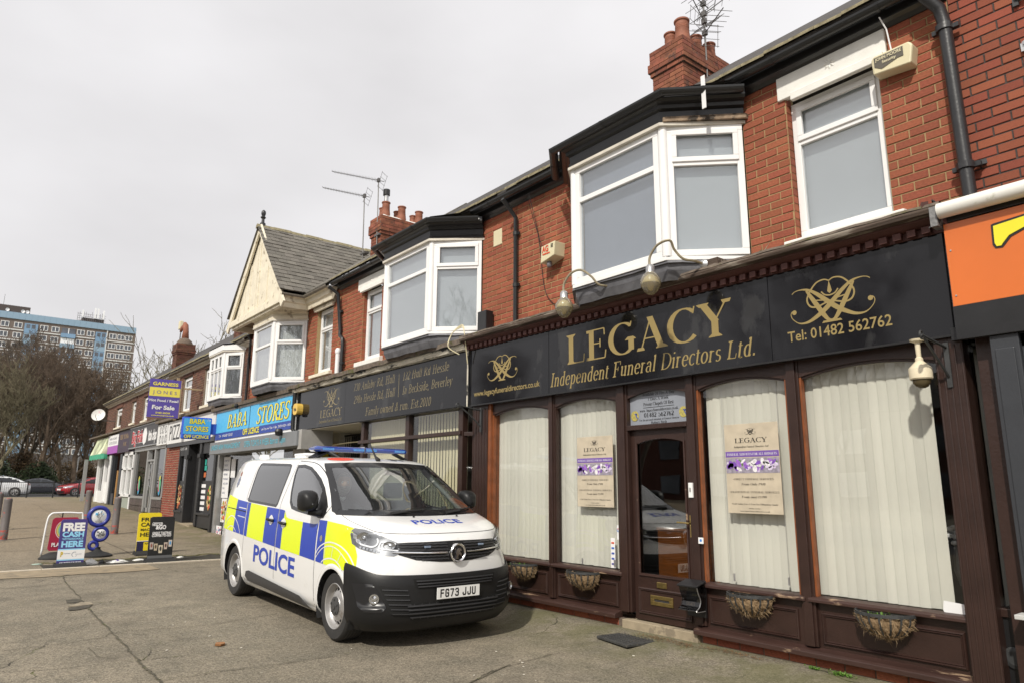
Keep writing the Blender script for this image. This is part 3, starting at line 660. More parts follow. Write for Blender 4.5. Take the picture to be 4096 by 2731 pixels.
def chimney(T, m, mm, xL, xR, yF, yB, z0, z1, nmax=110, pots=(), corbel=(.35, .28, .21), white=False):
 mb = MB().box(xL+.008, xR-.008, yF+.008, yB-.008, z0, z1-.01); c = T.part('chimney', mb, mm); n = 0; z = z0; k = 0; rest = MB()
 while z < z1 - .02:
  H = .078; e = 0; d = z1 - z
  if .30 < d < .40: e = .055
  elif .22 < d <= .30: e = .055
  elif .14 < d <= .22 and False: e = 0
  elif .40 <= d < .48: e = .028
  elif d <= .22: e = .03
  a, b = xL - e, xR + e; f, g = yF - e, yB + e
  if e: mbx = MB().box(a+.004, b-.004, f+.004, g-.004, z, z+H); T.part('corbel_course', mbx, mm, parent=c)
  for ax, u0, u1 in (('Y', a, b), ('X', f, g)):
   L = .235; off = (L/2 if (k + (ax == 'X')) % 2 else 0); u = u0 - off
   while u < u1:
    p, q = max(u, u0), min(u+L, u1)
    if q - p > .03:
     w = q-p-.009; cc = ((p+q)/2, f+.004, z+H/2) if ax == 'Y' else (b-.004, (p+q)/2, z+H/2)
     if n < nmax: brick_obj(c, T.loc, m, cc, w, H-.010, .009, ax); n += 1
     elif ax == 'Y': rest.box(cc[0]-w/2, cc[0]+w/2, cc[1]-.009, cc[1], z+.005, z+H-.005, 0, random.random())
     else: rest.box(cc[0], cc[0]+.009, cc[1]-w/2, cc[1]+w/2, z+.005, z+H-.005, 0, random.random())
    u += L
  z += H; k += 1
 if rest.f: T.part('brick_courses', rest, m, parent=c, kind='stuff')
 T.part('mortar_cap', MB().add([(xL-.03,yF-.03,z1-.02),(xR+.03,yF-.03,z1-.02),(xR+.03,yB+.03,z1-.02),(xL-.03,yB+.03,z1-.02),(xL+.08,yF+.08,z1+.07),(xR-.08,yF+.08,z1+.07),(xR-.08,yB-.08,z1+.07),(xL+.08,yB-.08,z1+.07)],
  [(0,1,5,4),(1,2,6,5),(2,3,7,6),(3,0,4,7),(4,5,6,7)]), M['stone_white'] if white else mm, parent=c)
 for (px, py, ph, pr) in pots:
  prof = [(pr*1.02, 0), (pr*1.08, .05), (pr*.98, ph*.35), (pr*.86, ph*.66), (pr*.90, ph*.68), (pr*.85, ph*.71), (pr*.89, ph*.74), (pr*.84, ph*.77), (pr*.88, ph*.80), (pr*.84, ph*.84), (pr*.86, ph*.9), (pr*1.0, ph*.93), (pr*1.02, ph*.98), (pr*.95, ph), (pr*.78, ph), (pr*.7, ph*.5)]
  T.part('chimney_pot', MB().lathe(prof, (px, py, z1), n=22), M['terracotta'], smooth=35, parent=c)
 return c
# ------------------------------------------------------------------ windows
def local(mb_l, A, B, mb=None, n_out=None):
 """boxes in (u, depth outwards, z) -> world, u along A->B; outward is to the right of A->B seen from above when facing the street"""
 A = V3(A[0], A[1], 0); B = V3(B[0], B[1], 0); U = (B - A).normalized(); Nn = V3(U.y, -U.x, 0)
 out = MB(); out.f = mb_l.f; out.mi = mb_l.mi; out.r = mb_l.r
 out.v = [A + U*v.x + Nn*v.y + UP*v.z for v in mb_l.v]
 return out
def ring(mb, u0, u1, z0, z1, w, d0, d1, mi=0):
 mb.box(u0, u1, d0, d1, z0, z0+w, mi); mb.box(u0, u1, d0, d1, z1-w, z1, mi); mb.box(u0, u0+w, d0, d1, z0+w, z1-w, mi); mb.box(u1-w, u1, d0, d1, z0+w, z1-w, mi)
def upvc_window(T, A, B, z0, z1, tz, parent=None, sash=True, split=None, name='window_frame', back='venetian', fm=None, openv=0, low_sash=False, fw=.070):
 """a white plastic window: frame with a top light over a fixed pane, glass and blind behind"""
 L = (V3(*B, 0) - V3(*A, 0)).length; mb = MB(); ring(mb, 0, L, z0, z1, fw, -.045, .02)
 mb.box(fw, L-fw, -.045, .018, tz-.03, tz+.03)
 cols = [0] + ([s*L for s in split] if split else []) + [L]
 for s in cols[1:-1]: mb.box(s-.03, s+.03, -.045, .017, z0+fw, tz-.03); mb.box(s-.03, s+.03, -.045, .017, tz+.03, z1-fw)
 for c0, c1 in zip(cols, cols[1:]):
  a = c0 + (fw if c0 == 0 else .03); b = c1 - (fw if c1 == L else .03)
  if sash: ring(mb, a-.018, b+.018, tz+.012, z1-fw+.018, .055, .0, .036)
  if low_sash: ring(mb, a-.018, b+.018, z0+fw-.018, tz-.012, .055, .0, .036)
 f = T.part(name, local(mb, A, B), fm or M['upvc'], parent=parent, bevel=.005)
 par = f if parent is None else parent
 for c0, c1 in zip(cols, cols[1:]):
  for q0, q1 in ((z0+fw, tz-.03), (tz+.03, z1-fw)):
   g = MB().box(c0+.03, c1-.03, -.02, -.012, q0, q1); T.part('pane', local(g, A, B), M['glass_win'], parent=par)
 if back == 'venetian':
  g = MB(); z = z0 + .06
  while z < z1 - .05: g.add([(.05,-.092,z),(L-.05,-.092,z),(L-.05,-.082,z+.027),(.05,-.082,z+.027)], [(0,1,2,3)]); z += .0255
  T.part('venetian_blind', local(g, A, B), M['venetian'], parent=par, kind='stuff')
  g = MB()
 elif back == 'grey': T.part('roller_blind', local(MB().box(.04, L-.04, -.10, -.095, z0+.04, z1-.04), A, B), mat('grey_roller_blind', (.25, .27, .32), .8, var=.06), parent=par)  # added sheet, no real blind: its grey stands in for the pane's duller light
 elif back == 'net':
  g = MB(); n = 40; g.grid([[V3(.04+(L-.08)*i/n, -.10-.012*sin(i*2.1), zz) for zz in (z0+.05, z1-.05)] for i in range(n+1)])
  T.part('net_curtain', local(g, A, B), M['net'], parent=par, smooth=True)
  g = MB(); random.seed(11)
  for i in range(int(L/.16)):
   for j in range(8):
    u = .12 + i*.16 + (.08 if j % 2 else 0); zz = z0 + .15 + j*(z1-z0-.25)/8
    g.add([(u+.016*cos(a*pi/3), -.084, zz+.02*sin(a*pi/3)) for a in range(6)], [tuple(range(6))])
  T.part('curtain_spots', local(g, A, B), M['white'], parent=par, kind='stuff')
 g = MB().box(-.02 if parent is None else .02, L-.02, -.60, -.58, z0, z1); T.part('room_back', local(g, A, B), M['interior'], parent=par)
 return f
def bay(T, xa, xb, xc, xd, yf, yw, z0, z1, tz, back='venetian', corn=None, skirt=True, sash_front=False, split=None):
 """a canted bay window: three framed sides, sill, corner posts"""
 P = [(xa, yw), (xb, yf), (xc, yf), (xd, yw)]; o = T.part('bay_window', MB().prism([V3(xa, yw, 0), V3(xb-.012, yf-.03, 0), V3(xc+.012, yf-.03, 0), V3(xd, yw, 0)], (0, 0, z0-.045), (0, 0, z0-.002)), M['upvc'], bevel=.004)
 for i, (A, B) in enumerate(zip(P, P[1:])):
  A3, B3 = V3(*A, 0), V3(*B, 0); U = (B3-A3).normalized(); A3 = A3 + U*.045; B3 = B3 - U*(.045 if i < 2 else .02)
  upvc_window(T, (A3.x, A3.y), (B3.x, B3.y), z0, z1, tz, parent=o, sash=(i != 1) or sash_front, name='casement', back=(back if isinstance(back, str) or not back else back[i]), split=split if i == 1 else None)
 mb = MB()
 for (x, y) in P[1:3]: mb.lathe([(.055, z0), (.055, z1)], (x, y+.02, 0), n=10)
 T.part('corner_post', mb, M['upvc'], parent=o, smooth=40)
 mb = MB().prism([V3(xa, yw, 0), V3(xb-.03, yf-.07, 0), V3(xc+.03, yf-.07, 0), V3(xd+.04, yw, 0)], (0, 0, z1), (0, 0, z1+.035))
 T.part('head_board', mb, mat('off_white_board', (.62, .58, .50), .6, var=.15, dirt=((.3, .25, .2), 8, .6, .5)), parent=o)
 T.part('ceiling', MB().prism([V3(xa, yw+.3, 0), V3(xb, yf+.02, 0), V3(xc, yf+.02, 0), V3(xd, yw+.3, 0)], (0, 0, z1+.04), (0, 0, z1+.06)), M['interior'], parent=o)
 T.part('floor', MB().prism([V3(xa, yw+.5, 0), V3(xb, yf+.05, 0), V3(xc, yf+.05, 0), V3(xd, yw+.5, 0)], (0, 0, z0-.2), (0, 0, z0-.05)), M['interior'], parent=o)
 if skirt:
  pts0 = [V3(xa-.02, yw, 0), V3(xb-.01, yf+.0, 0), V3(xc+.01, yf+.0, 0), V3(xd+.02, yw, 0)]
  mb = MB(); rows = []
  for dz, e in ((z0-.045, .012), (z0-.07, .02), (z0-.073, -.008), (z0-.15, -.014), (z0-.20, -.03), (z0-.24, -.045)):
   rows.append([V3(p.x + (0 if i in (0, 3) else (-e if i == 1 else e)), p.y - (e if i in (1, 2) else 0), dz + .006*sin(i*5+dz*40)) for i, p in enumerate(pts0)])
  R2 = []
  for r in rows:
   q = []
   for a, b in zip(r, r[1:]):
    for t in range(6): q.append(a.lerp(b, t/6) + V3(0, 0, .006*sin(t*2.3+a.x*7)))
   q.append(r[-1]); R2.append(q)
  mb.grid(R2); T.part('lead_apron', mb, M['lead'], parent=o)
 return o
def cornice(T, pts, prof, m, name='cornice', parent=None, mats=None):
 """sweep an (outwards, z) profile along a plan polyline; outwards is to the right of the path towards the street"""
 n = len(pts); P = [V3(p[0], p[1], 0) for p in pts]; nor = []
 for i in range(n):
  d1 = (P[i]-P[i-1]).normalized() if i else None; d2 = (P[i+1]-P[i]).normalized() if i < n-1 else None
  n1 = V3(d1.y, -d1.x, 0) if d1 else None; n2 = V3(d2.y, -d2.x, 0) if d2 else None
  if n1 is None: nor.append(n2)
  elif n2 is None: nor.append(n1)
  else: b = (n1+n2).normalized(); nor.append(b / max(.3, b.dot(n1)))
 mb = MB(); mb.grid([[P[i] + nor[i]*o + UP*z for i in range(n)] for o, z in prof])
 for i, rev in ((0, 1), (n-1, 0)):
  q = [P[i] + nor[i]*o + UP*z for o, z in prof]; mb.add(q, [tuple(range(len(q)))])
 return T.part(name, mb, m, parent=parent)
def gutter(T, pts, z, r=.058, m=None, parent=None, clips=True, name='gutter'):
 """half-round gutter with clips along a plan polyline (path = outer line)"""
 m = m or M['black_gutter']; prof = [(-r, z+r)] + [(r*cos(a), z + r*sin(a)) for a in [radians(180 + 22.5*k) for k in range(9)]]
 prof = [(r*cos(radians(180+22.5*k)), z + r*sin(radians(180+22.5*k))) for k in range(9)]; inner = [(o*.9, zz*.9 + z*.1) for o, zz in reversed(prof)]
 g = cornice(T, pts, prof + inner + [prof[0]], m, name, parent)
 if clips:
  mb = MB()
  for a, b in zip(pts, pts[1:]):
   A, B = V3(a[0], a[1], z), V3(b[0], b[1], z); L = (B-A).length; U = (B-A).normalized(); Nn = V3(U.y, -U.x, 0)
   k = max(1, int(L/.9))
   for i in range(k):
    c = A.lerp(B, (i+.5)/k); rows = []
    for w in (-.016, .016): rows.append([c + U*w + Nn*(r*1.13*cos(t)) + UP*(r*1.13*sin(t)) for t in [radians(178+22.5*q) for q in range(9)]])
    mb.grid(rows)
  T.part('gutter_clip', mb, m, parent=g)
 return g
def lintel(T, x0, x1, z0, z1, y, rosette=True, m=None, drop=.0):
 m = m or M['stone_white']
 mb = MB().box(x0, x1, y-.035, y+.03, z0, z1); mb.box(x0+.16, x1-.02, y-.075, y-.02, z0-.07, z0+.015)
 o = T.part('lintel', mb, m, bevel=.008)
 if rosette:
  g = MB(); c = ((x0+x1)/2+.02, (z0+z1)/2+.03)
  for k in range(8):
   a = k*pi/4; d = V3(cos(a), 0, sin(a)); s = V3(-sin(a), 0, cos(a)); p = V3(c[0], y-.036, c[1])
   g.add([p+d*.012, p+d*.035+s*.013, p+d*.06+s*.008, p+d*.064, p+d*.06-s*.008, p+d*.035-s*.013, p+d*.038+V3(0,-.012,0)], [(0,1,6),(1,2,6),(2,3,6),(3,4,6),(4,5,6),(5,0,6)])
  T.part('rosette', g, m, parent=o)
 return o
def sill(T, x0, x1, z0, z1, y, out=.09, m=None):
 return T.part('window_sill', MB().add([(x0,y-out,z0),(x1,y-out,z0),(x1,y+.05,z0),(x0,y+.05,z0),(x0,y-out,z1-.02),(x1,y-out,z1-.02),(x1,y+.05,z1),(x0,y+.05,z1)],
  [(3,2,1,0),(4,5,6,7),(0,1,5,4),(1,2,6,5),(2,3,7,6),(3,0,4,7)]), m or M['stone_white'], bevel=.01)
def pipe(T, pts, r=.038, m=None, collars=(), name='downpipe', n=12):
 o = T.part(name, MB().tube(pts, r, n), m or M['black_gutter'], smooth=40)
 if collars:
  mb = MB()
  for c in collars: mb.lathe([(r*1.0, -.03), (r*1.28, -.028), (r*1.28, .028), (r, .03)], c, n=n); mb.box(c[0]-r*2, c[0]+r*2, c[1]+r*.2, c[1]+r*.9, c[2]-.02, c[2]+.02)
  T.part('collar', mb, m or M['black_gutter'], parent=o, smooth=30)
 return o
YW = 6.30
def roof(T, x0, x1, ye=6.08, ze=5.872, yr=9.6, zt=None, m=None, tiles=True, tw=.27):
 s = .77; m = m or M['slate_dk']; zr = ze + s*(yr-ye)
 mb = MB(); mb.add([(x0,ye,ze),(x1,ye,ze),(x1,yr,zr),(x0,yr,zr),(x0,ye,ze-.03),(x1,ye,ze-.03),(x1,yr,zr-.15),(x0,yr,zr-.15)], [(0,1,2,3),(4,5,6,7),(0,1,5,4),(1,2,6,5),(0,3,7,4)])
 mb.add([(x0,yr,zr),(x1,yr,zr),(x1,yr+3.6,ze),(x0,yr+3.6,ze)], [(0,1,2,3)])
 o = T.part('roof', mb, m)
 if tiles:
  n = int((x1-x0)/tw); base = {}
  tb = MB().add([(-tw*.49,-.035,-.012),(tw*.49,-.035,-.012),(tw*.49,.30,.30*s-.012),(-tw*.49,.30,.30*s-.012),(-tw*.49,-.035,.02),(tw*.49,-.035,.02),(tw*.49,.30,.30*s+.02),(-tw*.49,.30,.30*s+.02)], [(3,2,1,0),(4,5,6,7),(0,1,5,4),(1,2,6,5),(2,3,7,6),(3,0,4,7)])
  me = tb.mesh('roof_tile', M['lichen'])
  for i in range(n):
   q = bpy.data.objects.new('roof_tile', me); COL.objects.link(q); q.parent = o; q.location = V3(x0+tw*(i+.5), ye, ze+random.uniform(-.004, .01)) - T.loc; q.rotation_euler = (random.uniform(-.03, .03), random.uniform(-.03, .03), random.uniform(-.03, .03))
 return o
def aerial(name, base, top, label, arms, group=None, r=.016):
 """TV aerial: mast and boom(s) with crossing rods; arms: (height fraction, direction, length, rods, rodlen)"""
 T = Thing(name, base, label, 'aerial', group); B = V3(*base); P = V3(*top)
 T.part('mast', MB().tube([B, P], r, 6), M['aerial'])
 for hf, d, L, n, rl in arms:
  c = B.lerp(P, hf); d = V3(*d).normalized(); s = d.cross(UP); s = s.normalized() if s.length > .1 else V3(1, 0, 0)
  mb = MB().tube([c - d*L*.12, c + d*L], .009, 5)
  for i in range(n):
   p = c + d*(L*(i+.5)/n); w = rl*(1 - .35*i/n)/2; mb.tube([p-s*w, p+s*w], .0045, 4)
  b = T.part('antenna', mb, M['aerial'])
  u = s.cross(d); mb = MB()
  for z in (-.09, -.03, .03, .09): mb.tube([c - d*L*.08 - s*rl*.55 + u*z*2, c - d*L*.08 + s*rl*.55 + u*z*2], .0045, 4)
  for w in (-.5, .5): mb.tube([c - d*L*.08 + s*rl*w - u*.2, c - d*L*.08 + s*rl*w + u*.2], .0045, 4)
  mb.box(c.x-.04, c.x+.04, c.y-.03, c.y+.03, c.z-.04, c.z+.05); T.part('reflector', mb, M['aerial'], parent=b)
 T.part('bracket', MB().box(B.x-.12, B.x+.12, B.y-.02, B.y+.1, B.z, B.z+.05).box(B.x-.12, B.x+.12, B.y-.02, B.y+.1, B.z+.3, B.z+.35), M['aerial'])
 return T
# ------------------------------------------------------------------ house over the main shop (H1)
bcn = lambda cx: (lambda q: abs(q[0]-cx))
T = Thing('terraced_house', (-4.6, 6.3, 0), 'red brick upper floor with large white bay over the big gold lettered black sign', 'house', 'terraced houses of the shopping parade')
H1 = T
win = (-3.37, -2.45, 3.86, 5.44); bayh = (-6.50, -3.875, 3.3, 5.55)
def reveal(T, x, z0, z1):
 z = z0
 while z < z1-.05: T.part('reveal_brick', MB().box(x-.02, x+.006, YW+.004, YW+.094, z+.006, z+.076), M['brick']); z += .082
brick_wall(T, M['brick'], M['mortar'], -7.75, -1.83, 3.55, 5.68, YW, [win, bayh, (-3.44, -2.35, 5.42, 5.68)], 205, keep=bcn(-2.2))
upvc_window(T, (-3.36, YW+.10), (-2.46, YW+.10), 3.93, 5.38, 4.94, back='venetian')
reveal(T, -3.37, 3.88, 5.42)
lintel(T, -3.44, -2.35, 5.42, 5.675, YW)
sill(T, -3.46, -2.33, 3.80, 3.90, YW)
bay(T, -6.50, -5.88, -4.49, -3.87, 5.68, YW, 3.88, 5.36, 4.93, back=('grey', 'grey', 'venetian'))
# black cornice that wraps the bay, then the gutter
bp = [(-7.75, YW), (-6.50, YW), (-5.88, 5.68), (-4.49, 5.68), (-3.87, YW), (-1.83, YW)]
cornice(T, bp[1:5], [(.0, 5.395), (.05, 5.395), (.06, 5.44), (.04, 5.45), (.05, 5.53), (.09, 5.55), (.10, 5.585), (.15, 5.60), (.17, 5.63), (.17, 5.70), (-.1, 5.74)], M['black_paint'])
T.part('worn_board', MB().prism([V3(-4.42, 5.63, 0), V3(-3.80, 6.25, 0), V3(-3.80, 6.30, 0), V3(-4.46, 5.66, 0)], (0, 0, 5.397), (0, 0, 5.45)), mat('peeling_timber', (.26, .19, .13), .9, var=.5, vs=14, bump=.5, dirt=((.03, .025, .02), 8, .5, .9)))
for a, b in (((-7.75, YW), (-6.52, YW)), ((-3.83, YW), (-1.83, YW))):
 cornice(T, [a, b], [(0, 5.665), (.02, 5.665), (.05, 5.70), (.09, 5.72), (.11, 5.86), (0, 5.93)], M['black_paint'], 'soffit_board')
gutter(T, [(-6.62, 6.05), (-6.06, 5.50), (-4.31, 5.50), (-3.72, 6.10)], 5.665)
gutter(T, [(-7.75, 6.10), (-6.60, 6.10)], 5.81); gutter(T, [(-3.9, 6.10), (-1.78, 6.10)], 5.81)
roof(T, -7.75, -1.80)
T.part('bay_roof', MB().add([(-6.60,6.1,5.78),(-6.0,5.55,5.72),(-4.37,5.55,5.72),(-3.75,6.1,5.78),(-5.18,6.5,6.14)], [(0,1,4),(1,2,4),(2,3,4)]), M['slate_dk'])
T.part('gutter_strap', MB().box(-4.02, -3.97, 5.78, 5.79, 5.42, 5.80), M['white'], bevel=.002)
pipe(T, [(-1.98, 6.06, 5.78), (-1.93, 6.10, 5.66), (-1.86, 6.18, 5.55), (-1.84, 6.20, 5.4), (-1.82, 6.20, 3.6)], .052, M['pipe_iron'], [(-1.845, 6.20, 5.36), (-1.825, 6.20, 4.08)])
T.part('pipe_spike', MB().bar((-1.83, 6.2, 4.08), (-1.70, 6.28, 4.10), .03, .04), M['pipe_iron'])
pipe(T, [(-7.72, 5.98, 5.68), (-7.72, 6.08, 5.6), (-7.72, 6.24, 5.45), (-7.72, 6.24, 3.62)], .034, None, [(-7.72, 6.24, 5.2), (-7.72, 6.24, 4.4)])
T.part('air_vent', MB().box(-8.33, -8.12, YW-.02, YW+.01, 5.16, 5.42), M['ivory'], bevel=.01)
chimney(T, M['brick_ch'], M['mortar_gr'], -6.83, -6.20, 8.47, 9.72, 6.9, 8.66, 92, [(-6.64, 8.75, .42, .115), (-6.36, 8.70, .50, .13), (-6.42, 9.15, .42, .115), (-6.4, 9.5, .42, .115)])
aerial('tv_aerial', (-6.16, 9.05, 7.8), (-6.16, 9.05, 10.6), 'tall mast with several aerials fixed to the chimney nearest the camera', [(.42, (.3, -.2, -.05), .8, 5, .5), (.55, (.55, .45, .5), 1.7, 11, .34), (.62, (-.1, -.9, .25), 1.1, 9, .36), (.78, (-.8, -.3, .5), 1.3, 10, .36), (.5, (0, -.6, .6), .9, 5, .5)], r=.016)
# ------------------------------------------------------------------ house H2
T = Thing('terraced_house', (-10.6, 6.3, 0), 'red brick upper floor over the long black address sign, white bay beside a narrow window', 'house', 'terraced houses of the shopping parade')
w2 = (-12.75, -11.96, 3.90, 5.46)
brick_wall(T, M['brick'], M['mortar'], -13.85, -7.75, 3.55, 5.68, YW, [w2, (-11.30, -8.625, 3.3, 5.55), (-12.96, -11.82, 5.44, 5.68)], 205, keep=bcn(-9.0))
upvc_window(T, (-12.74, YW+.10), (-11.97, YW+.10), 3.97, 5.40, 4.94, back='venetian')
reveal(T, -12.75, 3.95, 5.42)
lintel(T, -12.96, -11.82, 5.44, 5.675, YW); sill(T, -12.88, -11.82, 3.83, 3.94, YW)
bay(T, -11.30, -10.70, -9.22, -8.62, 5.70, YW, 3.88, 5.36, 4.92)
cornice(T, [(-11.30, YW), (-10.70, 5.70), (-9.22, 5.70), (-8.62, YW)], [(.0, 5.395), (.05, 5.395), (.06, 5.44), (.04, 5.45), (.05, 5.53), (.09, 5.55), (.10, 5.585), (.15, 5.60), (.17, 5.63), (.17, 5.70), (-.1, 5.74)], M['black_paint'])
for a, b in (((-13.85, YW), (-11.30, YW)), ((-8.60, YW), (-7.75, YW))):
 cornice(T, [a, b], [(0, 5.665), (.02, 5.665), (.05, 5.70), (.09, 5.72), (.11, 5.86), (0, 5.93)], M['black_paint'], 'soffit_board')
gutter(T, [(-11.42, 6.06), (-10.87, 5.52), (-9.05, 5.52), (-8.48, 6.1)], 5.665)
gutter(T, [(-13.9, 6.10), (-11.4, 6.10)], 5.81); gutter(T, [(-8.65, 6.10), (-7.75, 6.10)], 5.81)
T.part('gutter_bracket', MB().bar((-11.36, 6.0, 5.62), (-11.25, 6.22, 5.36), .05, .06), M['black_paint'])
roof(T, -13.9, -7.75)
T.part('bay_roof', MB().add([(-11.4,6.1,5.78),(-10.85,5.57,5.72),(-9.07,5.57,5.72),(-8.5,6.1,5.78),(-9.96,6.5,6.14)], [(0,1,4),(1,2,4),(2,3,4)]), M['slate_dk'])
pipe(T, [(-13.80, 5.98, 5.68), (-13.78, 6.20, 5.55), (-13.66, 6.24, 4.75), (-13.66, 6.24, 4.62), (-13.48, 6.22, 4.52), (-13.46, 6.22, 4.4), (-13.48, 6.22, 3.7)], .040, None, [(-13.72, 6.24, 5.15), (-13.47, 6.22, 4.0)])
T.part('flue', MB().tube([(-13.62, 6.2, 3.72), (-13.62, 6.2, 4.22)], .05, 12), M['white'], smooth=40)
T.part('flue_cowl', MB().lathe([(.055, 0), (.062, .02), (.062, .08), (.04, .12)], (-13.62, 6.2, 4.22), n=12), M['white'], smooth=30)
chimney(T, M['brick_ch'], M['mortar_gr'], -14.70, -14.20, 7.38, 8.75, 6.4, 7.80, 90, [(-14.58, 7.60, .34, .10), (-14.36, 7.56, .42, .105), (-14.55, 7.98, .34, .10), (-14.33, 7.98, .40, .105), (-14.5, 8.4, .32, .095), (-14.3, 8.45, .38, .105)], white=True)
T.part('flue_pipe', MB().tube([(-14.36, 7.56, 8.2), (-14.36, 7.56, 8.42)], .055, 12), M['metal'], smooth=40); T.part('flue_cap', MB().tube([(-14.36, 7.56, 8.40), (-14.36, 7.56, 8.54)], .085, 14), M['black_paint'], smooth=40)
aerial('tv_aerial', (-14.95, 7.30, 6.7), (-15.02, 7.30, 8.55), 'thin aerial mast left of the white-capped chimney, the lower of the pair', [(.99, (-.85, -.6, .32), 1.25, 15, .26)], r=.014)
aerial('tv_aerial', (-14.32, 7.34, 7.0), (-14.38, 7.34, 8.75), 'thin aerial mast in front of the white-capped chimney, the higher of the pair', [(.99, (-.85, -.6, .32), 1.35, 15, .26)], r=.014)
# ------------------------------------------------------------------ house H3 with the cream gable
T = Thing('terraced_house', (-16.7, 6.3, 0), 'red brick upper floor whose bay sits under a cream timber gable', 'house', 'terraced houses of the shopping parade')
w3 = (-15.03, -14.19, 3.93, 5.46)
brick_wall(T, M['brick'], M['mortar'], -19.45, -13.85, 3.55, 5.72, YW, [w3, (-18.0, -15.575, 3.3, 5.6), (-15.25, -14.10, 5.46, 5.74)], 60, keep=bcn(-14.0))
upvc_window(T, (-15.02, YW+.10), (-14.20, YW+.10), 3.98, 5.42, 4.94, back='net')
lintel(T, -15.25, -14.10, 5.46, 5.74, YW, m=M['cream']); sill(T, -15.15, -14.08, 3.86, 3.95, YW, m=M['cream'])
bay(T, -18.0, -17.42, -16.15, -15.57, 5.70, YW, 3.90, 5.30, 4.78, back='net')
cornice(T, [(-18.0, YW), (-17.42, 5.70), (-16.15, 5.70), (-15.57, YW)], [(0, 5.335), (.06, 5.335), (.07, 5.41), (.04, 5.42), (.05, 5.47), (.11, 5.49), (.12, 5.53), (.17, 5.55), (.20, 5.60), (.20, 5.64), (0, 5.70)], M['cream'], 'bay_cornice')
GX, GZ, GY, EW, EZ = -17.08, 7.84, 5.52, 1.82, 5.70
T.part('soffit', MB().box(GX-EW+.12, GX+EW-.12, GY+.02, YW, EZ-.06, EZ-.02), mat('brown_soffit', (.19, .15, .10), .85, var=.3))
# gable panel of vertical boards
mb = MB().prism([V3(GX-EW-.02, GY+.05, EZ-.02), V3(GX+EW+.02, GY+.05, EZ-.02), V3(GX, GY+.05, GZ-.02)], (0, 0, 0), (0, .03, 0)); gp = T.part('gable', mb, M['cream'])
nb = 13
for i in range(nb):
 x0 = GX - EW + .1 + (2*EW-.2)*i/nb; x1 = x0 + (2*EW-.2)/nb - .008
 zt = lambda x: EZ + (GZ-.04-EZ)*(1 - abs(x-GX)/(EW+.02))
 if min(zt(x0), zt(x1)) > EZ+.03: T.part('board', MB().prism([V3(x0, GY+.05, EZ), V3(x1, GY+.05, EZ), V3(x1, GY+.05, zt(x1)), V3(x0, GY+.05, zt(x0))] + ([] if not x0 < GX < x1 else []), (0, 0, 0), (0, -.012-.004*(i % 3), 0)), M['cream'], parent=gp)
for x, w in ((GX, .10), (GX-.62, .09), (GX+.62, .09)): T.part('batten', MB().box(x-w/2, x+w/2, GY+.02, GY+.058, EZ+.02, zt(x+(w/2 if x >= GX else -w/2))), M['cream'], parent=gp)
mb = MB()
for s in (-1, 1):
 a = V3(GX + s*(EW+.16), GY-.03, EZ-.22); b = V3(GX, GY-.03, GZ+.04)
 mb.bar(a, b, .05, .19, up=(0, 1, 0) if False else V3(-s*(b.z-a.z), 0, abs(b.x-a.x)*1.0)*1.0 if False else (0, 0, 1))
T.part('bargeboard', mb, M['cream'], bevel=.006)
T.part('tie_beam', MB().box(GX-EW-.02, GX+EW+.02, GY-.05, GY+.03, EZ-.14, EZ+.02), M['cream'], bevel=.006)
T.part('base_moulding', MB().box(GX-EW+.1, GX+EW-.1, GY-.0, GY+.10, EZ-.20, EZ-.14), M['cream'], bevel=.01)
# right cheek: cornice and gutter running back to the wall, then along the wall head
cornice(T, [(GX+EW-.10, GY+.05), (GX+EW-.10, YW-.12), (-13.98, YW-.12)], [(0, EZ-.22), (.03, EZ-.22), (.05, EZ-.12), (.09, EZ-.10), (.10, EZ), (.16, EZ+.03), (-.1, EZ+.08)], M['cream'], 'eaves_cornice')
gutter(T, [(GX+EW+.08, GY-.06), (GX+EW+.08, YW-.30), (-13.92, YW-.30)], EZ+.06, .05, mat('grey_gutter', (.20, .18, .15), .6, var=.3))
T.part('box_gutter', MB().box(GX-EW+.02, GX-EW+.1, GY+.05, YW, EZ-.2, EZ), M['cream'])
# slate slopes: right one slate by slate
dx, dz = EW+.10, GZ-EZ-.06; SL = sqrt(dx*dx+dz*dz); ux = V3(dx/SL, 0, -dz/SL); nn = V3(dz/SL, 0, dx/SL); rid = V3(GX, 0, GZ+.06)
vy = lambda s: 8.75 + (6.20-8.75)*(s/SL)                      # valley line with the main roof
rf = T.part('roof', MB().add([rid+V3(0,GY-.10,0), rid+ux*SL+V3(0,GY-.10,0), rid+ux*SL+V3(0,6.2,0), rid+V3(0,8.75,0)], [(0,1,2,3)]).add([rid+V3(0,GY-.10,0), V3(GX-dx, GY-.10, rid.z-dz), V3(GX-dx, 6.2, rid.z-dz), rid+V3(0,8.75,0)], [(0,1,2,3)]), M['slate'])
rows = 17; rh = SL/rows; sw = .22; random.seed(5)
sb = MB().add([(-.5,-.5,0),(.5,-.5,0),(.5,.5,0),(-.5,.5,0),(-.5,-.5,1),(.5,-.5,1),(.5,.5,1),(-.5,.5,1)], [(3,2,1,0),(4,5,6,7),(0,1,5,4),(1,2,6,5),(2,3,7,6),(3,0,4,7)]).mesh('slate', M['slate'])
cnt = 0
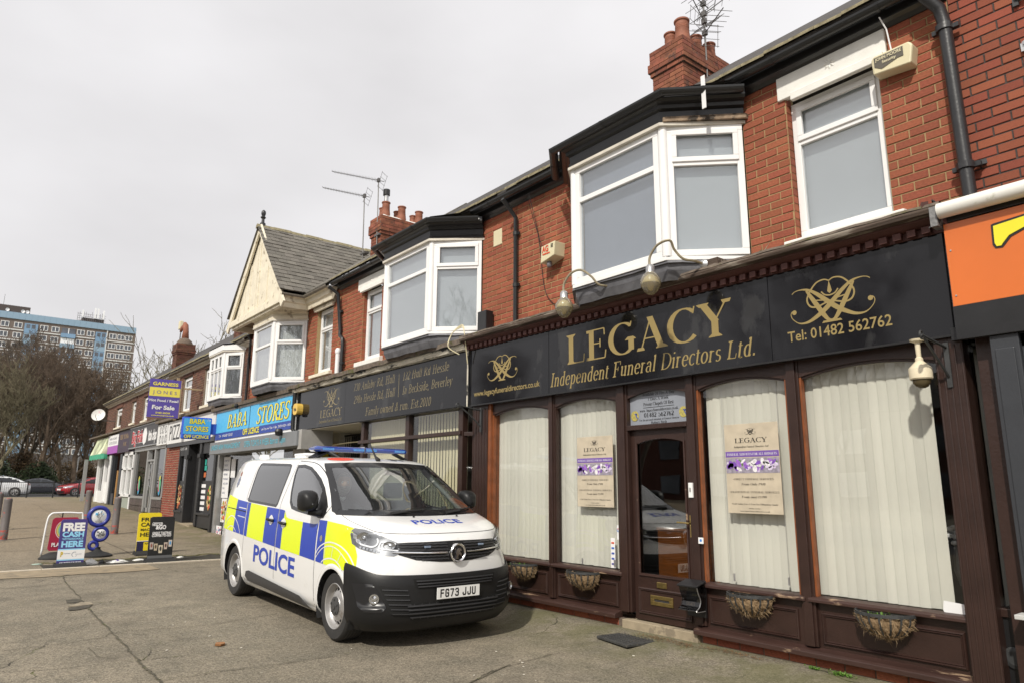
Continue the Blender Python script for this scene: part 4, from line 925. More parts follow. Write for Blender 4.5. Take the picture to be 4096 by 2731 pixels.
for r in range(rows):
 s0 = r*rh; yv = vy(s0 + rh/2); y = GY - .12 + (sw/2 if r % 2 else 0) - sw/2
 while y < yv and cnt < 290:
  a, b = max(y, GY-.12), min(y+sw-.006, yv)
  if b - a > .05:
   c = rid + ux*(s0 + rh*.5) + nn*(.016 + random.random()*.010) + V3(0, (a+b)/2, 0)
   q = bpy.data.objects.new('slate', sb); COL.objects.link(q); q.parent = rf
   Rm = Matrix((V3(0,1,0), ux, nn)).transposed().to_4x4(); th = .022
   tilt = Matrix.Rotation(.075 + random.uniform(-.012, .012), 4, 'X') @ Matrix.Rotation(random.uniform(-.015, .015), 4, 'Z')
   q.matrix_local = Matrix.Translation(c - T.loc) @ Rm @ tilt @ Matrix.Diagonal((b-a, rh*1.22, th, 1)); cnt += 1
  y += sw
# ridge tiles
rt = MB().add([(-.10,-.22,-.075),(-.06,-.22,0),(0,-.22,.03),(.06,-.22,0),(.10,-.22,-.075),(-.10,.22,-.075),(-.06,.22,0),(0,.22,.03),(.06,.22,0),(.10,.22,-.075)], [(0,1,6,5),(1,2,7,6),(2,3,8,7),(3,4,9,8),(0,4,3,2,1),(5,6,7,8,9)]).mesh('ridge_tile', M['lichen'])
for i in range(8):
 q = bpy.data.objects.new('ridge_tile', rt); COL.objects.link(q); q.parent = rf; q.location = V3(GX, GY+.1+i*.43, GZ+.09+.012*(i % 2)) - T.loc; q.rotation_euler = (random.uniform(-.02, .02), 0, 0)
T.part('finial', MB().lathe([(.075, 0), (.07, .10), (.04, .13), (.035, .22), (.07, .26), (.04, .30), (.06, .36), (.055, .42), (.02, .46), (0, .47)], (GX, GY+.02, GZ+.05), n=12), M['pipe_iron'], smooth=40)
roof(T, -19.45, -13.9, 6.0, 5.84, tiles=False, m=M['slate'])
T.part('side_wall', MB().box(-19.45, -19.35, YW, YW+.3, 3.55, 5.72), M['brick_dk'])
pipe(T, [(-19.30, 6.1, 5.55), (-19.32, 6.20, 5.4), (-19.34, 6.20, 3.7)], .036, None, [(-19.34, 6.2, 4.9)])
aerial('tv_aerial', (-21.0, 7.0, 6.5), (-21.0, 7.0, 6.9), 'low twin aerials just left of the cream gable', [(.5, (-.9, -.5, .3), .9, 9, .3), (1.5, (-.9, -.5, .3), .9, 9, .3)], r=.014)
# ------------------------------------------------------------------ dark brick houses further along
def dark_house(x0, x1, label, wins, bayx=None, ch=None, white_eave=True, nb=0):
 T = Thing('terraced_house', ((x0+x1)/2, 6.3, gz((x0+x1)/2, 6)), label, 'house', 'terraced houses of the shopping parade')
 hl = [(a, b, c, d) for a, b, c, d in wins] + ([bayx] if bayx else [])
 brick_wall(T, M['brick_dk'], mat('buff_mortar', (.25,.20,.15), .95, var=.2), x0, x1, 3.5, 5.32, YW, hl, nb, keep=bcn(x1))
 for a, b, c, d in wins:
  upvc_window(T, (a+.03, YW+.07), (b-.03, YW+.07), c+.03, d-.03, c+(d-c)*.66, back='net', fw=.07)
  T.part('window_sill', MB().box(a-.05, b+.05, YW-.08, YW, c-.08, c), M['cream'], bevel=.006)
  T.part('lintel', MB().box(a-.08, b+.08, YW-.03, YW+.02, d, min(d+.22, 5.31)), M['stone_white'] if d > 5.2 else M['brick_dk'])
 m = M['cream'] if white_eave else M['black_paint']
 cornice(T, [(x0, YW), (x1, YW)], [(0, 5.32), (.03, 5.32), (.05, 5.36), (.14, 5.38), (.15, 5.43), (0, 5.46)], mat('pale_eaves_board', (.55, .52, .45), .7, var=.2, dirt=((.2, .17, .13), 5, .55, .6)), 'eaves_board')
 gutter(T, [(x0, YW-.20), (x1, YW-.20)], 5.47, .05, mat('grey_gutter', (.2, .18, .15)), clips=False)
 roof(T, x0, x1, 6.05, 5.50, tiles=True, tw=.3)
 return T
T = dark_house(-27.4, -19.45, 'dark brick upper floor with a white bay, next to the cream gable', [(-26.5, -25.4, 3.98, 5.20), (-23.9, -22.9, 3.98, 5.20)], (-22.2, -20.0, 3.3, 5.35), nb=60)
bay(T, -22.2, -21.75, -20.5, -20.02, 5.88, YW, 3.95, 5.22, 4.75, back=None, sash_front=True, split=(.33, .66))
T.part('bay_head', MB().prism([V3(-22.25, YW, 0), V3(-21.8, 5.80, 0), V3(-20.45, 5.80, 0), V3(-19.95, YW, 0)], (0, 0, 5.257), (0, 0, 5.42)), M['upvc'], bevel=.01)
T.part('bay_roof', MB().add([(-22.3,YW,5.5),(-21.8,5.78,5.43),(-20.4,5.78,5.43),(-19.9,YW,5.5),(-21,6.5,5.75)], [(0,1,4),(1,2,4),(2,3,4)]), M['lead'])
chimney(T, M['brick_dk'], M['mortar_gr'], -24.6, -23.9, 7.3, 8.6, 5.9, 7.45, 0, [(-24.3, 7.5, .42, .11), (-24.2, 8.0, .4, .11), (-24.1, 8.4, .42, .11)])
chimney(T, M['brick_dk'], M['mortar_gr'], -20.2, -19.7, 7.2, 7.9, 6.0, 7.1, 0, [])
T = dark_house(-33.9, -27.4, 'dark brick upper floor behind the purple and yellow estate agent board', [(-32.75, -31.9, 4.1, 5.12)], None, nb=0)
c = chimney(T, M['brick_dk'], M['mortar_gr'], -33.1, -32.4, 7.3, 8.0, 5.9, 7.5, 0, [])
T.part('chimney_cap', MB().lathe([(.35, 0), (.36, .05), (.28, .22), (.16, .32), (0, .34)], (-32.75, 7.65, 7.5), n=14), M['mortar_gr'], smooth=40)
T.part('horse_head_pot', MB().tube([(-32.75, 7.65, 7.75), (-32.75, 7.65, 8.15), (-32.80, 7.62, 8.42), (-32.86, 7.6, 8.55)], .1, 10, rads=[.16, .12, .13, .06]).tube([(-32.80, 7.62, 8.45), (-32.9, 7.52, 8.3), (-32.95, 7.48, 8.12)], .07, 8, rads=[.09, .08, .05]), M['terracotta'], smooth=True)
T = dark_house(-41.2, -33.9, 'last dark brick upper floor of the row, above the green and white awning', [(-38.7, -37.4, 4.16, 5.1), (-35.1, -34.3, 4.14, 5.12)], None, nb=0)
T.part('end_wall', MB().box(-41.2, -41.0, YW, 12, .6, 5.35), M['brick_dk'])
t = Thing('floodlight_mast', (-33.5, 8, 5.9), 'thin mast with a white box on top, rising behind the far chimney', 'mast')
t.part('mast', MB().tube([(-35.4, 8, 5.9), (-35.2, 8, 8.7)], .03, 6), M['aerial']); t.part('lamp_box', MB().box(-35.35, -35.05, 7.9, 8.05, 8.7, 9.1), M['ivory'], bevel=.02)
# ------------------------------------------------------------------ neighbour on the right (H0)
T = Thing('terraced_house', (-.4, 6.3, 0), 'deep red brick wall at the right edge, above the orange sign', 'house', 'terraced houses of the shopping parade')
brick_wall(T, M['brick2'], mat('black_mortar', (.06, .05, .045), .95, var=.4, vs=40), -1.83, 1.4, 3.4, 6.6, YW+.004, [], 260, keep=bcn(-1.9))
roof(T, -1.78, 1.4, 5.95, 6.7)
for i, (x, z, lb) in enumerate([(-1.34, 4.97, 'second highest'), (-1.30, 4.63, 'third'), (-1.35, 5.38, 'highest, dark,')]):
 t = Thing('wall_bracket', (x, YW, z), 'small %s metal bracket screwed to the red wall at the right edge' % lb, 'bracket', 'brackets on the right wall')
 t.part('plate', MB().box(x-.02, x+.02, YW-.03, YW, z-.06, z+.01), M['metal'] if i < 2 else M['iron']); t.part('arm', MB().bar((x, YW-.03, z), (x+.16, YW-.10, z+.03), .025, .03), M['metal'] if i < 2 else M['iron'])
# ------------------------------------------------------------------ main shop front
YS = 6.08
T = Thing('shop_unit', (-5.2, 6.1, 0), 'brown timber shop front with large panes, cream vertical blinds and a half glazed door', 'shop front')
SF = T
def slats(T, x0, x1, z0, z1, y, w=.089, pitch=.082, ang=.12, m=None, jit=.05, gap=(), zj=.004, name='blind_slat'):
 me = MB()
 n = 5; me.grid([[V3(-w/2 + w*i/n, -.006*sin(pi*i/n), z) for z in (0, 1)] for i in range(n+1)])
 mesh = me.mesh(name, m or M['blind'], True); x = x0; k = 0
 while x < x1 - pitch*.5:
  if k not in gap:
   o = bpy.data.objects.new(name, mesh); COL.objects.link(o); o.parent = T.o; o.location = V3(x+w/2, y, z0+random.uniform(-zj, zj)) - T.loc; o.scale = (1, 1, z1-z0); o.rotation_euler = (0, 0, ang + random.uniform(-jit, jit))
  x += pitch; k += 1
 T.part('head_rail', MB().box(x0, x1, y-.02, y+.02, z1, z1+.03), M['white'])
def arch_head(mb, x0, x1, zs, zm, ztop, y0, y1, n=14):
 rows = []
 for i in range(n+1):
  t = i/n; x = x0+(x1-x0)*t; z = zs + (zm-zs)*(1-(2*t-1)**2); rows.append((x, z))
 poly = [V3(x, 0, z) for x, z in rows] + [V3(x1, 0, ztop), V3(x0, 0, ztop)]
 return mb.prism(poly, (0, y0, 0), (0, y1, 0))
def framed_panel(T, x0, x1, z0, z1, y, m=None, parent=None):
 m = m or M['wood']; p = T.part('panel', MB().box(x0+.03, x1-.03, y-.004, y+.02, z0+.03, z1-.03), m, parent=parent)
 mb = MB()
 prof = [(0, 0), (.004, -.014), (.014, -.022), (.022, -.012), (.028, -.018), (.036, -.004), (.036, 0)]
 rows = []
 for o, d in prof: rows.append([V3(x0+o, y+d, z0+o), V3(x1-o, y+d, z0+o), V3(x1-o, y+d, z1-o), V3(x0+o, y+d, z1-o)])
 mb.grid(rows, closed=True); T.part('panel_moulding', mb, m, parent=p if parent is None else parent); return p
wins = [(-8.02, -6.81), (-6.70, -5.62), (-4.49, -3.47), (-3.34, -2.15)]
for i, (a, b) in enumerate(wins):
 # stall riser with a raised moulded panel, sill above, worn base board below
 T.part('stall_riser', MB().box(a-.06, b+.06, YS+.02, YS+.06, .13, .54), M['wood'])
 framed_panel(T, a+.03, b-.05, .19, .455, YS+.02)
 T.part('window_sill', MB().prism([V3(a-.05, YS-.05, .535), V3(a-.05, YS-.05, .56), V3(a-.05, YS-.03, .575), V3(a-.05, YS+.07, .585), V3(a-.05, YS+.07, .53)], (0, 0, 0), (b-a+.1, 0, 0)), M['wood_worn'], bevel=.004)
 mb = MB(); arch_head(mb, a, b, 2.50, 2.575, 2.70, YS-.005, YS+.06); T.part('arched_head', mb, M['wood'], bevel=.004)
 mb = MB(); arch_head(mb, a, b, 2.482, 2.557, 2.6, YS+.012, YS+.05); T.part('head_bead', mb, M['wood'])
 T.part('glazing_bead', MB().box(a, a+.02, YS+.0, YS+.05, .58, 2.52).box(b-.018, b, YS+.0, YS+.05, .58, 2.52), M['wood_red'] if i != 1 else M['wood'])
 T.part('window_pane', MB().box(a, b, YS+.045, YS+.051, .57, 2.60), M['glass_shop'])
for a, b in ((-8.42, -7.55+.02), ): pass
T.part('base_board', MB().prism([V3(-8.45, YS-.085, .085), V3(-8.45, YS-.085, .125), V3(-8.45, YS-.06, .14), V3(-8.45, YS+.05, .165), V3(-8.45, YS+.05, .085)], (0, 0, 0), (2.80, 0, 0)), M['wood_worn'], bevel=.005)
T.part('base_board', MB().prism([V3(-4.60, YS-.085, .085), V3(-4.60, YS-.085, .125), V3(-4.60, YS-.06, .14), V3(-4.60, YS+.05, .165), V3(-4.60, YS+.05, .085)], (0, 0, 0), (2.46, 0, 0)), M['wood_worn'], bevel=.005)
# brick plinth below
pl = T.part('plinth', MB().box(-8.45, -1.9, YS+.0, YS+.3, -.12, .085), M['mortar_gr'])
brickwork(pl, T.loc, M['brick'], -8.45, -5.66, -.08, .085, YS, [], 30, name='brick'); brickwork(pl, T.loc, M['brick'], -4.55, -1.95, -.08, .085, YS, [], 30)
# mullions and posts
def mullion(x0, x1, z0=.165, z1=2.70, y0=None, name='mullion'):
 y0 = y0 or YS-.035; w = x1-x0
 mb = MB().box(x0, x1, y0+.02, YS+.10, z0, z1).box(x0+w*.18, x1-w*.18, y0, y0+.02, z0, z1)
 return T.part(name, mb, M['wood'], bevel=.006)
mullion(-6.81, -6.70); mullion(-5.62, -5.455, name='door_post'); mullion(-4.625, -4.49, name='door_post'); mullion(-3.47, -3.34)
# fluted pilasters
def pilaster(T, x0, x1, y0, y1, z0, z1, n=4, m=None):
 m = m or M['wood']; mb = MB().box(x0, x1, y0+.012, y1, z0, z1); w = (x1-x0)/(n+.5)
 for k in range(n+1):
  x = x0 + w*.1 + w*k*1.0; mb.tube([(x+w*.12, y0+.014, z0+.12), (x+w*.12, y0+.014, z1-.1)], w*.2, 8)
 mb.box(x0-.01, x1+.01, y0-.01, y1, z0, z0+.10)
 return T.part('pilaster', mb, m, smooth=35)
pilaster(T, -2.15, -1.95, 5.99, 6.22, 0, 2.70, 4); pilaster(T, -8.45, -8.08, 6.02, 6.24, 0, 2.70, 5)
T.part('side_post', MB().box(-8.08, -8.02, 6.04, 6.2, .08, 2.70), M['wood_red'])
# door
D = T.part('door', MB().box(-5.455, -5.385, YS+.045, YS+.09, .10, 2.135).box(-4.70, -4.625, YS+.045, YS+.09, .10, 2.135).box(-5.385, -4.70, YS+.045, YS+.09, .10, .575), M['wood'], bevel=.004)
mb = MB(); arch_head(mb, -5.385, -4.70, 1.975, 2.03, 2.135, YS+.045, YS+.09); T.part('door_head', mb, M['wood'], parent=D)
framed_panel(T, -5.40, -4.69, .165, .44, YS+.045, parent=D)
T.part('door_glass', MB().box(-5.39, -4.69, YS+.066, YS+.072, .56, 2.04), M['glass_door'], parent=D)
T.part('glass_bead', MB().box(-5.385, -5.365, YS+.035, YS+.05, .575, 1.99).box(-4.718, -4.70, YS+.035, YS+.05, .575, 1.99).box(-5.385, -4.70, YS+.03, YS+.05, .56, .585), M['wood_worn'], parent=D)
T.part('letter_plate', MB().box(-5.23, -4.93, YS+.030, YS+.046, .272, .31).box(-5.23, -4.93, YS+.030, YS+.046, .335, .372).box(-5.23, -5.18, YS+.030, YS+.046, .31, .335).box(-4.98, -4.93, YS+.030, YS+.046, .31, .335), M['brass'], parent=D, bevel=.003)
T.part('letter_flap', MB().box(-5.18, -4.98, YS+.038, YS+.05, .31, .335), M['dark'], parent=D)
T.part('lock_plate', MB().box(-5.14, -5.01, YS+.032, YS+.046, .452, .512), M['brass'], parent=D, bevel=.004)
T.part('door_handle', MB().box(-4.672, -4.638, YS+.033, YS+.046, 1.00, 1.22).tube([(-4.655, YS+.04, 1.14), (-4.655, YS-.01, 1.14), (-4.69, YS-.015, 1.142), (-4.80, YS-.012, 1.145)], .009, 8), M['brass'], parent=D, smooth=30)
T.part('transom', MB().box(-5.46, -4.62, YS-.02, YS+.10, 2.135, 2.19), M['wood'], bevel=.005)
mb = MB(); arch_head(mb, -5.46, -4.62, 2.50, 2.565, 2.70, YS+.0, YS+.06); T.part('arched_head', mb, M['wood'])
fl = T.part('fanlight_panel', MB().box(-5.47, -4.60, YS+.05, YS+.058, 2.18, 2.58), mat('frosted_panel_shaded', (.27, .29, .33), .35, var=.04))  # the shade over the door head is mixed into this panel's grey
mb = MB(); yy = YS+.047; cx = -5.04
for s, z, h, w in (('Available 24 Hrs A Day', 2.515, .034, .46), ('7 Days A Week', 2.462, .034, .29), ('Private Chapels Of Rest', 2.405, .036, .43)): sign_text(mb, s, cx, z, yy, h, 'serif', align='C', width=w, track=.02)
mb.box(cx-.22, cx+.22, yy, yy+.001, 2.382, 2.386)
for s, z, h, w in (('www. legacyfuneraldirectors.co.uk', 2.338, .030, .54), ('01482 562762', 2.276, .048, .42), ('For the personal attention of Funeral Director', 2.237, .020, .56), ('Robert Bush', 2.200, .026, .22)): sign_text(mb, s, cx, z, yy, h, 'serif', align='C', width=w, track=.02)
T.part('lettering', mb, M['black'], parent=fl)
mb = MB()
for x in (-5.385, -4.70): mb.lathe([(.058, 0), (.058, -.002), (0, -.002)], (x, yy, 2.30), 'Y', 24)
T.part('gold_badge', mb, mat('gold_badge', (.42, .36, .10), .5, var=.4, vs=40), parent=fl)
mb = MB()
for x in (-5.385, -4.70): v, f = ribbon(crom([(-.3,.4),(-.1,.2),(.1,.35),(0,-.1),(.25,-.3),(.1,-.45)], 4), .18); place2d(mb, v, f, (x+.02, yy-.004, 2.30), FR, UP, .07, align='C')
T.part('badge_figure', mb, mat('badge_blue', (.05, .09, .35), .5), parent=fl)
T.part('door_step', MB().box(-5.58, -4.58, YS-.045, YS+.2, -.02, .088), M['kerb'], bevel=.008)
T.part('door_bell', MB().box(-4.605, -4.555, YS-.055, YS-.03, 1.40, 1.55), M['upvc'], bevel=.004); T.part('bell_push', MB().box(-4.588, -4.572, YS-.06, YS-.05, 1.46, 1.50), M['metal'])
# blinds, room behind
slats(T, -8.02, -6.80, .585, 2.56, YS+.13, ang=.15, jit=.05); slats(T, -6.74, -5.60, .585, 2.58, YS+.13, ang=.15, jit=.06)
slats(T, -4.46, -3.44, .582, 2.56, YS+.13, ang=.17, jit=.08); slats(T, -3.36, -2.26, .585, 2.57, YS+.13, ang=.17, jit=.09)
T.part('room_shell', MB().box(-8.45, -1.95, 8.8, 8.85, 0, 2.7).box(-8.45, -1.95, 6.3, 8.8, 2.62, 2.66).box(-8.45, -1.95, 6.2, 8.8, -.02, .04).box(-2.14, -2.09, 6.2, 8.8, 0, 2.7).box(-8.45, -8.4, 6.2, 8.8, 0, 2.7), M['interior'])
T.part('back_screen', MB().box(-5.47, -5.06, 6.55, 6.58, .15, 1.02).box(-5.05, -4.66, 6.55, 6.58, .15, 1.02), M['panelwood'], bevel=.01)
T.part('screen_rail', MB().box(-5.47, -4.66, 6.54, 6.60, 1.02, 1.05).box(-5.065, -5.045, 6.53, 6.58, .15, 1.02), M['panelwood'])
# fixings low on the panes
mb = MB()
for x, z in ((-6.26, .60), (-4.17, .62), (-3.60, .64), (-5.74, .62)): mb.tube([(x, YS+.03, z), (x, YS+.03, z+.07)], .009, 8)
T.part('cable_end', mb, M['metal'], smooth=40)
mb = MB()
for x in (-6.34, -5.70, -4.21, -3.60): mb.tube([(x, YS+.035, .66), (x, YS+.035, 2.50)], .0015, 4)
T.part('display_cable', mb, M['metal'])
t = Thing('vase_of_flowers', (-2.20, 6.5, .5), 'white artificial flowers seen through the narrow gap at the right end of the blinds', 'flowers')
mb = MB(); random.seed(9)
for i in range(26):
 p = V3(-2.28+random.gauss(0,.05), 6.45+random.gauss(0,.05), 1.13+random.gauss(0,.05)); mb.lathe([(0,-.02),(.022,-.008),(.026,.008),(.01,.02)], p, n=7)
t.part('blossom', mb, M['white'], kind='stuff'); t.part('vase', MB().lathe([(.04, 0), (.07, .12), (.05, .3), (.06, .34)], (-2.28, 6.45, .75), n=14), mat('grey_vase', (.2,.2,.2), .3), smooth=40); t.part('stand', MB().tube([(-2.28, 6.45, .05), (-2.28, 6.45, .75)], .02, 8), M['dark'])
# cards on the glass
t = Thing('window_card', (-2.24, YS+.03, .58), 'torn blank white card in the bottom right corner of the large right window', 'card')
t.part('card', MB().prism([V3(-2.34,0,.595), V3(-2.31,0,.535), V3(-2.16,0,.52), V3(-2.15,0,.65), V3(-2.33,0,.665)], (0, YS+.036, 0), (0, YS+.039, 0)), M['white'])
t = Thing('payment_stickers', (-5.80, YS+.04, .7), 'tall white strip of small payment card stickers low in the pane left of the door', 'sticker')
t.part('strip', MB().box(-5.80, -5.735, YS+.038, YS+.041, .60, .93), M['white'])
for i, c in enumerate([(.6,.1,.05),(.05,.15,.5),(.05,.1,.4),(.05,.1,.4),(.1,.1,.3)]):
 t.part('card_logo', MB().box(-5.788, -5.747, YS+.035, YS+.038, .865-.058*i, .885-.058*i), mat('logo_%d' % i, c, .5, var=0))
t = Thing('window_sticker', (-5.66, YS+.04, 1.0), 'small white sticker with a multicoloured letter G beside the door post', 'sticker')
t.part('sticker', MB().box(-5.70, -5.655, YS+.038, YS+.041, .915, 1.075), M['white'])
mb = MB(); v, f = ribbon(arc(0,0,.5,.5,50,330,14)+[(.5,0),(.1,0)], .22); place2d(mb, v, f, (-5.678, YS+.034, 1.02), FR, UP, .032, align='C'); t.part('letter_g', mb, mat('g_blue', (.06,.22,.6), .5, var=0))
mb = MB(); v, f = ribbon(arc(0,0,.5,.5,50,140,6), .23); place2d(mb, v, f, (-5.678, YS+.033, 1.02), FR, UP, .032, align='C'); t.part('letter_g_top', mb, mat('g_red', (.65,.05,.03), .5, var=0))
t = Thing('window_sticker', (-4.5, YS+.04, .98), 'small white sticker with a blue dot on the right door post edge', 'sticker')
t.part('sticker', MB().box(-4.52, -4.46, YS-.04, YS-.036, .95, 1.01), M['white']); t.part('blue_dot', MB().lathe([(.014,0),(.014,-.001),(0,-.001)], (-4.49, YS-.041, .982), 'Y', 14), mat('g_blue', (.06,.22,.6)))
# posters hanging in the windows
M['parch'] = mat('parchment_poster', (.52, .45, .34), .5, var=.14, vs=9)
M['purple'] = mat('purple_print', (.17, .09, .36), .45, var=.05)
def flowers_print(T, x0, x1, z0, z1, y, par):
 random.seed(21); lay = [((.55,.45,.62), .0), ((.30,.13,.50), .0008), ((.62,.55,.70), .0016), ((.20,.08,.42), .0024), ((.72,.70,.72), .0032), ((.12,.20,.06), .0006)]
 T.part('flower_ground', MB().box(x0, x1, y-.0005, y, z0, z1), mat('grey_lilac', (.30,.27,.33), .5, var=.4, vs=30), parent=par)
 for k, (c, d) in enumerate(lay):
  mb = MB()
  for i in range(9 if k != 5 else 6):
   r = random.uniform(.022, .05); cx = random.uniform(x0+r, x1-r); cz = random.uniform(z0+r, z1-r); a0 = random.random()*6; ex = random.uniform(.5, 1)
   mb.add([(cx + r*cos(a0)*cos(a)*1.0 - r*ex*sin(a0)*sin(a)*.7, y-.001-d, max(z0, min(z1, cz + r*sin(a0)*cos(a) + r*ex*cos(a0)*sin(a)*.7))) for a in [q*pi/5 for q in range(10)]], [tuple(range(10))])
  T.part('petals', mb, mat('petal_%d' % k, c, .5, var=.35, vs=60), parent=par, kind='stuff')
def poster(x0, x1, z0, z1, label):
 y = YS+.02; T = Thing('poster', ((x0+x1)/2, y, z0), label, 'poster', 'price posters in the shop windows')
 b = T.part('board', MB().box(x0, x1, y, y+.006, z0, z1), M['parch'], bevel=.002); w = x1-x0; h = z1-z0; cx = (x0+x1)/2; y -= .0015
 mb = MB(); monogram(mb, (cx, y, z1-.125*h), FR, UP, .07*h, 1.0)
 sign_text(mb, 'LEGACY', cx, z1-.215*h, y, .052*h, 'serif', align='C', width=.60*w)
 sign_text(mb, 'Independent Funeral Directors Ltd', cx, z1-.27*h, y, .020*h, 'serif', align='C', width=.64*w, shear=.2)
 for s, zz, hh, ww in (('*DIRECT FUNERAL SERVICES', .632, .020, .74), ('*TRADITIONAL FUNERAL SERVICES', .775, .020, .90), ('*Call Today For A Free No Obligation Quote', .905, .017, .84), ('01482 562762', .95, .012, .2), ('www.legacyfuneraldirectors.co.uk', .98, .013, .54)):
  sign_text(mb, s, cx, z1-zz*h, y, hh*h, 'serif', align='C', width=ww*w, track=.03)
 for s, zz, ww in (('From Only £970', .69, .44), ('From Just £1799', .83, .46)): sign_text(mb, s, cx, z1-zz*h, y, .024*h, 'serif', align='C', width=ww*w, shear=.2, track=.03)
 T.part('print', mb, M['black'], parent=b)
 T.part('purple_band', MB().box(x0+.005, x1-.005, y-.0005, y+.001, z1-.375*h, z1-.31*h), M['purple'], parent=b)
 mb = MB(); sign_text(mb, 'FUNERAL SERVICES FOR ALL BUDGETS', cx, z1-.357*h, y-.002, .026*h, 'serif', align='C', width=.92*w, track=.03); T.part('band_print', mb, M['white'], parent=b)
 flowers_print(T, x0+.005, x1-.005, z1-.555*h, z1-.385*h, y, b)
poster(-6.32, -5.72, 1.27, 2.10, 'parchment price poster with purple flowers in the window left of the door')
poster(-4.19, -3.60, 1.26, 2.12, 'parchment price poster with purple flowers in the window right of the door')
# ------------------------------------------------------------------ main sign
T = Thing('shop_sign', (-5.2, 5.98, 2.67), 'large glossy black sign with gold serif lettering over the brown shop front', 'shop sign')
b = T.part('sign_box', MB().box(-8.48, -1.98, 6.0, 6.3, 2.66, 3.60), M['black_paint'])
for x0, x1 in ((-8.475, -6.703), (-6.697, -3.533), (-3.527, -1.985)): T.part('sign_panel', MB().box(x0, x1, 5.98, 5.995, 2.67, 3.50), M['sign_black'], bevel=.002)
y = 5.9785
mb = MB(); sign_text(mb, 'LEGACY', -6.36, 3.005, y, .37, 'serif', width=2.42, T=.17, t=.04, track=.0); T.part('large_lettering', mb, M['gold'])
mb = MB(); sign_text(mb, 'Independent Funeral Directors Ltd.', -6.67, 2.755, y, .178, 'serif', width=2.96, shear=.22, T=.125, t=.045, track=.03); T.part('italic_lettering', mb, M['gold'])
mb = MB(); sign_text(mb, 'www.legacyfuneraldirectors.co.uk', -8.36, 2.795, y, .075, 'sans', width=1.48, bold=.02); T.part('web_address', mb, M['gold'])
mb = MB(); sign_text(mb, 'Tel: 01482 562762', -3.36, 2.825, y, .092, 'sans', width=.93, bold=.015); T.part('telephone_number', mb, M['gold'])
mb = MB(); monogram(mb, (-7.69, y, 2.97), FR, UP, .345, 1.15); T.part('left_monogram', mb, M['gold'])
mb = MB(); monogram(mb, (-2.93, y, 2.955), FR, UP, .385, 1.1); T.part('right_monogram', mb, M['gold'])
T.part('lower_trim', MB().box(-8.48, -1.98, 5.965, 5.995, 2.655, 2.672), M['black_paint'])
# dentils and cornice
T.part('frieze', MB().box(-8.5, -1.97, 5.965, 6.0, 3.50, 3.60), M['oxide'])
me = MB().box(-.032, .032, -.05, 0, -.028, .028).mesh('dentil', M['oxide']); x = -8.46
while x < -1.99:
 o = bpy.data.objects.new('dentil', me); COL.objects.link(o); o.parent = T.o; o.location = V3(x, 5.965, 3.535) - T.loc; x += .112
T.part('cornice_moulding', MB().prism([V3(0,5.93,3.565), V3(0,5.90,3.575), V3(0,5.86,3.60), V3(0,5.86,3.615), V3(0,6.1,3.615), V3(0,6.1,3.565)], (-8.5,0,0), (-1.95,0,0)), M['oxide'])
T.part('timber_cornice', MB().prism([V3(0,5.84,3.615), V3(0,5.80,3.625), V3(0,5.79,3.655), V3(0,5.80,3.675), V3(0,6.1,3.685), V3(0,6.1,3.615)], (-8.52,0,0), (-1.93,0,0)), M['old_timber'], bevel=.004)
mb = MB(); mb.grid([[V3(-8.52+6.6*i/60, yy, zz + .004*sin(i*1.7+yy*30)) for yy, zz in ((5.795,3.677),(5.80,3.70),(6.05,3.73),(6.28,3.765))] for i in range(61)]); T.part('felt_covering', mb, M['felt'])
T.part('end_cap', MB().prism([V3(-1.99, 5.78, 3.50), V3(-1.99, 5.78, 3.66), V3(-1.99, 5.9, 3.66), V3(-1.99, 5.9, 3.50)], (0,0,0), (.05,0,0)), mat('bare_lead_end', (.22,.22,.22), .6, metal=.3, var=.4, vs=20, bump=.5))
mb = MB(); random.seed(4)
for (a, b_, z0, z1) in ((-3.78, -3.70, 3.76, 3.92), (-3.86, -3.76, 3.80, 3.88)): mb.prism([V3(a, 6.22, z0), V3(b_, 6.18, z0+.03), V3(b_+.10, 6.20, z1)], (0,0,0), (0,.004,0))
T.part('flashing_scrap', mb, M['green'])
# hanging bracket under each end
def scroll_bracket(x, label, s=1):
 t = Thing('iron_bracket', (x, 6.0, 2.5), label, 'bracket', 'sign brackets'); mb = MB()
 mb.tube([(x, 6.0, 2.30), (x, 6.0, 2.62)], .012, 6); mb.tube([(x, 6.0, 2.34), (x-.02*s, 5.82, 2.50), (x-.02*s, 5.66, 2.60), (x-.02*s, 5.60, 2.63)], .011, 6); mb.tube([(x, 6.0, 2.58), (x-.02*s, 5.60, 2.63)], .011, 6)
 mb.tube([(x-.02*s, 5.60 + .03*cos(a), 2.63 + .03*sin(a)) for a in [k*pi/5 for k in range(10)]], .008, 6); t.part('arm', mb, M['iron'], smooth=40); t.part('wall_plate', MB().box(x-.018, x+.018, 5.985, 6.0, 2.27, 2.62), M['iron'])
scroll_bracket(-2.06, 'small black iron bracket at the right end of the big black sign'); scroll_bracket(-8.2, 'small black iron bracket where the two black signs meet')
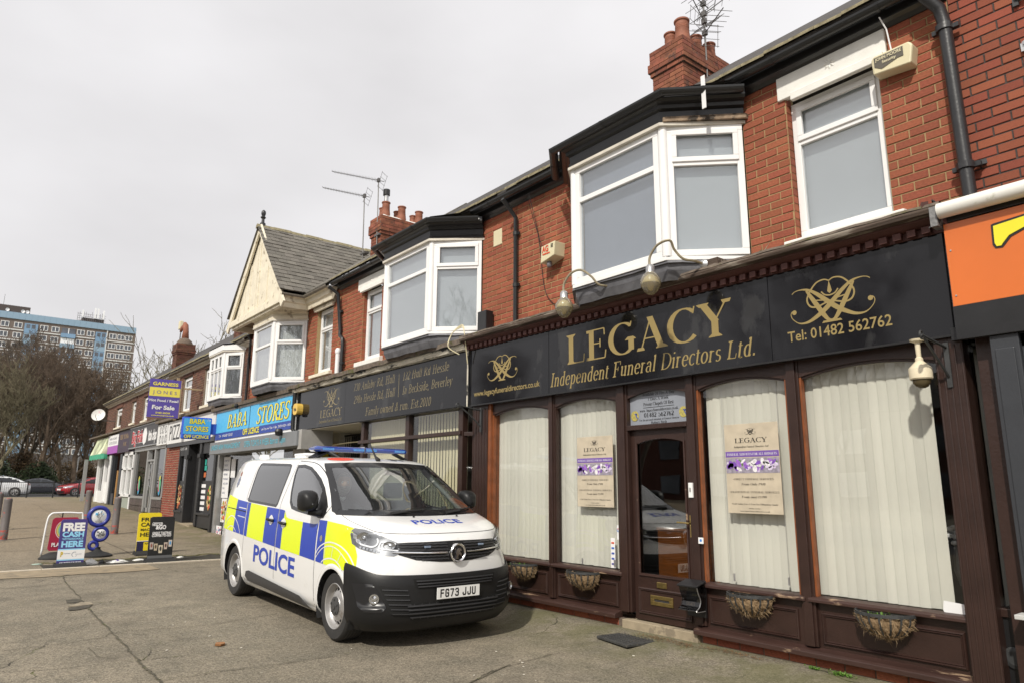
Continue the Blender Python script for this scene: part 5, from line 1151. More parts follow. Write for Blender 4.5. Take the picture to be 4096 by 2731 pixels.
# swan neck lamps
for bx, lx, lb in ((-5.33, -5.80, 'left of the two brass swan neck lamps over the gold lettering'), (-4.13, -4.50, 'right of the two brass swan neck lamps over the gold lettering')):
 t = Thing('swan_neck_lamp', (bx, 5.85, 3.70), lb, 'lamp', 'swan neck lamps')
 ly = 5.42; P = [(bx, 5.82, 3.74), (bx-.03, 5.72, 3.76), (bx-.10, 5.62, 3.78), (bx-.16, 5.56, 3.88), (lx+.20, 5.50, 3.97), (lx+.08, 5.45, 3.94), (lx, ly, 3.82), (lx, ly, 3.70)]
 lp = Vector((lx, ly, 3.66)); t.part('neck', MB().tube(crom(P, 5), .0135, 8), mat('tarnished_brass', (.36, .31, .21), .4, metal=.7, var=.3, vs=20), smooth=40)
 t.part('backplate', MB().lathe([(.045, 0), (.05, -.01), (.03, -.03), (0, -.035)], (bx, 5.83, 3.74), 'Y', 16), M['metal'], smooth=40)
 t.part('arm_block', MB().box(bx-.02, bx+.16, 5.83, 6.2, 3.70, 3.78), M['old_timber'])
 t.part('collar', MB().lathe([(.03, .08), (.045, .06), (.045, 0), (.05, -.01)], lp, n=16), M['metal'], smooth=30)
 prof = [(.042, 0), (.076, -.03), (.102, -.075), (.108, -.115), (.097, -.155), (.066, -.205), (.03, -.235), (0, -.242)]
 t.part('globe', MB().lathe(prof, lp, n=24), M['glass_lamp'], smooth=True)
 t.part('reflector', MB().lathe([(.02, -.02), (.065, -.06), (.09, -.11), (.093, -.12)], lp, n=20), mat('lamp_white', (.6,.58,.5), .4), smooth=True)
 t.part('bulb', MB().lathe([(.02, -.05), (.03, -.10), (.035, -.15), (.02, -.19), (0, -.2)], lp, n=14), mat('yellowed_lamp', (.62, .50, .16), .3), smooth=True)
# alarm boxes
t = Thing('alarm_box', (-2.26, 6.25, 5.27), 'cream burglar alarm box reading JOHN MOORE Security, under the eaves at the right', 'alarm box')
q = [V3(-2.44, 0, 5.19), V3(-2.12, 0, 5.16), V3(-2.09, 0, 5.33), V3(-2.12, 0, 5.37), V3(-2.42, 0, 5.37), V3(-2.45, 0, 5.34)]
t.part('box', MB().prism(q, (0, 6.16, 0), (0, 6.30, 0)), M['ivory'], bevel=.015)
mb = MB().box(-2.42, -2.17, 6.155, 6.159, 5.255, 5.345).add([(-2.42,6.155,5.255),(-2.22,6.155,5.255),(-2.36,6.155,5.215)], [(0,1,2)])
lb = t.part('label_panel', mb, mat('brown_label', (.10, .09, .07), .5))
mb = MB(); sign_text(mb, 'JOHN MOORE', -2.295, 5.303, 6.150, .030, align='C', width=.225, bold=.03); sign_text(mb, 'Security', -2.29, 5.262, 6.150, .026, align='C', width=.12, bold=.03); t.part('lettering', mb, M['ivory'], parent=lb)
t.part('cable', MB().tube([(-2.28, 6.2, 5.38), (-2.30, 6.2, 5.6), (-2.33, 6.15, 5.72)], .007, 6), M['white'])
t = Thing('alarm_box', (-6.85, 6.25, 4.66), 'cream alarm box with red letters AG beside the left edge of the large bay', 'alarm box')
t.part('box', MB().prism([V3(-7.00, 0, 4.52), V3(-6.72, 0, 4.58), V3(-6.70, 0, 4.78), V3(-6.98, 0, 4.76)], (0, 6.10, 0), (0, 6.30, 0)), M['ivory'], bevel=.01)
mb = MB(); sign_text(mb, 'AG', -6.96, 4.665, 6.094, .082, width=.13, bold=.05); mb.box(-6.95, -6.80, 6.094, 6.095, 4.625, 4.645); t.part('lettering', mb, mat('red_letter', (.62, .07, .02), .5, var=0))
mb = MB(); [mb.box(-6.78, -6.735, 6.094, 6.096, 4.70+.02*k, 4.708+.02*k) for k in range(3)]; t.part('grille', mb, M['dark'])
t.part('strobe', MB().lathe([(.03, .03), (.04, 0), (.035, -.03), (.02, -.05), (0, -.055)], (-6.9, 6.18, 4.51), n=14), mat('grey_lens', (.2,.19,.2), .25), smooth=True)
t.part('wire', MB().tube(crom([(-7.25, 6.1, 5.65), (-7.22, 6.26, 5.0), (-7.10, 6.27, 4.2), (-6.85, 6.27, 3.9), (-6.72, 6.2, 3.8)], 6), .005, 5).tube(crom([(-7.3, 6.1, 5.65), (-7.3, 6.27, 5.2), (-6.95, 6.2, 4.52)], 6), .004, 5), M['black'])
# surveillance camera
t = Thing('security_camera', (-2.24, 5.9, 2.6), 'cream dome camera hanging below the right end of the black sign', 'camera')
cx, cy = -2.22, 5.88
t.part('mount', MB().lathe([(.055, .0), (.05, -.015), (.02, -.03), (.018, -.14), (.028, -.15), (.03, -.18)], (cx, cy, 2.655), n=18), M['ivory_lt'], smooth=35)
t.part('housing', MB().lathe([(.03, 0), (.05, -.02), (.078, -.05), (.083, -.06), (.083, -.135), (.075, -.145)], (cx, cy, 2.48), n=26), M['ivory_lt'], smooth=35)
t.part('dome', MB().lathe([(.066, 0), (.062, -.03), (.045, -.058), (.02, -.07), (0, -.072)], (cx, cy, 2.34), n=22), mat('smoked_dome', (.09, .07, .035), .12, var=0), smooth=True)
# leaflet dispenser on the right door post
t = Thing('leaflet_box', (-4.57, 6.0, .3), 'black and clear curved leaflet holder on the right door post', 'leaflet holder')
x0, x1 = -4.68, -4.46
t.part('lid', MB().prism([V3(0, 5.88, .555), V3(0, 6.04, .60), V3(0, 6.04, .585), V3(0, 5.88, .54)], (x0-.01, 0, 0), (x1+.01, 0, 0)), M['black_paint'], bevel=.003)
prof = [(5.90, .54), (5.92, .48), (5.95, .42), (5.93, .36), (5.88, .33), (5.90, .315), (6.02, .315)]
mb = MB(); mb.grid([[V3(x, a, z) for a, z in crom(prof, 3)] for x in (x0, x1)]); t.part('front', mb, glass('clear_plastic', (.45, .45, .46), 1.5, 1.6))
mb = MB()
for x in (x0, x1): mb.prism([V3(x, a, z) for a, z in prof] + [V3(x, 6.04, .56)], (0, 0, 0), (.004, 0, 0))
t.part('side', mb, glass('clear_plastic_b', (.6, .6, .6), 1.5, 1.2)); t.part('back', MB().box(x0, x1, 6.03, 6.05, .25, .58), M['black_paint'])
t.part('leaflet', MB().prism([V3(0, 5.98, .34), V3(0, 5.99, .34), V3(0, 6.02, .54), V3(0, 6.01, .54)], (x0+.02, 0, 0), (x1-.03, 0, 0)), M['black']); mb = MB(); sign_text(mb, 'LEGACY', V3((x0+x1)/2-.02, 5.965, .36), .36, 0, .03, 'serif', align='C', width=.1); t.part('leaflet_print', mb, M['coir2'])
t.part('edge_strip', MB().tube([(x1+.003, a-.003, z) for a, z in crom(prof, 3)], .005, 5), M['metal'])
# wall baskets with dry coir
def basket(x0, x1, z, label, green=False, seed=1):
 t = Thing('wall_basket', ((x0+x1)/2, 6.0, z-.2), label, 'planter', 'half-round wall baskets'); cx = (x0+x1)/2; rx = (x1-x0)/2; yb = 6.045; ry = .20; mb = MB(); H = .17
 top = [(cx + rx*1.07*cos(a), yb - ry*1.07*sin(a), z) for a in [pi*k/16 for k in range(17)]]
 mb2 = MB()
 for a, b in zip(top, top[1:]): mb2.bar(a, b, .006, .026)
 mb2.bar(top[0], top[-1], .004, .022)
 for k in range(1, 9):
  a = pi*k/9; P = [V3(cx + rx*1.1*cos(a)*f, yb - ry*1.1*sin(a)*f, z - H*1.1*(1-f*f)**.5 if f < 1 else z) for f in (1, .96, .85, .65, .4, .12)]
  for p, q in zip(P, P[1:]): mb2.bar(p, q, .014, .006)
 for k in range(1, 5): u = x0 + (x1-x0)*k/5; mb2.bar((u, yb-.002, z), (u, yb-.002, z-.13), .01, .004)
 t.part('iron_frame', mb2, M['iron'])
 random.seed(seed); rows = []
 for i in range(15):
  f = i/14; th = f*pi/2; row = []
  for k in range(25):
   a = pi*k/24; r = (cos(th)*1.0) + random.uniform(-.05, .05); row.append(V3(cx + rx*1.02*cos(a)*max(.02, r), yb + .01 - (ry*1.04*sin(a))*max(.02, r), z - .015 - H*1.04*sin(th) + random.uniform(-.01, .01)))
  rows.append(row)
 rows = [[V3(cx + rx*.8*cos(pi*k/24), yb - ry*.8*sin(pi*k/24), z-.045) for k in range(25)]] + rows
 rows = [[V3(cx, yb-.02, z-.07)]*25] + rows
 mb.grid(rows); t.part('coir_liner', mb, M['coir'], smooth=True)
 for mi, (mm_, n) in enumerate((('coir', 650), ('coir2', 520))):
  g = MB()
  for i in range(n):
   a = random.random()*pi; th = random.random()**.7*pi/2; p = V3(cx + rx*1.03*cos(a)*cos(th), yb - ry*1.05*sin(a)*cos(th), z - .0 - H*1.03*sin(th))
   d = V3(cos(a)*random.uniform(-.2, .8) + random.gauss(0, .6), -sin(a)*random.uniform(.0, .8) + random.gauss(0, .3), random.uniform(-.9, .6)).normalized(); L = random.uniform(.018, .05) * (2 if random.random() < .06 else 1)
   q1 = p + d*L*.5 + V3(random.gauss(0, .012), 0, random.gauss(0, .01)); q2 = q1 + (d + V3(random.gauss(0, .6), random.gauss(0, .3), -.15)).normalized()*L*.5; w = V3(.0012, 0, .0012)
   g.add([p-w, p+w, q1+w, q1-w], [(0,1,2,3)]); g.add([q1-w, q1+w, q2], [(0,1,2)])
  t.part('loose_fibre', g, M[mm_], kind='stuff')
 if green:
  g = MB()
  for i in range(110):
   p = V3(cx + random.gauss(0, rx*.35), yb - ry*.5 + random.gauss(0, .03), z - .03 + random.random()*.03); d = V3(random.gauss(0, 1), random.gauss(0, 1), random.random()*1.2).normalized()*random.uniform(.012, .03); s = d.cross(V3(random.random(), random.random(), 1)).normalized()*.007
   g.add([p, p+d*.5+s, p+d, p+d*.5-s], [(0,1,2,3)], 0, random.random())
  t.part('seedling', g, M['leaf'], kind='stuff')
basket(-7.42, -7.02, .53, 'coir lined iron basket on the brown panel just beyond the van bumper', True, 2)
basket(-6.36, -5.93, .53, 'coir lined iron basket on the panel left of the door', False, 3)
basket(-4.16, -3.74, .53, 'coir lined iron basket on the panel right of the door', False, 4)
basket(-2.95, -2.53, .53, 'coir lined iron basket with green seedlings, furthest right', True, 5)
# weeds and litter along the wall foot
def weeds(x, y, n, r, label, seed):
 random.seed(seed); g = MB(); z0 = gz(x, y)
 for i in range(n):
  p = V3(x+random.gauss(0, r), y+random.gauss(0, r*.35), z0 + random.random()*.02); d = V3(random.gauss(0, 1), random.gauss(0, 1), random.random()*1.5).normalized()*random.uniform(.008, .02); s = d.cross(V3(random.random(), random.random(), 1)).normalized()*.006
  g.add([p, p+d*.5+s, p+d, p+d*.5-s], [(0,1,2,3)], 0, random.random())
 single('weeds', g, M['leaf'], label, 'weeds', kind='stuff', loc=(x, y, z0))
weeds(-2.55, 5.93, 700, .09, 'bright green weeds at the foot of the wall near the right corner', 1); weeds(-3.10, 5.96, 260, .05, 'small clump of weeds left of the large one', 2)
weeds(-2.22, 5.93, 260, .05, 'small clump of weeds at the far right', 3); weeds(-3.35, 5.97, 120, .03, 'tiny weeds under the third panel', 4); weeds(-7.3, 5.3, 160, .12, 'moss patch beyond the van bumper', 5)
random.seed(6); g = MB()
for i in range(420):
 x = random.choice((-4.95, -4.6, -4.25, -3.95)) + random.gauss(0, .14); y = 5.93 + random.gauss(0, .035) - (.05 if x < -4.4 else 0); z = gz(x, y)+.006; a = random.random()*3.1; L = random.uniform(.01, .04); d = V3(cos(a)*L, sin(a)*L*.5, random.random()*.012); w = V3(-sin(a), cos(a), 0)*.0025
 g.add([V3(x,y,z)-w, V3(x,y,z)+w, V3(x,y,z)+w+d, V3(x,y,z)-w+d], [(0,1,2,3)])
single('dead_leaf_litter', g, mat('dead_brown_litter', (.13, .075, .035), .95, var=.5, vs=30), 'brown twig and leaf litter along the foot of the wall right of the door step', 'leaf litter', kind='stuff', loc=(-4.4, 5.9, 0))
random.seed(8); g = MB()
for i in range(46):
 x = random.uniform(-9, -1.5); y = random.uniform(1.2, 5.6); z = gz(x, y)+.008; r = random.uniform(.006, .018); a0 = random.random()*6
 g.prism([V3(x + r*cos(a0+a)*random.uniform(.6, 1), y + r*sin(a0+a)*random.uniform(.5, 1), z) for a in (0, 1, 2.2, 3.3, 4.2, 5.3)], (0, 0, 0), (0, 0, .003))
single('litter_scraps', g, mat('pale_scrap', (.62, .58, .5), .8, var=.3, vs=50), 'scattered pale scraps and grit on the forecourt', 'litter', kind='stuff')
g = MB().prism([V3(-7.62,2.35,0), V3(-7.55,2.32,0), V3(-7.5,2.36,0), V3(-7.53,2.41,0), V3(-7.6,2.42,0)], (0, 0, gz(-7.5, 2.3)+.01), (.01, 0, gz(-7.5, 2.3)+.03))
single('fallen_leaf', g, mat('orange_leaf', (.28, .13, .05), .8), 'single curled orange brown leaf on the ground in front of the van wheel', 'leaf')
# ------------------------------------------------------------------ left black sign and the set back shop under it
T = Thing('shop_sign', (-11.8, 5.98, 2.67), 'long black sign with thin italic addresses behind and above the van', 'shop sign')
T.part('sign_box', MB().box(-15.05, -8.50, 6.0, 6.3, 2.67, 3.54), M['black_paint'])
for a, b in ((-15.05, -12.69), (-12.685, -8.50)): T.part('sign_panel', MB().box(a, b, 5.98, 5.995, 2.68, 3.50), M['sign_black'], bevel=.002)
y = 5.9785; st = dict(font='serif', shear=.2, T=.085, t=.035, track=.03); mb = MB()
sign_text(mb, '730 Anlaby Rd, Hull', -12.32, 3.275, y, .145, width=1.58, **st); sign_text(mb, '298a Hessle Rd, Hull', -12.30, 3.035, y, .145, width=1.58, **st)
sign_text(mb, '132 Hull Rd Hessle', -10.46, 3.275, y, .145, width=1.42, **st); sign_text(mb, '1a Beckside, Beverley', -10.46, 3.035, y, .145, width=1.53, **st)
sign_text(mb, 'Family owned & run. Est.2010', -11.80, 2.77, y, .145, width=2.26, **st); mb.box(-10.605, -10.595, y, y+.001, 3.0, 3.42)
T.part('address_lettering', mb, M['gold_thin'])
mb = MB(); sign_text(mb, 'LEGACY', -13.83, 2.865, y, .155, 'serif', width=1.02, T=.13, t=.04); sign_text(mb, 'Independent Funeral Directors Ltd', -13.86, 2.76, y, .06, 'serif', width=1.06, shear=.2, T=.1); T.part('name_lettering', mb, M['gold_thin'])
mb = MB(); monogram(mb, (-13.33, y, 3.07), FR, UP, .38, .75); T.part('monogram', mb, M['gold_thin'])
T.part('peeling_fascia', MB().prism([V3(0,5.90,3.52), V3(0,5.88,3.56), V3(0,5.88,3.60), V3(0,6.1,3.60), V3(0,6.1,3.52)], (-15.2,0,0), (-8.5,0,0)), mat('peeling_white_paint', (.62,.58,.48), .8, var=.2, vs=20, bump=.4, stretch=(.4,1,1), dirt=((.03,.03,.03), 5, .50, 1)))
T.part('gutter_board', MB().prism([V3(0,5.84,3.60), V3(0,5.84,3.66), V3(0,6.1,3.68), V3(0,6.1,3.60)], (-15.35,0,0), (-8.5,0,0)), M['black_paint'])
mb = MB(); mb.grid([[V3(-15.4+6.9*i/70, yy, zz + .008*sin(i*1.1+yy*30)) for yy, zz in ((5.83,3.60),(5.82,3.67),(5.90,3.70),(6.10,3.73),(6.28,3.78))] for i in range(71)]); T.part('mossy_coping', mb, M['felt'])
T.part('end_post', MB().tube([(-8.49, 5.95, 2.66), (-8.49, 5.95, 3.58)], .012, 6), mat('peeling_white_paint', (.6,.55,.45)))
for i in range(3): T.part('cable_loop', MB().tube(crom([(-8.62-.05*i, 5.88, 3.45+.02*i), (-8.75, 5.76, 3.58), (-8.70, 5.80, 3.78), (-8.50, 5.84, 3.84+.02*i), (-8.38, 5.80, 3.72), (-8.45, 5.88, 3.55), (-8.47, 5.93, 3.3)], 6), .008, 5), M['ivory'])
T.part('end_return', MB().box(-15.10, -15.05, 5.98, 6.6, 2.62, 3.54), M['black_paint'])
t = Thing('upright_slate', (-8.5, 6.2, 3.8), 'dark wooden block leaning beside the right jamb of the smaller bay', 'board')
t.part('board', MB().box(-8.50, -8.28, 6.12, 6.26, 3.78, 4.12), M['black_paint'], bevel=.01)
t = Thing('alarm_box', (-14.85, 5.9, 3.0), 'round yellow alarm box on the left end of the long black sign', 'alarm box')
q = [V3(-14.98 + .12*(1+cos(a))*1.0 - .02, 0, 3.13 + .125*sin(a)) for a in [k*pi/9 for k in range(18)]]; q = [V3(-14.87 + .125*cos(a)*abs(cos(a))**-.25 if abs(cos(a)) > .01 else -14.87, 0, 3.13 + .125*(1 if sin(a) > 0 else -1)*abs(sin(a))**.75) for a in [k*pi/10+.05 for k in range(20)]]
t.part('cover', MB().prism(q, (0, 5.84, 0), (0, 5.98, 0)), mat('alarm_yellow', (.75, .50, .10), .35, var=.04), bevel=.015)
mb = MB(); sign_text(mb, 'Yale', -14.87, 3.09, 5.836, .07, align='C', width=.15, bold=.03); t.part('lettering', mb, M['black'])
t.part('sounder', MB().lathe([(.06, 0), (.05, -.03), (0, -.035)], (-14.83, 5.9, 3.0), n=12), M['black'])
pipe(SF if False else T, [(-15.16, 5.93, 3.60), (-15.16, 5.93, 2.72), (-15.10, 5.98, 2.62), (-13.6, 6.7, 1.9)], .045, None, [(-15.16, 5.93, 3.2)])
# the set back shop
T = Thing('shop_unit', (-11.8, 6.2, 0), 'set back shop front behind the van with yellowed vertical blinds and brown glazing bars', 'shop front')
T.part('window_post', MB().box(-12.14, -12.03, 6.08, 6.18, 0, 2.68).box(-10.50, -10.38, 6.08, 6.18, 0, 2.68).box(-8.90, -8.78, 6.08, 6.18, 0, 2.68), M['wood'], bevel=.006)
T.part('transom', MB().box(-12.2, -8.80, 6.05, 6.16, 2.27, 2.33).prism([V3(-8.84, 6.05, 2.25), V3(-8.60, 6.28, 2.25), V3(-8.60, 6.34, 2.25), V3(-8.84, 6.16, 2.25)], (0,0,0), (0,0,.06)), M['wood'], bevel=.005)
T.part('window_pane', MB().box(-12.05, -8.85, 6.13, 6.136, .5, 2.68).prism([V3(-8.84, 6.13, .5), V3(-8.5, 6.38, .5), V3(-8.5, 6.386, .5), V3(-8.84, 6.136, .5)], (0,0,0), (0,0,2.2)), M['glass_shop'])
T.part('stall_riser', MB().box(-12.14, -8.78, 6.10, 6.2, 0, .52).prism([V3(-8.84, 6.1, 0), V3(-8.5, 6.34, 0), V3(-8.5, 6.4, 0), V3(-8.84, 6.2, 0)], (0,0,0), (0,0,.5)), M['wood'])
slats(T, -12.05, -10.52, .5, 2.66, 6.26, w=.070, pitch=.088, ang=.25, jit=.12, m=M['blind_y']); slats(T, -10.36, -8.9, .5, 2.66, 6.26, w=.054, pitch=.088, ang=.15, jit=.15, m=M['blind_y'])
slats(T, -8.86, -8.45, .5, 2.66, 6.62, w=.089, pitch=.080, ang=.1, jit=.1, m=M['blind_y'])
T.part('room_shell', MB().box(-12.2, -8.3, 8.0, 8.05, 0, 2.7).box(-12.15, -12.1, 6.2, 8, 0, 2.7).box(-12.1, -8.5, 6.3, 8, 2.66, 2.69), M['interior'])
T.part('soffit', MB().box(-15.1, -12.1, 6.0, 7.6, 2.66, 2.70), mat('cream_soffit', (.6,.56,.47), .8, var=.1))
T.part('entrance_wall', MB().box(-15.1, -12.1, 7.55, 7.6, 0, 2.7).box(-15.15, -15.05, 6.3, 7.6, 0, 2.7), M['interior']); T.part('entrance_pier', MB().box(-15.05, -14.62, 6.82, 7.1, 0, 2.66), mat('off_white_render', (.5,.48,.42), .85, var=.15))
T.part('yellow_green_panel', MB().box(-15.05, -15.0, 6.32, 6.74, .4, 2.5), mat('lime_panel', (.50, .47, .02), .5))
mb = MB()
for k in range(23): mb.tube([(-14.50+.10*k, 6.9, .05), (-14.50+.10*k, 6.9, 2.60)], .011, 6)
mb.box(-14.55, -12.15, 6.885, 6.915, 2.56, 2.60).box(-14.55, -12.15, 6.885, 6.915, .1, .14); T.part('security_bars', mb, M['black_paint'])
T.part('conduit', MB().tube(crom([(-14.4, 6.5, 2.35), (-13.4, 6.55, 2.38), (-13.05, 6.6, 2.34), (-13.02, 6.6, 2.1), (-13.02, 6.6, 1.0)], 5), .014, 6), M['ivory']); T.part('conduit_box', MB().lathe([(.06,0),(.06,-.05),(0,-.05)], (-14.42, 6.5, 2.35), 'Y', 12), M['ivory'])
t = Thing('advertising_panel', (-14.8, 6.8, 1.7), 'orange and blue advertising panel in the dim entrance behind the van', 'panel')
t.part('panel', MB().box(-14.98, -14.66, 6.79, 6.81, 1.75, 2.42), mat('amber_panel', (.65, .30, .02), .5)); t.part('blue_foot', MB().box(-14.97, -14.67, 6.78, 6.79, 1.76, 1.88), mat('deep_blue_print', (.03,.05,.28), .5))
# ------------------------------------------------------------------ right neighbour: orange sign and charcoal shop front
T = Thing('shop_sign', (-.5, 5.85, 2.6), 'orange sign with black lower band and part of a yellow letter', 'shop sign')
T.part('orange_panel', MB().box(-1.93, 1.4, 5.86, 5.88, 2.86, 3.52), M['orange'], bevel=.002)
T.part('black_band', MB().box(-1.93, 1.4, 5.85, 5.90, 2.60, 2.858), M['black_paint'], bevel=.003)
T.part('sign_box', MB().box(-1.92, 1.4, 5.882, 6.28, 2.62, 3.50), M['black_paint'])
P = [(-1.615,3.425),(-1.60,3.43),(-1.3,3.455),(-.9,3.455),(-.9,3.36),(-1.25,3.36),(-1.40,3.34),(-1.50,3.30),(-1.54,3.255),(-1.56,3.235),(-1.605,3.24),(-1.62,3.27)]
o = T.part('letter_outline', MB().prism([V3(a, 5.855, b) for a, b in P], (0,0,0), (0,.004,0)), M['black'])
cx, cz = -1.2, 3.36; Pi = [(-1.60,3.41),(-1.3,3.44),(-.92,3.44),(-.92,3.375),(-1.25,3.375),(-1.40,3.355),(-1.51,3.315),(-1.555,3.265),(-1.565,3.25),(-1.595,3.252),(-1.605,3.28)]
T.part('letter', MB().prism([V3(a, 5.850, b) for a, b in Pi], (0,0,0), (0,.004,0)), M['yellow'])
mb = MB()
for x, z in ((-1.90, 3.30), (-1.90, 2.94), (-1.90, 2.72)): mb.lathe([(.007,0),(.007,-.004),(0,-.005)], (x, 5.86, z), 'Y', 8)
T.part('screw', mb, M['metal'])
T.part('awning_tube', MB().tube([(-1.93, 5.80, 3.615), (1.4, 5.80, 3.615)], .062, 20), mat('dirty_white_cassette', (.74,.73,.68), .45, var=.05, dirt=((.25,.26,.12), 4, .62, .5)), smooth=40)
T.part('awning_bracket', MB().box(-1.9, 1.4, 5.86, 6.25, 3.53, 3.58), M['black_paint'])
mb = MB(); random.seed(12)
for k in range(3): mb.tube(crom([(-2.12+.05*k, 6.1, 3.66), (-2.0, 5.9, 3.70+.03*k), (-1.92, 5.84, 3.62), (-1.95-.03*k, 5.8, 3.5)], 5), .006, 5)
mb.tube(crom([(-2.3, 6.2, 3.72), (-2.1, 5.95, 3.70), (-1.95, 5.85, 3.66), (-1.9, 5.85, 3.62)], 5), .007, 5)
T.part('loose_cable', mb, M['black']); T.part('timber_stub', MB().bar((-2.20, 6.25, 3.80), (-2.02, 5.80, 3.70), .05, .05), M['oxide'])
T = Thing('shop_unit', (-.5, 6.0, 0), 'charcoal painted shop front under the orange sign at the right edge', 'shop front')
G_ = M['grey_door']
T.part('corner_pilaster', MB().box(-1.73, -1.55, 5.88, 6.2, 0, 2.6).box(-1.70, -1.58, 5.865, 5.88, .15, 2.5), G_, bevel=.005)
T.part('window_frame', MB().box(-1.55, -1.49, 5.92, 6.0, .70, 2.6).box(-1.55, -.2, 5.92, 6.0, 2.0, 2.08).box(-1.55, -.2, 5.92, 6.0, 2.5, 2.6).box(-1.55, -.2, 5.90, 6.0, .66, .74), G_, bevel=.005)
T.part('leaded_pane', MB().box(-1.49, -.2, 5.96, 5.966, .74, 2.0), M['glass_dk']); T.part('fanlight_pane', MB().box(-1.49, -.2, 5.96, 5.966, 2.08, 2.5), M['glass_dk'])
T.part('window_sill', MB().box(-1.78, -.2, 5.80, 5.95, .64, .67), mat('pale_sill', (.5,.5,.48), .6), bevel=.004)
framed_panel(T, -1.50, -.4, .12, .58, 5.93, m=M['black_paint']); T.part('stall_riser', MB().box(-1.75, -.2, 5.93, 6.1, 0, .64), M['black_paint'])
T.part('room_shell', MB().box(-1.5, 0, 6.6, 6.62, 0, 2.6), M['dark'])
# the narrow return between both fronts
T = Thing('side_window', (-1.85, 6.2, 0), 'narrow side return with a cream strip between the fluted pilaster and the charcoal front', 'window')
T.part('pane', MB().prism([V3(-1.95, 6.12, .66), V3(-1.84, 6.50, .66), V3(-1.835, 6.50, .66), V3(-1.945, 6.12, .66)], (0,0,0), (0,0,1.98)), M['glass_shop'])
T.part('curtain', MB().box(-1.96, -1.85, 6.42, 6.44, .70, 2.6), mat('stained_curtain', (.42,.37,.27), .9, var=.3, vs=5, dirt=((.2,.14,.07), 3, .55, .6)))
T.part('curtain_edge', MB().tube([(-1.86, 6.38, .68), (-1.865, 6.38, 1.6), (-1.86, 6.38, 2.55)], .018, 8), M['stone_white'])
T.part('frame', MB().box(-1.86, -1.735, 6.0, 6.5, 0, 2.66).box(-1.96, -1.85, 6.1, 6.5, .60, .66), M['wood'], bevel=.005)
T.part('riser', MB().box(-1.96, -1.85, 6.12, 6.5, 0, .6), M['black_paint']); T.part('wheel_vent', MB().lathe([(.07,0),(.075,-.012),(.05,-.02),(0,-.02)], (-1.90, 6.118, .33), 'Y', 16), M['iron'])
T.part('lintel', MB().box(-2.0, -1.7, 5.95, 6.5, 2.62, 2.72), M['black_paint'])
# ------------------------------------------------------------------ police van
M['van_white'] = mat('van_white_paint', (.80, .80, .79), .25, var=.015, vs=2, coat=.8, dirt=((.55, .53, .48), 2.5, .60, .28))
M['chk_y'] = mat('fluorescent_yellow_vinyl', (.72, .84, .015), .35, var=.02, vs=30, bump=.12, bs=70)
M['chk_b'] = mat('royal_blue_vinyl', (.018, .055, .42), .3, var=.02)
M['van_blk'] = mat('black_bumper_plastic', (.012, .012, .0125), .45, spec=.35, var=.08, vs=30, bump=.05, bs=120)
M['van_gloss'] = mat('gloss_black_trim', (.012, .012, .013), .12, var=0)
M['mould'] = mat('grey_side_moulding', (.045, .045, .047), .5, var=.08)
M['vglass'] = glass('van_window_glass', (.62, .68, .66), 1.52, 3.0, 0, .05, (.4,.42,.44))
M['vtint'] = glass('van_tinted_glass', (.16, .18, .17), 1.52, 2.2)
M['tyre'] = mat('tyre_rubber', (.028, .027, .026), .8, var=.25, vs=8, bump=.2, bs=90)
M['steel'] = mat('silver_steel_wheel', (.42, .41, .40), .38, metal=.55, var=.12, vs=9, dirt=((.16,.12,.09), 4, .6, .5))
M['hub'] = mat('dark_hub_cap', (.06, .06, .06), .5, var=.1)
M['chrome'] = mat('chrome', (.88, .88, .89), .16, metal=1, var=0)
M['lampdark'] = mat('headlamp_inner_dark', (.26, .265, .275), .25, metal=.7, var=0)
M['lampsilver'] = mat('headlamp_reflector', (.62, .63, .64), .12, metal=.9, var=0)
M['lampcover'] = glass('clear_lamp_cover', (.93, .94, .95), 1.45, 1.0)
M['cabin'] = mat('dark_cabin_trim', (.035, .036, .038), .8, var=.1)
M['plate_w'] = mat('number_plate_white', (.80, .80, .78), .35, var=0)
VT = [(.20,.78,.20,.86,3,-3.95),(.30,.84,.20,.935,3,-4.03),(.45,.86,.18,.955,3,-4.06),(.60,.865,.15,.962,2.8,-4.07),(.74,.865,.12,.963,2.6,-4.07),(.84,.86,.08,.962,2.4,-4.07),
 (.92,.85,.03,.960,2.3,-4.065),(1.0,.82,-.05,.956,2.35,-4.06),(1.06,.77,-.15,.952,2.6,-4.06),(1.10,.715,-.25,.949,3,-4.055),(1.14,.645,-.35,.946,3.2,-4.055),(1.17,.565,-.42,.944,3.3,-4.05),
 (1.20,.465,-.5,.941,3.4,-4.05),(1.225,.35,-.55,.939,3.5,-4.045),(1.25,.235,-.6,.936,3.6,-4.04),(1.28,.14,-.65,.932,3.7,-4.04),(1.40,-.08,-.80,.905,3.7,-4.03),(1.50,-.26,-.9,.880,3.8,-4.02),(1.60,-.445,-1.02,.853,3.8,-4.0),
 (1.70,-.63,-1.15,.825,3.9,-3.98),(1.77,-.765,-1.25,.80,4,-3.95),(1.82,-.875,-1.35,.772,4,-3.92),(1.855,-1.0,-1.55,.725,4,-3.87),(1.88,-1.17,-1.8,.64,4,-3.80),(1.893,-1.35,-2.0,.54,4,-3.70),(1.90,-1.6,-2.2,.40,4,-3.55)]
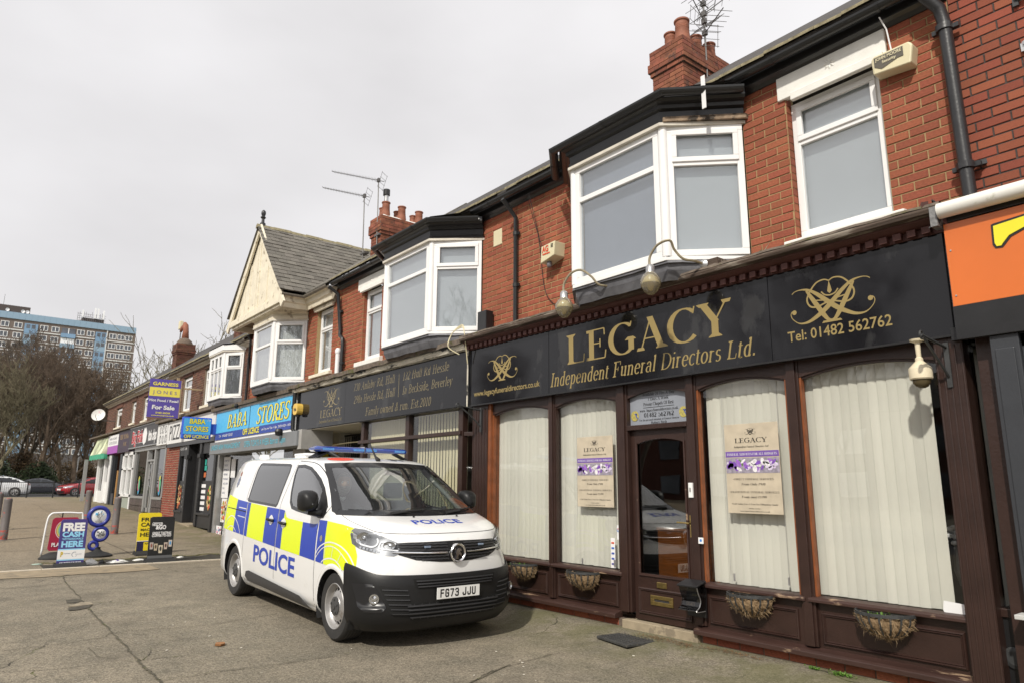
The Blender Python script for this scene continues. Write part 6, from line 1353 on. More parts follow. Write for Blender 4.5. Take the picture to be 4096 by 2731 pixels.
def vrow(z, tab=VT):
 i = 0
 while i < len(tab)-2 and z > tab[i+1][0]: i += 1
 t = (z - tab[i][0])/(tab[i+1][0]-tab[i][0]); p0 = tab[max(i-1,0)]; p1 = tab[i]; p2 = tab[i+1]; p3 = tab[min(i+2,len(tab)-1)]
 out = []
 for k in range(1, 6):
  m1 = (p2[k]-p0[k])/max(1e-6,(p2[0]-p0[0]))*(p2[0]-p1[0]); m2 = (p3[k]-p1[k])/max(1e-6,(p3[0]-p1[0]))*(p2[0]-p1[0])
  out.append((2*t**3-3*t*t+1)*p1[k] + (t**3-2*t*t+t)*m1 + (-2*t**3+3*t*t)*p2[k] + (t**3-t*t)*m2)
 return out
def vring(z, inset=0, tab=VT, rear=5, nside=116, nf=18, nr=6):
 xf, xs, w, n, xr = vrow(z, tab); xf -= inset; w -= inset; xr += inset; xrs = xr + .38; half = []
 for k in range(nr+1): t = pi/2*(1 - k/nr); half.append((xrs - (xrs-xr)*sin(t)**(2/rear), w*cos(t)**(2/rear) if t < pi/2-1e-6 else 0))
 for k in range(1, nside): half.append((xrs + (xs-xrs)*k/nside, w))
 for k in range(nf+1):
  t = pi/2*k/nf; half.append((xs + (xf-xs)*sin(t)**(2/n), w*(cos(t)**(2/n) if t < pi/2-1e-6 else 0)))
 right = [V3(x, -y, z) for x, y in half]; left = [V3(x, y, z) for x, y in reversed(half[1:-1])]
 return right + left
ZS = [.20+.025*i for i in range(33)]; ZS = sorted(set([round(z,4) for z in ZS if z < 1.02] + [1.02,1.04,1.06,1.08,1.10,1.115,1.13,1.145,1.16,1.172,1.184,1.196,1.208,1.22,1.231,1.242,1.253,1.266,1.28] + [round(1.30+.022*i,4) for i in range(24)] + [1.832,1.845,1.856,1.866,1.875,1.882,1.889,1.895,1.90]))
def inpoly(x, y, P):
 c = False; n = len(P)
 for i in range(n):
  (x1, y1), (x2, y2) = P[i], P[(i+1) % n]
  if (y1 > y) != (y2 > y) and x < (x2-x1)*(y-y1)/(y2-y1)+x1: c = not c
 return c
DW = [(-1.56,1.785),(-1.34,1.79),(-1.10,1.76),(-.92,1.70),(-.76,1.63),(-.60,1.535),(-.46,1.43),(-.36,1.34),(-.34,1.28),(-.38,1.225),(-.47,1.205),(-.80,1.222),(-1.16,1.245),(-1.32,1.265),(-1.42,1.33),(-1.49,1.46),(-1.55,1.65)]
RW = [(-2.95,1.30),(-2.86,1.285),(-1.84,1.262),(-1.80,1.30),(-1.735,1.70),(-1.76,1.78),(-1.83,1.80),(-2.90,1.815),(-2.95,1.80),(-2.965,1.70)]
WS = [(-.895,1.262),(-.60,1.252),(-.3,1.246),(0,1.244),(.3,1.246),(.60,1.252),(.895,1.262),(.905,1.285),(.735,1.775),(.715,1.805),(.40,1.822),(0,1.828),(-.40,1.822),(-.715,1.805),(-.735,1.775),(-.905,1.285)]
def shrink(P, d):
 n = len(P); out = []; A = sum(P[i][0]*P[(i+1)%n][1]-P[(i+1)%n][0]*P[i][1] for i in range(n)); s = 1 if A > 0 else -1
 for i in range(n):
  (x0,y0),(x1,y1),(x2,y2) = P[i-1],P[i],P[(i+1)%n]
  e1 = Vector((x1-x0,y1-y0)).normalized(); e2 = Vector((x2-x1,y2-y1)).normalized(); n1 = Vector((-e1.y,e1.x))*s; n2 = Vector((-e2.y,e2.x))*s
  b = n1+n2; b = b/max(.4, b.dot(n1)) if b.length > 1e-6 else n1; out.append((x1+b.x*d, y1+b.y*d))
 return out
AX = [(0, .345), (-3.275, .345)]; AR = .405
def vhull(inset=0, arches=True):
 rings = [vring(z, inset) for z in ZS]; n = len(rings[0]); mb = MB(); mb.v = [p for r in rings for p in r]
 dW, rW, wS = shrink(DW, .02), shrink(RW, .02), shrink(WS, .035)
 for i in range(len(rings)-1):
  for j in range(n):
   f = (i*n+j, i*n+(j+1)%n, (i+1)*n+(j+1)%n, (i+1)*n+j); c = sum((mb.v[k] for k in f), Vector())/4
   side = abs(c.y) > .70 and c.z > 1.15
   if side and (inpoly(c.x, c.z, dW) or inpoly(c.x, c.z, rW)) and abs(c.y) > vrow(c.z)[2]-inset-.03: continue
   if c.x > vrow(c.z)[1]-.25 and c.z > 1.24 and inpoly(c.y, c.z, wS) and c.x > -1.3: continue
   if arches and abs(c.y) > .75 and any((c.x-a)**2+(c.z-b)**2 < (AR-.02)**2 for a, b in AX): continue
   mb.f.append(f); mb.mi.append(0); mb.r.append(0.)
 for k, rv in ((0, 1), (len(rings)-1, 0)): mb.f.append(tuple(k*n+j for j in range(n))); mb.mi.append(0); mb.r.append(0.)
 return mb
_full = MB(); _r = [vring(z) for z in ZS]; _full.grid(_r, closed=True); _full.f.append(tuple((len(_r)-1)*len(_r[0])+j for j in range(len(_r[0])))); _full.mi.append(0)
HB = BVHTree.FromPolygons([tuple(v) for v in _full.v], _full.f, all_triangles=False)
VX, VY, VZ = V3(1,0,0), V3(0,1,0), V3(0,0,1)
DIRS = {'R': (V3(0,-3,0), VX, VZ, VY), 'L': (V3(0,3,0), VX, VZ, -VY), 'F': (V3(3,0,0), VY, VZ, -VX), 'T': (V3(0,0,4), VX, VY, -VZ),
  'H': (V3(2,-2,0), V3(1,1,0).normalized(), VZ, V3(-1,1,0).normalized()), 'G': (V3(2,2,0), V3(1,-1,0).normalized(), VZ, V3(-1,-1,0).normalized())}
def vproj(u, v, d, off=.003, tree=None):
 O, U, W, D = DIRS[d]; p = O + U*u + W*v; h = (tree or HB).ray_cast(p, D)
 if h[0] is None:
  q = (tree or HB).find_nearest(p + D*(p.length*.75)); h = (q[0], q[1])
 nrm = h[1] if h[1].dot(D) < 0 else -h[1]
 return h[0] + nrm*off
def decal(poly, d, off=.003, step=.05, mb=None, mi=0, faces=None, fac=False):
 """lay a flat outline on the van skin"""
 bm = bmesh.new(); vs = [bm.verts.new((p[0], p[1], 0)) for p in poly]
 if faces is None:
  for t in tessellate_polygon([[Vector((p[0], p[1], 0)) for p in poly]]):
   try: bm.faces.new([vs[i] for i in t])
   except ValueError: pass
 else:
  for f in faces:
   try: bm.faces.new([vs[i] for i in f])
   except ValueError: pass
 if faces is None: bmesh.ops.dissolve_limit(bm, angle_limit=.01, verts=bm.verts, edges=bm.edges)
 us = [p[0] for p in poly]; ws = [p[1] for p in poly]
 for ax, lo, hi in ((0, min(us), max(us)), (1, min(ws), max(ws))):
  k = math.floor(lo/step)*step
  while k < hi:
   if k > lo:
    bmesh.ops.bisect_plane(bm, geom=bm.verts[:]+bm.edges[:]+bm.faces[:], plane_co=(k if ax == 0 else 0, k if ax == 1 else 0, 0), plane_no=(1 if ax == 0 else 0, 1 if ax == 1 else 0, 0))
   k += step
 bmesh.ops.triangulate(bm, faces=[f for f in bm.faces if len(f.verts) > 4])
 bm.verts.ensure_lookup_table(); bm.verts.index_update(); mb = mb or MB()
 mb.add([vproj(v.co.x, v.co.y, d, off) for v in bm.verts], [tuple(v.index for v in f.verts) for f in bm.faces], mi); bm.free(); return mb
def decal_ring(P, Q, d, off, mb=None, sub=3):
 """band between two outlines with equal point counts"""
 n = len(P); mb = mb or MB(); ra = []; rb = []
 for i in range(n):
  for k in range(sub):
   t = k/sub; ra.append(tuple(P[i][j]*(1-t)+P[(i+1)%n][j]*t for j in (0,1))); rb.append(tuple(Q[i][j]*(1-t)+Q[(i+1)%n][j]*t for j in (0,1)))
 rows = [[vproj(a[0]*(1-t)+b[0]*t, a[1]*(1-t)+b[1]*t, d, off) for a, b in zip(ra, rb)] for t in (0, .5, 1)]
 return mb.grid(rows, closed=True)
def decal_line(pts, w, d, off=.004, mb=None):
 v, f = ribbon(pts, w); mb = mb or MB(); return mb.add([vproj(x, y, d, off) for x, y in v], f)
def decal_text(s, d, O, R, U, h, width=None, bold=.02, off=.004, mb=None, shear=0, flip=False):
 v, f = text2d(s, shear, 1.0, bold); x0 = min(p[0] for p in v); x1 = max(p[0] for p in v); xs = width/((x1-x0)*h) if width else 1
 P = [(O[0] + R[0]*(x-x0)*h*xs + U[0]*y*h, O[1] + R[1]*(x-x0)*h*xs + U[1]*y*h) for x, y in v]
 return decal(P, d, off, .04, mb, faces=f)
T = Thing('police_van', (0, 0, 0), 'white police van with yellow and blue chequered side and a blue roof light bar', 'van'); VAN = T
hull = vhull(); me = hull.mesh('body', M['van_white'], True)
body = T.part('body', me, None)
T.part('cabin_lining', vhull(.035), M['cabin'], smooth=True, parent=body)
T.part('underside', MB().box(-3.9, .6, -.8, .8, .22, .30), M['black_rub'])
T.part('wheel_well', MB().box(-.45, .45, -.74, -.70, .2, .9).box(-3.72, -2.83, -.74, -.70, .2, .9).box(-.45, .45, .70, .74, .2, .9).box(-3.72, -2.83, .70, .74, .2, .9), M['black_rub'])
mb = MB()
for a, b in AX:
 for s in (-1, 1):
  rows = [[V3(a + AR*cos(t), s*yy, b + AR*sin(t)) for t in [radians(-25 + 230*k/28) for k in range(29)]] for yy in (.70, .945)]; mb.grid(rows)
T.part('arch_liner', mb, M['black_rub'], smooth=True)
mb = MB(); mbd = MB()
for a, b in AX:
 for d in 'RL':
  an = [radians(-22 + 224*k/36) for k in range(37)]
  P = [(a + (AR-.035)*cos(t), max(.21, b + (AR-.035)*sin(t))) for t in an]; Q = [(a + (AR+.02)*cos(t), max(.205, b + (AR+.02)*sin(t))) for t in an]
  rows = [[vproj(*p, d, .006) for p in P], [vproj(*p, d, .012) for p in [((x0+x1)/2, (y0+y1)/2) for (x0, y0), (x1, y1) in zip(P, Q)]], [vproj(*p, d, .001) for p in Q]]; mb.grid(rows)
T.part('arch_lip', mb, M['van_white'], smooth=True)
# --- glazing
fr = MB(); decal_ring(WS, shrink(WS, .055), 'F', .004, fr); T.part('windscreen_frit', fr, M['van_gloss'], smooth=True)
fp = MB(); decal([(-.90,1.252),(.90,1.252),(.90,1.30),(.6,1.296),(0,1.29),(-.6,1.296),(-.90,1.30)], 'F', .006, .05, fp); T.part('scuttle', fp, M['van_gloss'], smooth=True)
T.part('windscreen', decal(shrink(WS, .03), 'F', .0015, .06), M['vglass'], smooth=True)
for d in 'RL':
 T.part('window_seal', decal_ring(DW, shrink(DW, .038), d, .004), M['van_gloss'], smooth=True); T.part('side_window', decal(shrink(DW, .015), d, .0015, .06), M['vglass'], smooth=True)
 T.part('window_seal', decal_ring(RW, shrink(RW, .030), d, .004), M['van_gloss'], smooth=True); T.part('rear_side_window', decal(shrink(RW, .012), d, .002, .06), M['vtint'] if d == 'R' else M['vglass'], smooth=True)
 T.part('mirror_sail', decal([(-.60,1.54),(-.46,1.43),(-.35,1.33),(-.335,1.26),(-.37,1.21),(-.50,1.20),(-.56,1.22),(-.575,1.40)], d, .008, .05), M['van_blk'], smooth=True)
 # shut lines
 g = MB()
 for P in ([(-1.70,.30),(-1.70,1.24),(-1.66,1.45),(-1.60,1.70),(-1.585,1.83)], [(-.47,.29),(-.485,.7),(-.475,1.15),(-.33,1.26),(-.30,1.36),(-.42,1.46),(-.62,1.60),(-.85,1.73),(-1.1,1.81),(-1.58,1.835)], [(-2.91,.30),(-2.905,1.27),(-3.02,1.34),(-3.0,1.84)], [(-3.74,1.17),(-2.93,1.145)]): decal_line(crom(P, 5), .007, d, .002, g)
 T.part('shut_line', g, M['van_gloss'])
 g = MB(); decal_line([(-3.74,1.178),(-2.93,1.152)], .012, d, .006, g); T.part('door_rail', g, M['van_blk'])
 T.part('side_moulding', decal([(-2.70,.345),(-2.66,.405),(-2.55,.425),(-.83,.345),(-.72,.315),(-.62,.262),(-.57,.235),(-2.62,.300)], d, .022, .08), M['mould'], smooth=True)
 rows = []
 for x0, x1 in ((-2.86, -.40),): rows = [[vproj(x0+(x1-x0)*k/20, .262-.0*k, d, .004), vproj(x0+(x1-x0)*k/20, .225, d, .018), vproj(x0+(x1-x0)*k/20, .205, d, .006)] for k in range(21)]
 T.part('sill', MB().grid(rows), M['van_white'], smooth=True)
# --- bumper (black) following the nose with its own thickness
def nose(t, z, off):
 """t 0..1 from one arch round the front to the other"""
 a = -pi/2 + pi*t; xf, xs, w, n, xr = vrow(z); c = abs(cos(a)); s = abs(sin(a))
 # a=-90deg: right side at xs ; a=0: centre
 x = xs + (xf-xs)*(c**(2/n) if c > 1e-6 else 0); y = w*(s**(2/n) if s > 1e-6 else 0)*(-1 if a < 0 else 1)
 p = V3(x, y, z); nn = V3(max(0, (x-xs)/(xf-xs))**(n-1)/(xf-xs), (abs(y)/w)**(n-1)/w*(1 if y > 0 else -1), 0).normalized(); return p + nn*off
def ztop(t):
 u = abs(2*t-1); return .712 + .012*u + .085*sm((u-.50)/.42)
bt = [i/64 for i in range(65)]; X0 = .405
def bump_pt(t, z, off):
 p = nose(t, z, off)
 return p
mb = MB(); rows = []
for k, (f, off) in enumerate([(1, .0), (1, .018), (.93, .028), (.80, .026), (.66, .022), (.5, .024), (.35, .026), (.2, .032), (.12, .038), (.06, .034), (0, .018), (0, -.05)]):
 row = []
 for t in bt:
  zt = ztop(t); z = .178 + (zt-.178)*f; zz = max(z, .2); p = nose(t, zz, off)
  p.z = z; u = abs(2*t-1)
  if p.x < X0 - .10: p.x = X0 - .10 + (p.x-(X0-.1))*0
  if f < .3: p.x -= .03*(1-f/.3)*(1 if u < .8 else .3)
  row.append(p)
 rows.append(row)
keep = [j for j in range(65) if nose(bt[j], .6, 0).x > X0-.14]; rows = [[r[j] for j in keep] for r in rows]
T.part('front_bumper', mb.grid(rows), M['van_blk'], smooth=50)
# clad the area between arch and bumper edge
BB = BVHTree.FromPolygons([tuple(v) for v in mb.v], mb.f, all_triangles=False)
def bdecal(poly, off, d='F', step=.06, mbx=None):
 global HB
 keepb = HB; HB = BB; r = decal(poly, d, off, step, mbx); HB = keepb; return r
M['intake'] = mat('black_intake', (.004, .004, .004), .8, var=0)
T.part('lower_intake', bdecal([(-.46,.455),(.46,.455),(.52,.47),(.56,.455),(.50,.295),(-.50,.295),(-.56,.455),(-.52,.47)], .003), M['intake'])
def bp(u, z, off):
 h = BB.ray_cast(V3(3, u, z), V3(-1, 0, 0)); return (h[0] if h[0] is not None else V3(.8, u, z)) + V3(off, 0, 0)
def slat(g, u0, u1, z0, z1, h=.016, o=.018, n=20):
 g.grid([[bp(u0+(u1-u0)*k/n, (z0+(z1-z0)*k/n)+dz, oo) for dz, oo in ((-h/2, .004), (-h/3, o), (h/3, o*.9), (h/2, .004))] for k in range(n+1)])
g = MB()
for z, w in ((.318, .51), (.355, .525), (.392, .54), (.428, .55)): slat(g, -w, w, z, z)
M['barblk'] = mat('grille_bar_plastic', (.035,.035,.037), .35, var=0); T.part('lower_grille_bars', g, M['barblk'], kind='stuff')
g = MB()
for k in range(13): u = -.48 + .08*k; g.add([bp(u-.004, .30, .006), bp(u+.004, .30, .006), bp(u+.004, .45, .006), bp(u-.004, .45, .006)], [(0,1,2,3)])
T.part('grille_stay', g, M['mould'], kind='stuff')
T.part('upper_intake', bdecal([(-.46,.685),(.46,.685),(.50,.68),(.47,.60),(.44,.585),(-.44,.585),(-.47,.60),(-.50,.68)], .003), M['intake'])
g = MB()
for z, w in ((.605, .45), (.632, .46), (.660, .47)): slat(g, -w, w, z, z, .013, .014)
T.part('upper_grille_bars', g, M['barblk'], kind='stuff')
for s in (-1, 1):
 T.part('side_intake', bdecal([(s*.80,.625),(s*.62,.60),(s*.535,.54),(s*.475,.36),(s*.50,.315),(s*.66,.335),(s*.70,.36)], .003), M['intake'])
 g = MB()
 for k in range(6): z = .355 + .045*k; slat(g, s*(.49+.012*k), s*(.685+.018*k), z-.004, z+.006, .010, .014, 6)
 T.part('side_grille_bars', g, M['barblk'], kind='stuff')
 T.part('fog_housing', bdecal([(s*.955,.63),(s*.84,.635),(s*.80,.56),(s*.735,.42),(s*.77,.375),(s*.89,.375),(s*.93,.42)], .006), mat('satin_black_plastic', (.016,.016,.017), .3, var=0), smooth=True)
 c = bp(s*.835, .50, .012); g = MB(); nn = V3(.85, s*.5, 0).normalized(); uu = nn.cross(VZ).normalized()
 g.add([c + (uu*cos(a)+VZ*sin(a))*r + nn*o for r, o in ((.046, 0), (.048, .012), (.036, .012), (.03, .002), (0, .006)) for a in [k*pi/8 for k in range(16)]], [(i*16+k, i*16+(k+1)%16, (i+1)*16+(k+1)%16, (i+1)*16+k) for i in range(4) for k in range(16)])
 T.part('fog_lamp', g, M['lampsilver'], smooth=30)
# number plate
pc = bp(0, .53, .022); pc2 = V3(pc.x+.006, 0, .50)
g = MB(); g.prism([V3(pc.x+.004, yy, zz) for yy, zz in ((-.26,.478),(.26,.478),(.26,.588),(-.26,.588))], (0,0,0), (.006,0,0)); npl = T.part('number_plate', g, M['plate_w'], bevel=.004)
T.part('plate_backing', MB().box(pc.x-.03, pc.x+.004, -.25, .25, .485, .58), M['van_blk'])
def plate_char(ch):
 G = {'F':[[(0,0),(0,1)],[(0,1),(1,1)],[(0,.53),(.85,.53)]],'G':[[(1,.8),(.85,1),(.15,1),(0,.85),(0,.15),(.15,0),(.85,0),(1,.15),(1,.48),(.55,.48)]],'7':[[(0,1),(1,1),(.35,0)]],
         '3':[[(0,.85),(.15,1),(.85,1),(1,.85),(1,.65),(.85,.53),(.4,.53)],[(.85,.53),(1,.4),(1,.15),(.85,0),(.15,0),(0,.15)]],'J':[[(1,1),(1,.18),(.82,0),(.18,0),(0,.18),(0,.3)]],'U':[[(0,1),(0,.18),(.18,0),(.82,0),(1,.18),(1,1)]]}
 return G[ch]
g = MB(); X = -.222; w = .046; hh = .079
for ch in 'FG73 JJU':
 if ch == ' ': X += .033; continue
 for st_ in plate_char(ch):
  P = [(X + .007 + (w-.014)*x, .4935 + .007 + (hh-.014)*y) for x, y in st_]
  for (a, b), (c_, d_) in zip(P, P[1:]):
   L = math.hypot(c_-a, d_-b) or 1; ex, ey = (c_-a)/L*.0065, (d_-b)/L*.0065
   v, f = ribbon([(a-ex, b-ey), (c_+ex, d_+ey)], .0135); g.add([V3(pc.x+.0115, p[0], p[1]) for p in v], f)
 X += .0585
T.part('registration', g, M['black'], parent=npl)
# upper grille
T.part('radiator_grille', decal([(-.66,1.008),(-.5,1.018),(0,1.024),(.5,1.018),(.66,1.008),(.675,.985),(.60,.90),(.45,.852),(.2,.828),(0,.822),(-.2,.828),(-.45,.852),(-.60,.90),(-.675,.985)], 'F', .004, .05), M['van_blk'], smooth=True)
def vp(u, z, off): h = HB.ray_cast(V3(3, u, z), V3(-1, 0, 0)); return h[0] + V3(off, 0, 0)
g = MB()
for z, w in ((.855, .40), (.885, .50), (.945, .60), (.975, .64), (1.000, .62)):
 for s in (-1, 1): g.grid([[vp(s*(.10+(w-.10)*k/14), z + dz + .004*(k % 2), oo) for dz, oo in ((-.008, .006), (-.003, .016), (.003, .016), (.008, .006))] for k in range(15)])
T.part('grille_mesh', g, M['barblk'], kind='stuff')
for s in (-1, 1):
 g = MB(); g.grid([[vp(s*(.12+.54*k/14), .918 + .012*(k/14)**2 + dz, oo) for dz, oo in ((-.011, .010), (-.005, .026), (.005, .026), (.011, .010))] for k in range(15)]); T.part('chrome_bar', g, M['chrome'], smooth=True)
 g = MB(); c = vp(s*.33, .975, .018); g.box(c.x-.01, c.x+.012, c.y-.035, c.y+.035, c.z-.01, c.z+.012); T.part('grille_light', g, mat('blue_grey_lens', (.2,.25,.33), .15, var=0), bevel=.005)
c = V3(.858, 0, .910); g = MB().lathe([(.095, 0), (.095, .03), (.088, .038), (.078, .034), (.074, .028)], c, 'X', 36); badge = T.part('badge_ring', g, M['chrome'], smooth=35)
T.part('badge_dish', MB().lathe([(.076, .024), (0, .026)], c, 'X', 30), mat('badge_dark', (.10,.10,.105), .15, metal=.9, var=0), parent=badge)
g = MB()
for P in ([(-.45,-.75),(-.30,-.35),(-.42,.02),(-.30,.42),(.02,.62),(.36,.50),(.52,.20),(.40,.28),(.22,.20),(.40,-.02),(.55,-.30),(.50,-.52),(.25,-.20),(.05,-.25),(-.05,-.55),(.0,-.85)], [(-.75,.55),(-.55,.72),(-.50,.40),(-.62,.42)]): g.prism([V3(c.x+.030, p[0]*.075, c.z + p[1]*.075) for p in P], (0,0,0), (.006,0,0))
T.part('badge_creature', g, M['chrome'], parent=badge)
# headlights
HLP = [(-.423,1.14),(-.455,1.122),(-.465,1.081),(-.43,.99),(-.33,.947),(-.221,.925),(-.069,.895),(.039,.888),(.109,.92),(.077,.969),(.054,1.016),(-.012,1.042),(-.166,1.099),(-.298,1.131)]
for d, s in (('H', 1), ('G', 1)):
 T.part('headlight', decal(HLP, d, .004, .04), M['lampdark'], smooth=True); hl = bpy.data.objects[T.o.children[-1].name] if False else [o for o in COL.objects if o.name.startswith('headlight')][-1]
 O, U, W, D = DIRS[d]
 def disc(u, v, prof, m, nm, n=20, sx=1):
  c = vproj(u, v, d, .006); g = MB(); nn = -D
  g.add([c + (U*cos(a)*sx + W*sin(a))*r + nn*o for r, o in prof for a in [2*pi*k/n for k in range(n)]], [(i*n+k, i*n+(k+1)%n, (i+1)*n+(k+1)%n, (i+1)*n+k) for i in range(len(prof)-1) for k in range(n)]); T.part(nm, g, m, smooth=True, parent=hl)
 disc(-.292, 1.045, [(.066,.014),(.058,.004),(.035,-.004),(.012,-.002),(.012,.016),(0,.018)], M['lampsilver'], 'main_reflector', sx=1.15)
 disc(-.015, .988, [(.040,.014),(.034,.004),(.014,-.002),(.008,.010),(0,.012)], M['lampsilver'], 'dipped_reflector', sx=1.6)
 g = MB(); lay = dict(off=.012)
 for P, w in (([(-.372,1.052),(-.368,1.020),(-.323,.993),(-.24,.975),(-.191,.970),(-.15,.985),(-.135,1.02),(-.15,1.052)], .016), ([(-.115,.955),(-.118,.985),(-.095,1.018),(-.03,1.012),(.044,1.0)], .014), ([(-.115,.955),(-.04,.948),(.03,.944),(.075,.940)], .010)): decal_line(crom(P, 3), w, d, .012, g)
 T.part('running_light', g, mat('white_light_guide', (.85,.86,.88), .2, var=0), parent=hl)
 T.part('indicator_reflector', decal([(-.431,1.095),(-.372,1.078),(-.372,1.036),(-.417,1.043)], d, .010, .04), mat('pale_reflector', (.7,.71,.72), .15, metal=.6, var=0), parent=hl)
 g = MB()
 for k in range(6): decal_line([(-.33+.04*k, .962-.006*k), (-.305+.04*k, .957-.006*k)], .022, d, .010, g)
 T.part('lower_reflector', g, M['lampsilver'], parent=hl); T.part('lens_cover', decal(shrink(HLP, .002), d, .024, .05), M['lampcover'], smooth=True, parent=hl)
# bonnet shut lines and washer jets
g = MB(); decal_line(crom([(-.87,1.255),(-.86,1.20),(-.80,1.145),(-.72,1.11),(-.5,1.098),(0,1.095),(.5,1.098),(.72,1.11),(.80,1.145),(.86,1.20),(.87,1.255)], 6), .005, 'F', .002, g); T.part('bonnet_gap', g, M['mould'])
for y in (-.20, .36):
 p = vproj(.30, y, 'T', .004); T.part('washer_jet', MB().lathe([(.014, 0), (.010, .012), (0, .014)], p, n=8), M['van_blk'])
# wipers
for a, b in (((-.42, 1.262), (.02, 1.285)), ((.28, 1.262), (.74, 1.30))):
 T.part('wiper', MB().tube([vproj(a[0]+(b[0]-a[0])*k/6, a[1]+(b[1]-a[1])*k/6, 'F', .022) for k in range(7)], .008, 6).tube([vproj(a[0], a[1]-.006, 'F', .015), vproj(a[0]+(b[0]-a[0])*.45, a[1]+.002, 'F', .03)], .011, 6), M['black_rub'])
# livery
def chk(x0, x1):
 top = lambda x: lerp_table([(-3.80,1.355),(-3.33,1.30),(-2.91,1.28),(-2.14,1.252),(-1.62,1.243),(-1.52,1.235),(-1.44,1.165),(-1.36,1.15),(-.92,1.135),(-.60,1.13),(-.50,1.14),(-.44,1.185),(-.25,1.185),(.10,1.165),(.30,1.135),(.5,1.1)], x)
 bot = lambda x: lerp_table([(-3.80,.88),(-2.91,.842),(-2.12,.81),(-1.5,.785),(-.9,.765),(-.25,.74),(.5,.72)], x)
 n = max(1, int((x1-x0)/.06)); xs_ = [x0+(x1-x0)*k/n for k in range(n+1)]
 for kx in (-1.52, -1.44, -1.36, -.50, -.44):
  if x0 < kx < x1: xs_.append(kx)
 xs_ = sorted(xs_); return [(x, top(x)) for x in xs_] + [(x, bot(x)) for x in reversed(xs_)]
for d in 'RL':
 yl = MB(); bl = MB()
 for a, b in ((-3.82, -3.37), (-2.78, -2.14), (-1.51, -.91)): decal(chk(a, b), d, .0025, .06, yl)
 for a, b in ((-3.37, -2.925), (-2.895, -2.78), (-2.14, -1.712), (-1.685, -1.51), (-.91, -.487), (-.455, -.25)): decal(chk(a, b), d, .0025, .06, bl)
 P = [p for p in chk(-.25, .26)]; P = [p for p in P if p[1] > .95] + [(.30,1.05),(.33,1.0),(.41,.88),(.43,.80),(.41,.725)] + [p for p in P if p[1] < .95]
 decal(P, d, .0025, .05, yl)
 T.part('yellow_checks', yl, M['chk_y'], smooth=True); T.part('blue_checks', bl, M['chk_b'], smooth=True)
 wl = MB()
 for P, w in (([(-.46,.82),(-.40,.885),(-.30,.935),(-.17,.968),(-.01,.972),(.16,.945),(.30,.88),(.40,.79),(.43,.74)], .014), ([(-.46,.78),(-.36,.86),(-.24,.915),(-.07,.935),(.10,.91),(.25,.84),(.35,.77),(.38,.72)], .010), ([(-.30,.75),(-.22,.79),(-.07,.812),(.06,.80),(.16,.76),(.21,.72)], .014),
                 ([(-.22,.915),(-.23,.79)], .008), ([(-.03,.935),(-.05,.81)], .008), ([(.17,.885),(.10,.785)], .008), ([(-3.74,.93),(-3.66,1.02),(-3.52,1.07),(-3.36,1.05),(-3.20,.98),(-3.10,.90),(-3.06,.85)], .014), ([(-3.62,.89),(-3.50,.93),(-3.36,.92),(-3.25,.87)], .012)):
  decal_line(crom(P, 5), w, d, .0045, wl)
 for x in (): pass
 decal_line([(-3.76,1.215),(-2.93,1.19)], .012, d, .0045, wl); decal_line([(-3.76,1.10),(-2.93,1.075)], .01, d, .0045, wl)
 T.part('white_arcs', wl, M['van_white'], smooth=True)
T.part('side_lettering', decal_text('POLICE', 'R', (-2.445, .555), (1, -.030), (.012, 1), .200, width=1.41, bold=.035), M['chk_b'], smooth=True)
T.part('side_lettering', decal_text('POLICE', 'L', (-1.03, .52), (-1, .03), (-.012, 1), .200, width=1.41, bold=.035), M['chk_b'], smooth=True)
g = MB(); v, f = text2d('POLICE', 0, 1.0, .03); x1 = max(p[0] for p in v); h = .115; W_ = .60
decal([(.415 + h*y, -W_/2-.02 + x/x1*W_) for x, y in v], 'T', .003, .04, g, faces=f) if False else decal([(.53 - h*(1-y)*-1 - h, -.31 + x/x1*W_) for x, y in v], 'T', .003, .04, g, faces=f)
g = MB(); decal([(.53 - h*y, -.31 + x/x1*W_) for x, y in v], 'T', .003, .04, g, faces=f); T.part('bonnet_lettering', g, M['chk_b'], smooth=True)
# crest on the rear quarter
g = MB(); decal([(-3.60 + .10*cos(a)*(1 if k % 2 else .62)*.6, 1.545 + .095*sin(a)*(1 if k % 2 else .62)) for k, a in enumerate([pi*q/8 for q in range(16)])], 'R', .003, .05, g); T.part('force_crest', g, mat('crest_blue_grey', (.18,.20,.28), .4, var=.5, vs=90))
g = MB(); decal([(-3.625,1.63),(-3.575,1.63),(-3.57,1.67),(-3.60,1.70),(-3.63,1.67)], 'R', .003, .05, g); T.part('crest_crown', g, mat('crest_red', (.28,.10,.07), .5, var=.5, vs=90))
# handles, badge, fuel cap
for x, z, fx in ((-1.93, 1.10, 1), (-1.50, 1.085, 1)):
 g = MB(); n = 16
 for o, rr in ((.004, 1.0), (.010, .82), (.006, .6)): pass
 decal([(x + .055*cos(a)*(1+.6*abs(cos(a))**3), z + .062*sin(a)) for a in [2*pi*k/20 for k in range(20)]], 'R', .006, .05, g); hb = T.part('handle_recess', g, M['van_white'], smooth=True)
 T.part('door_handle', MB().tube([vproj(x-.10, z+.003, 'R', .012), vproj(x-.06, z+.004, 'R', .035), vproj(x+.02, z, 'R', .038), vproj(x+.10, z-.004, 'R', .014)], .017, 10), M['van_blk'], smooth=True, parent=hb)
g = MB(); decal([(-.35 + .035*cos(a), .995 + .035*sin(a)) for a in [k*pi/8 for k in range(16)]], 'R', .006, .05, g); T.part('wing_badge', g, M['chrome'])
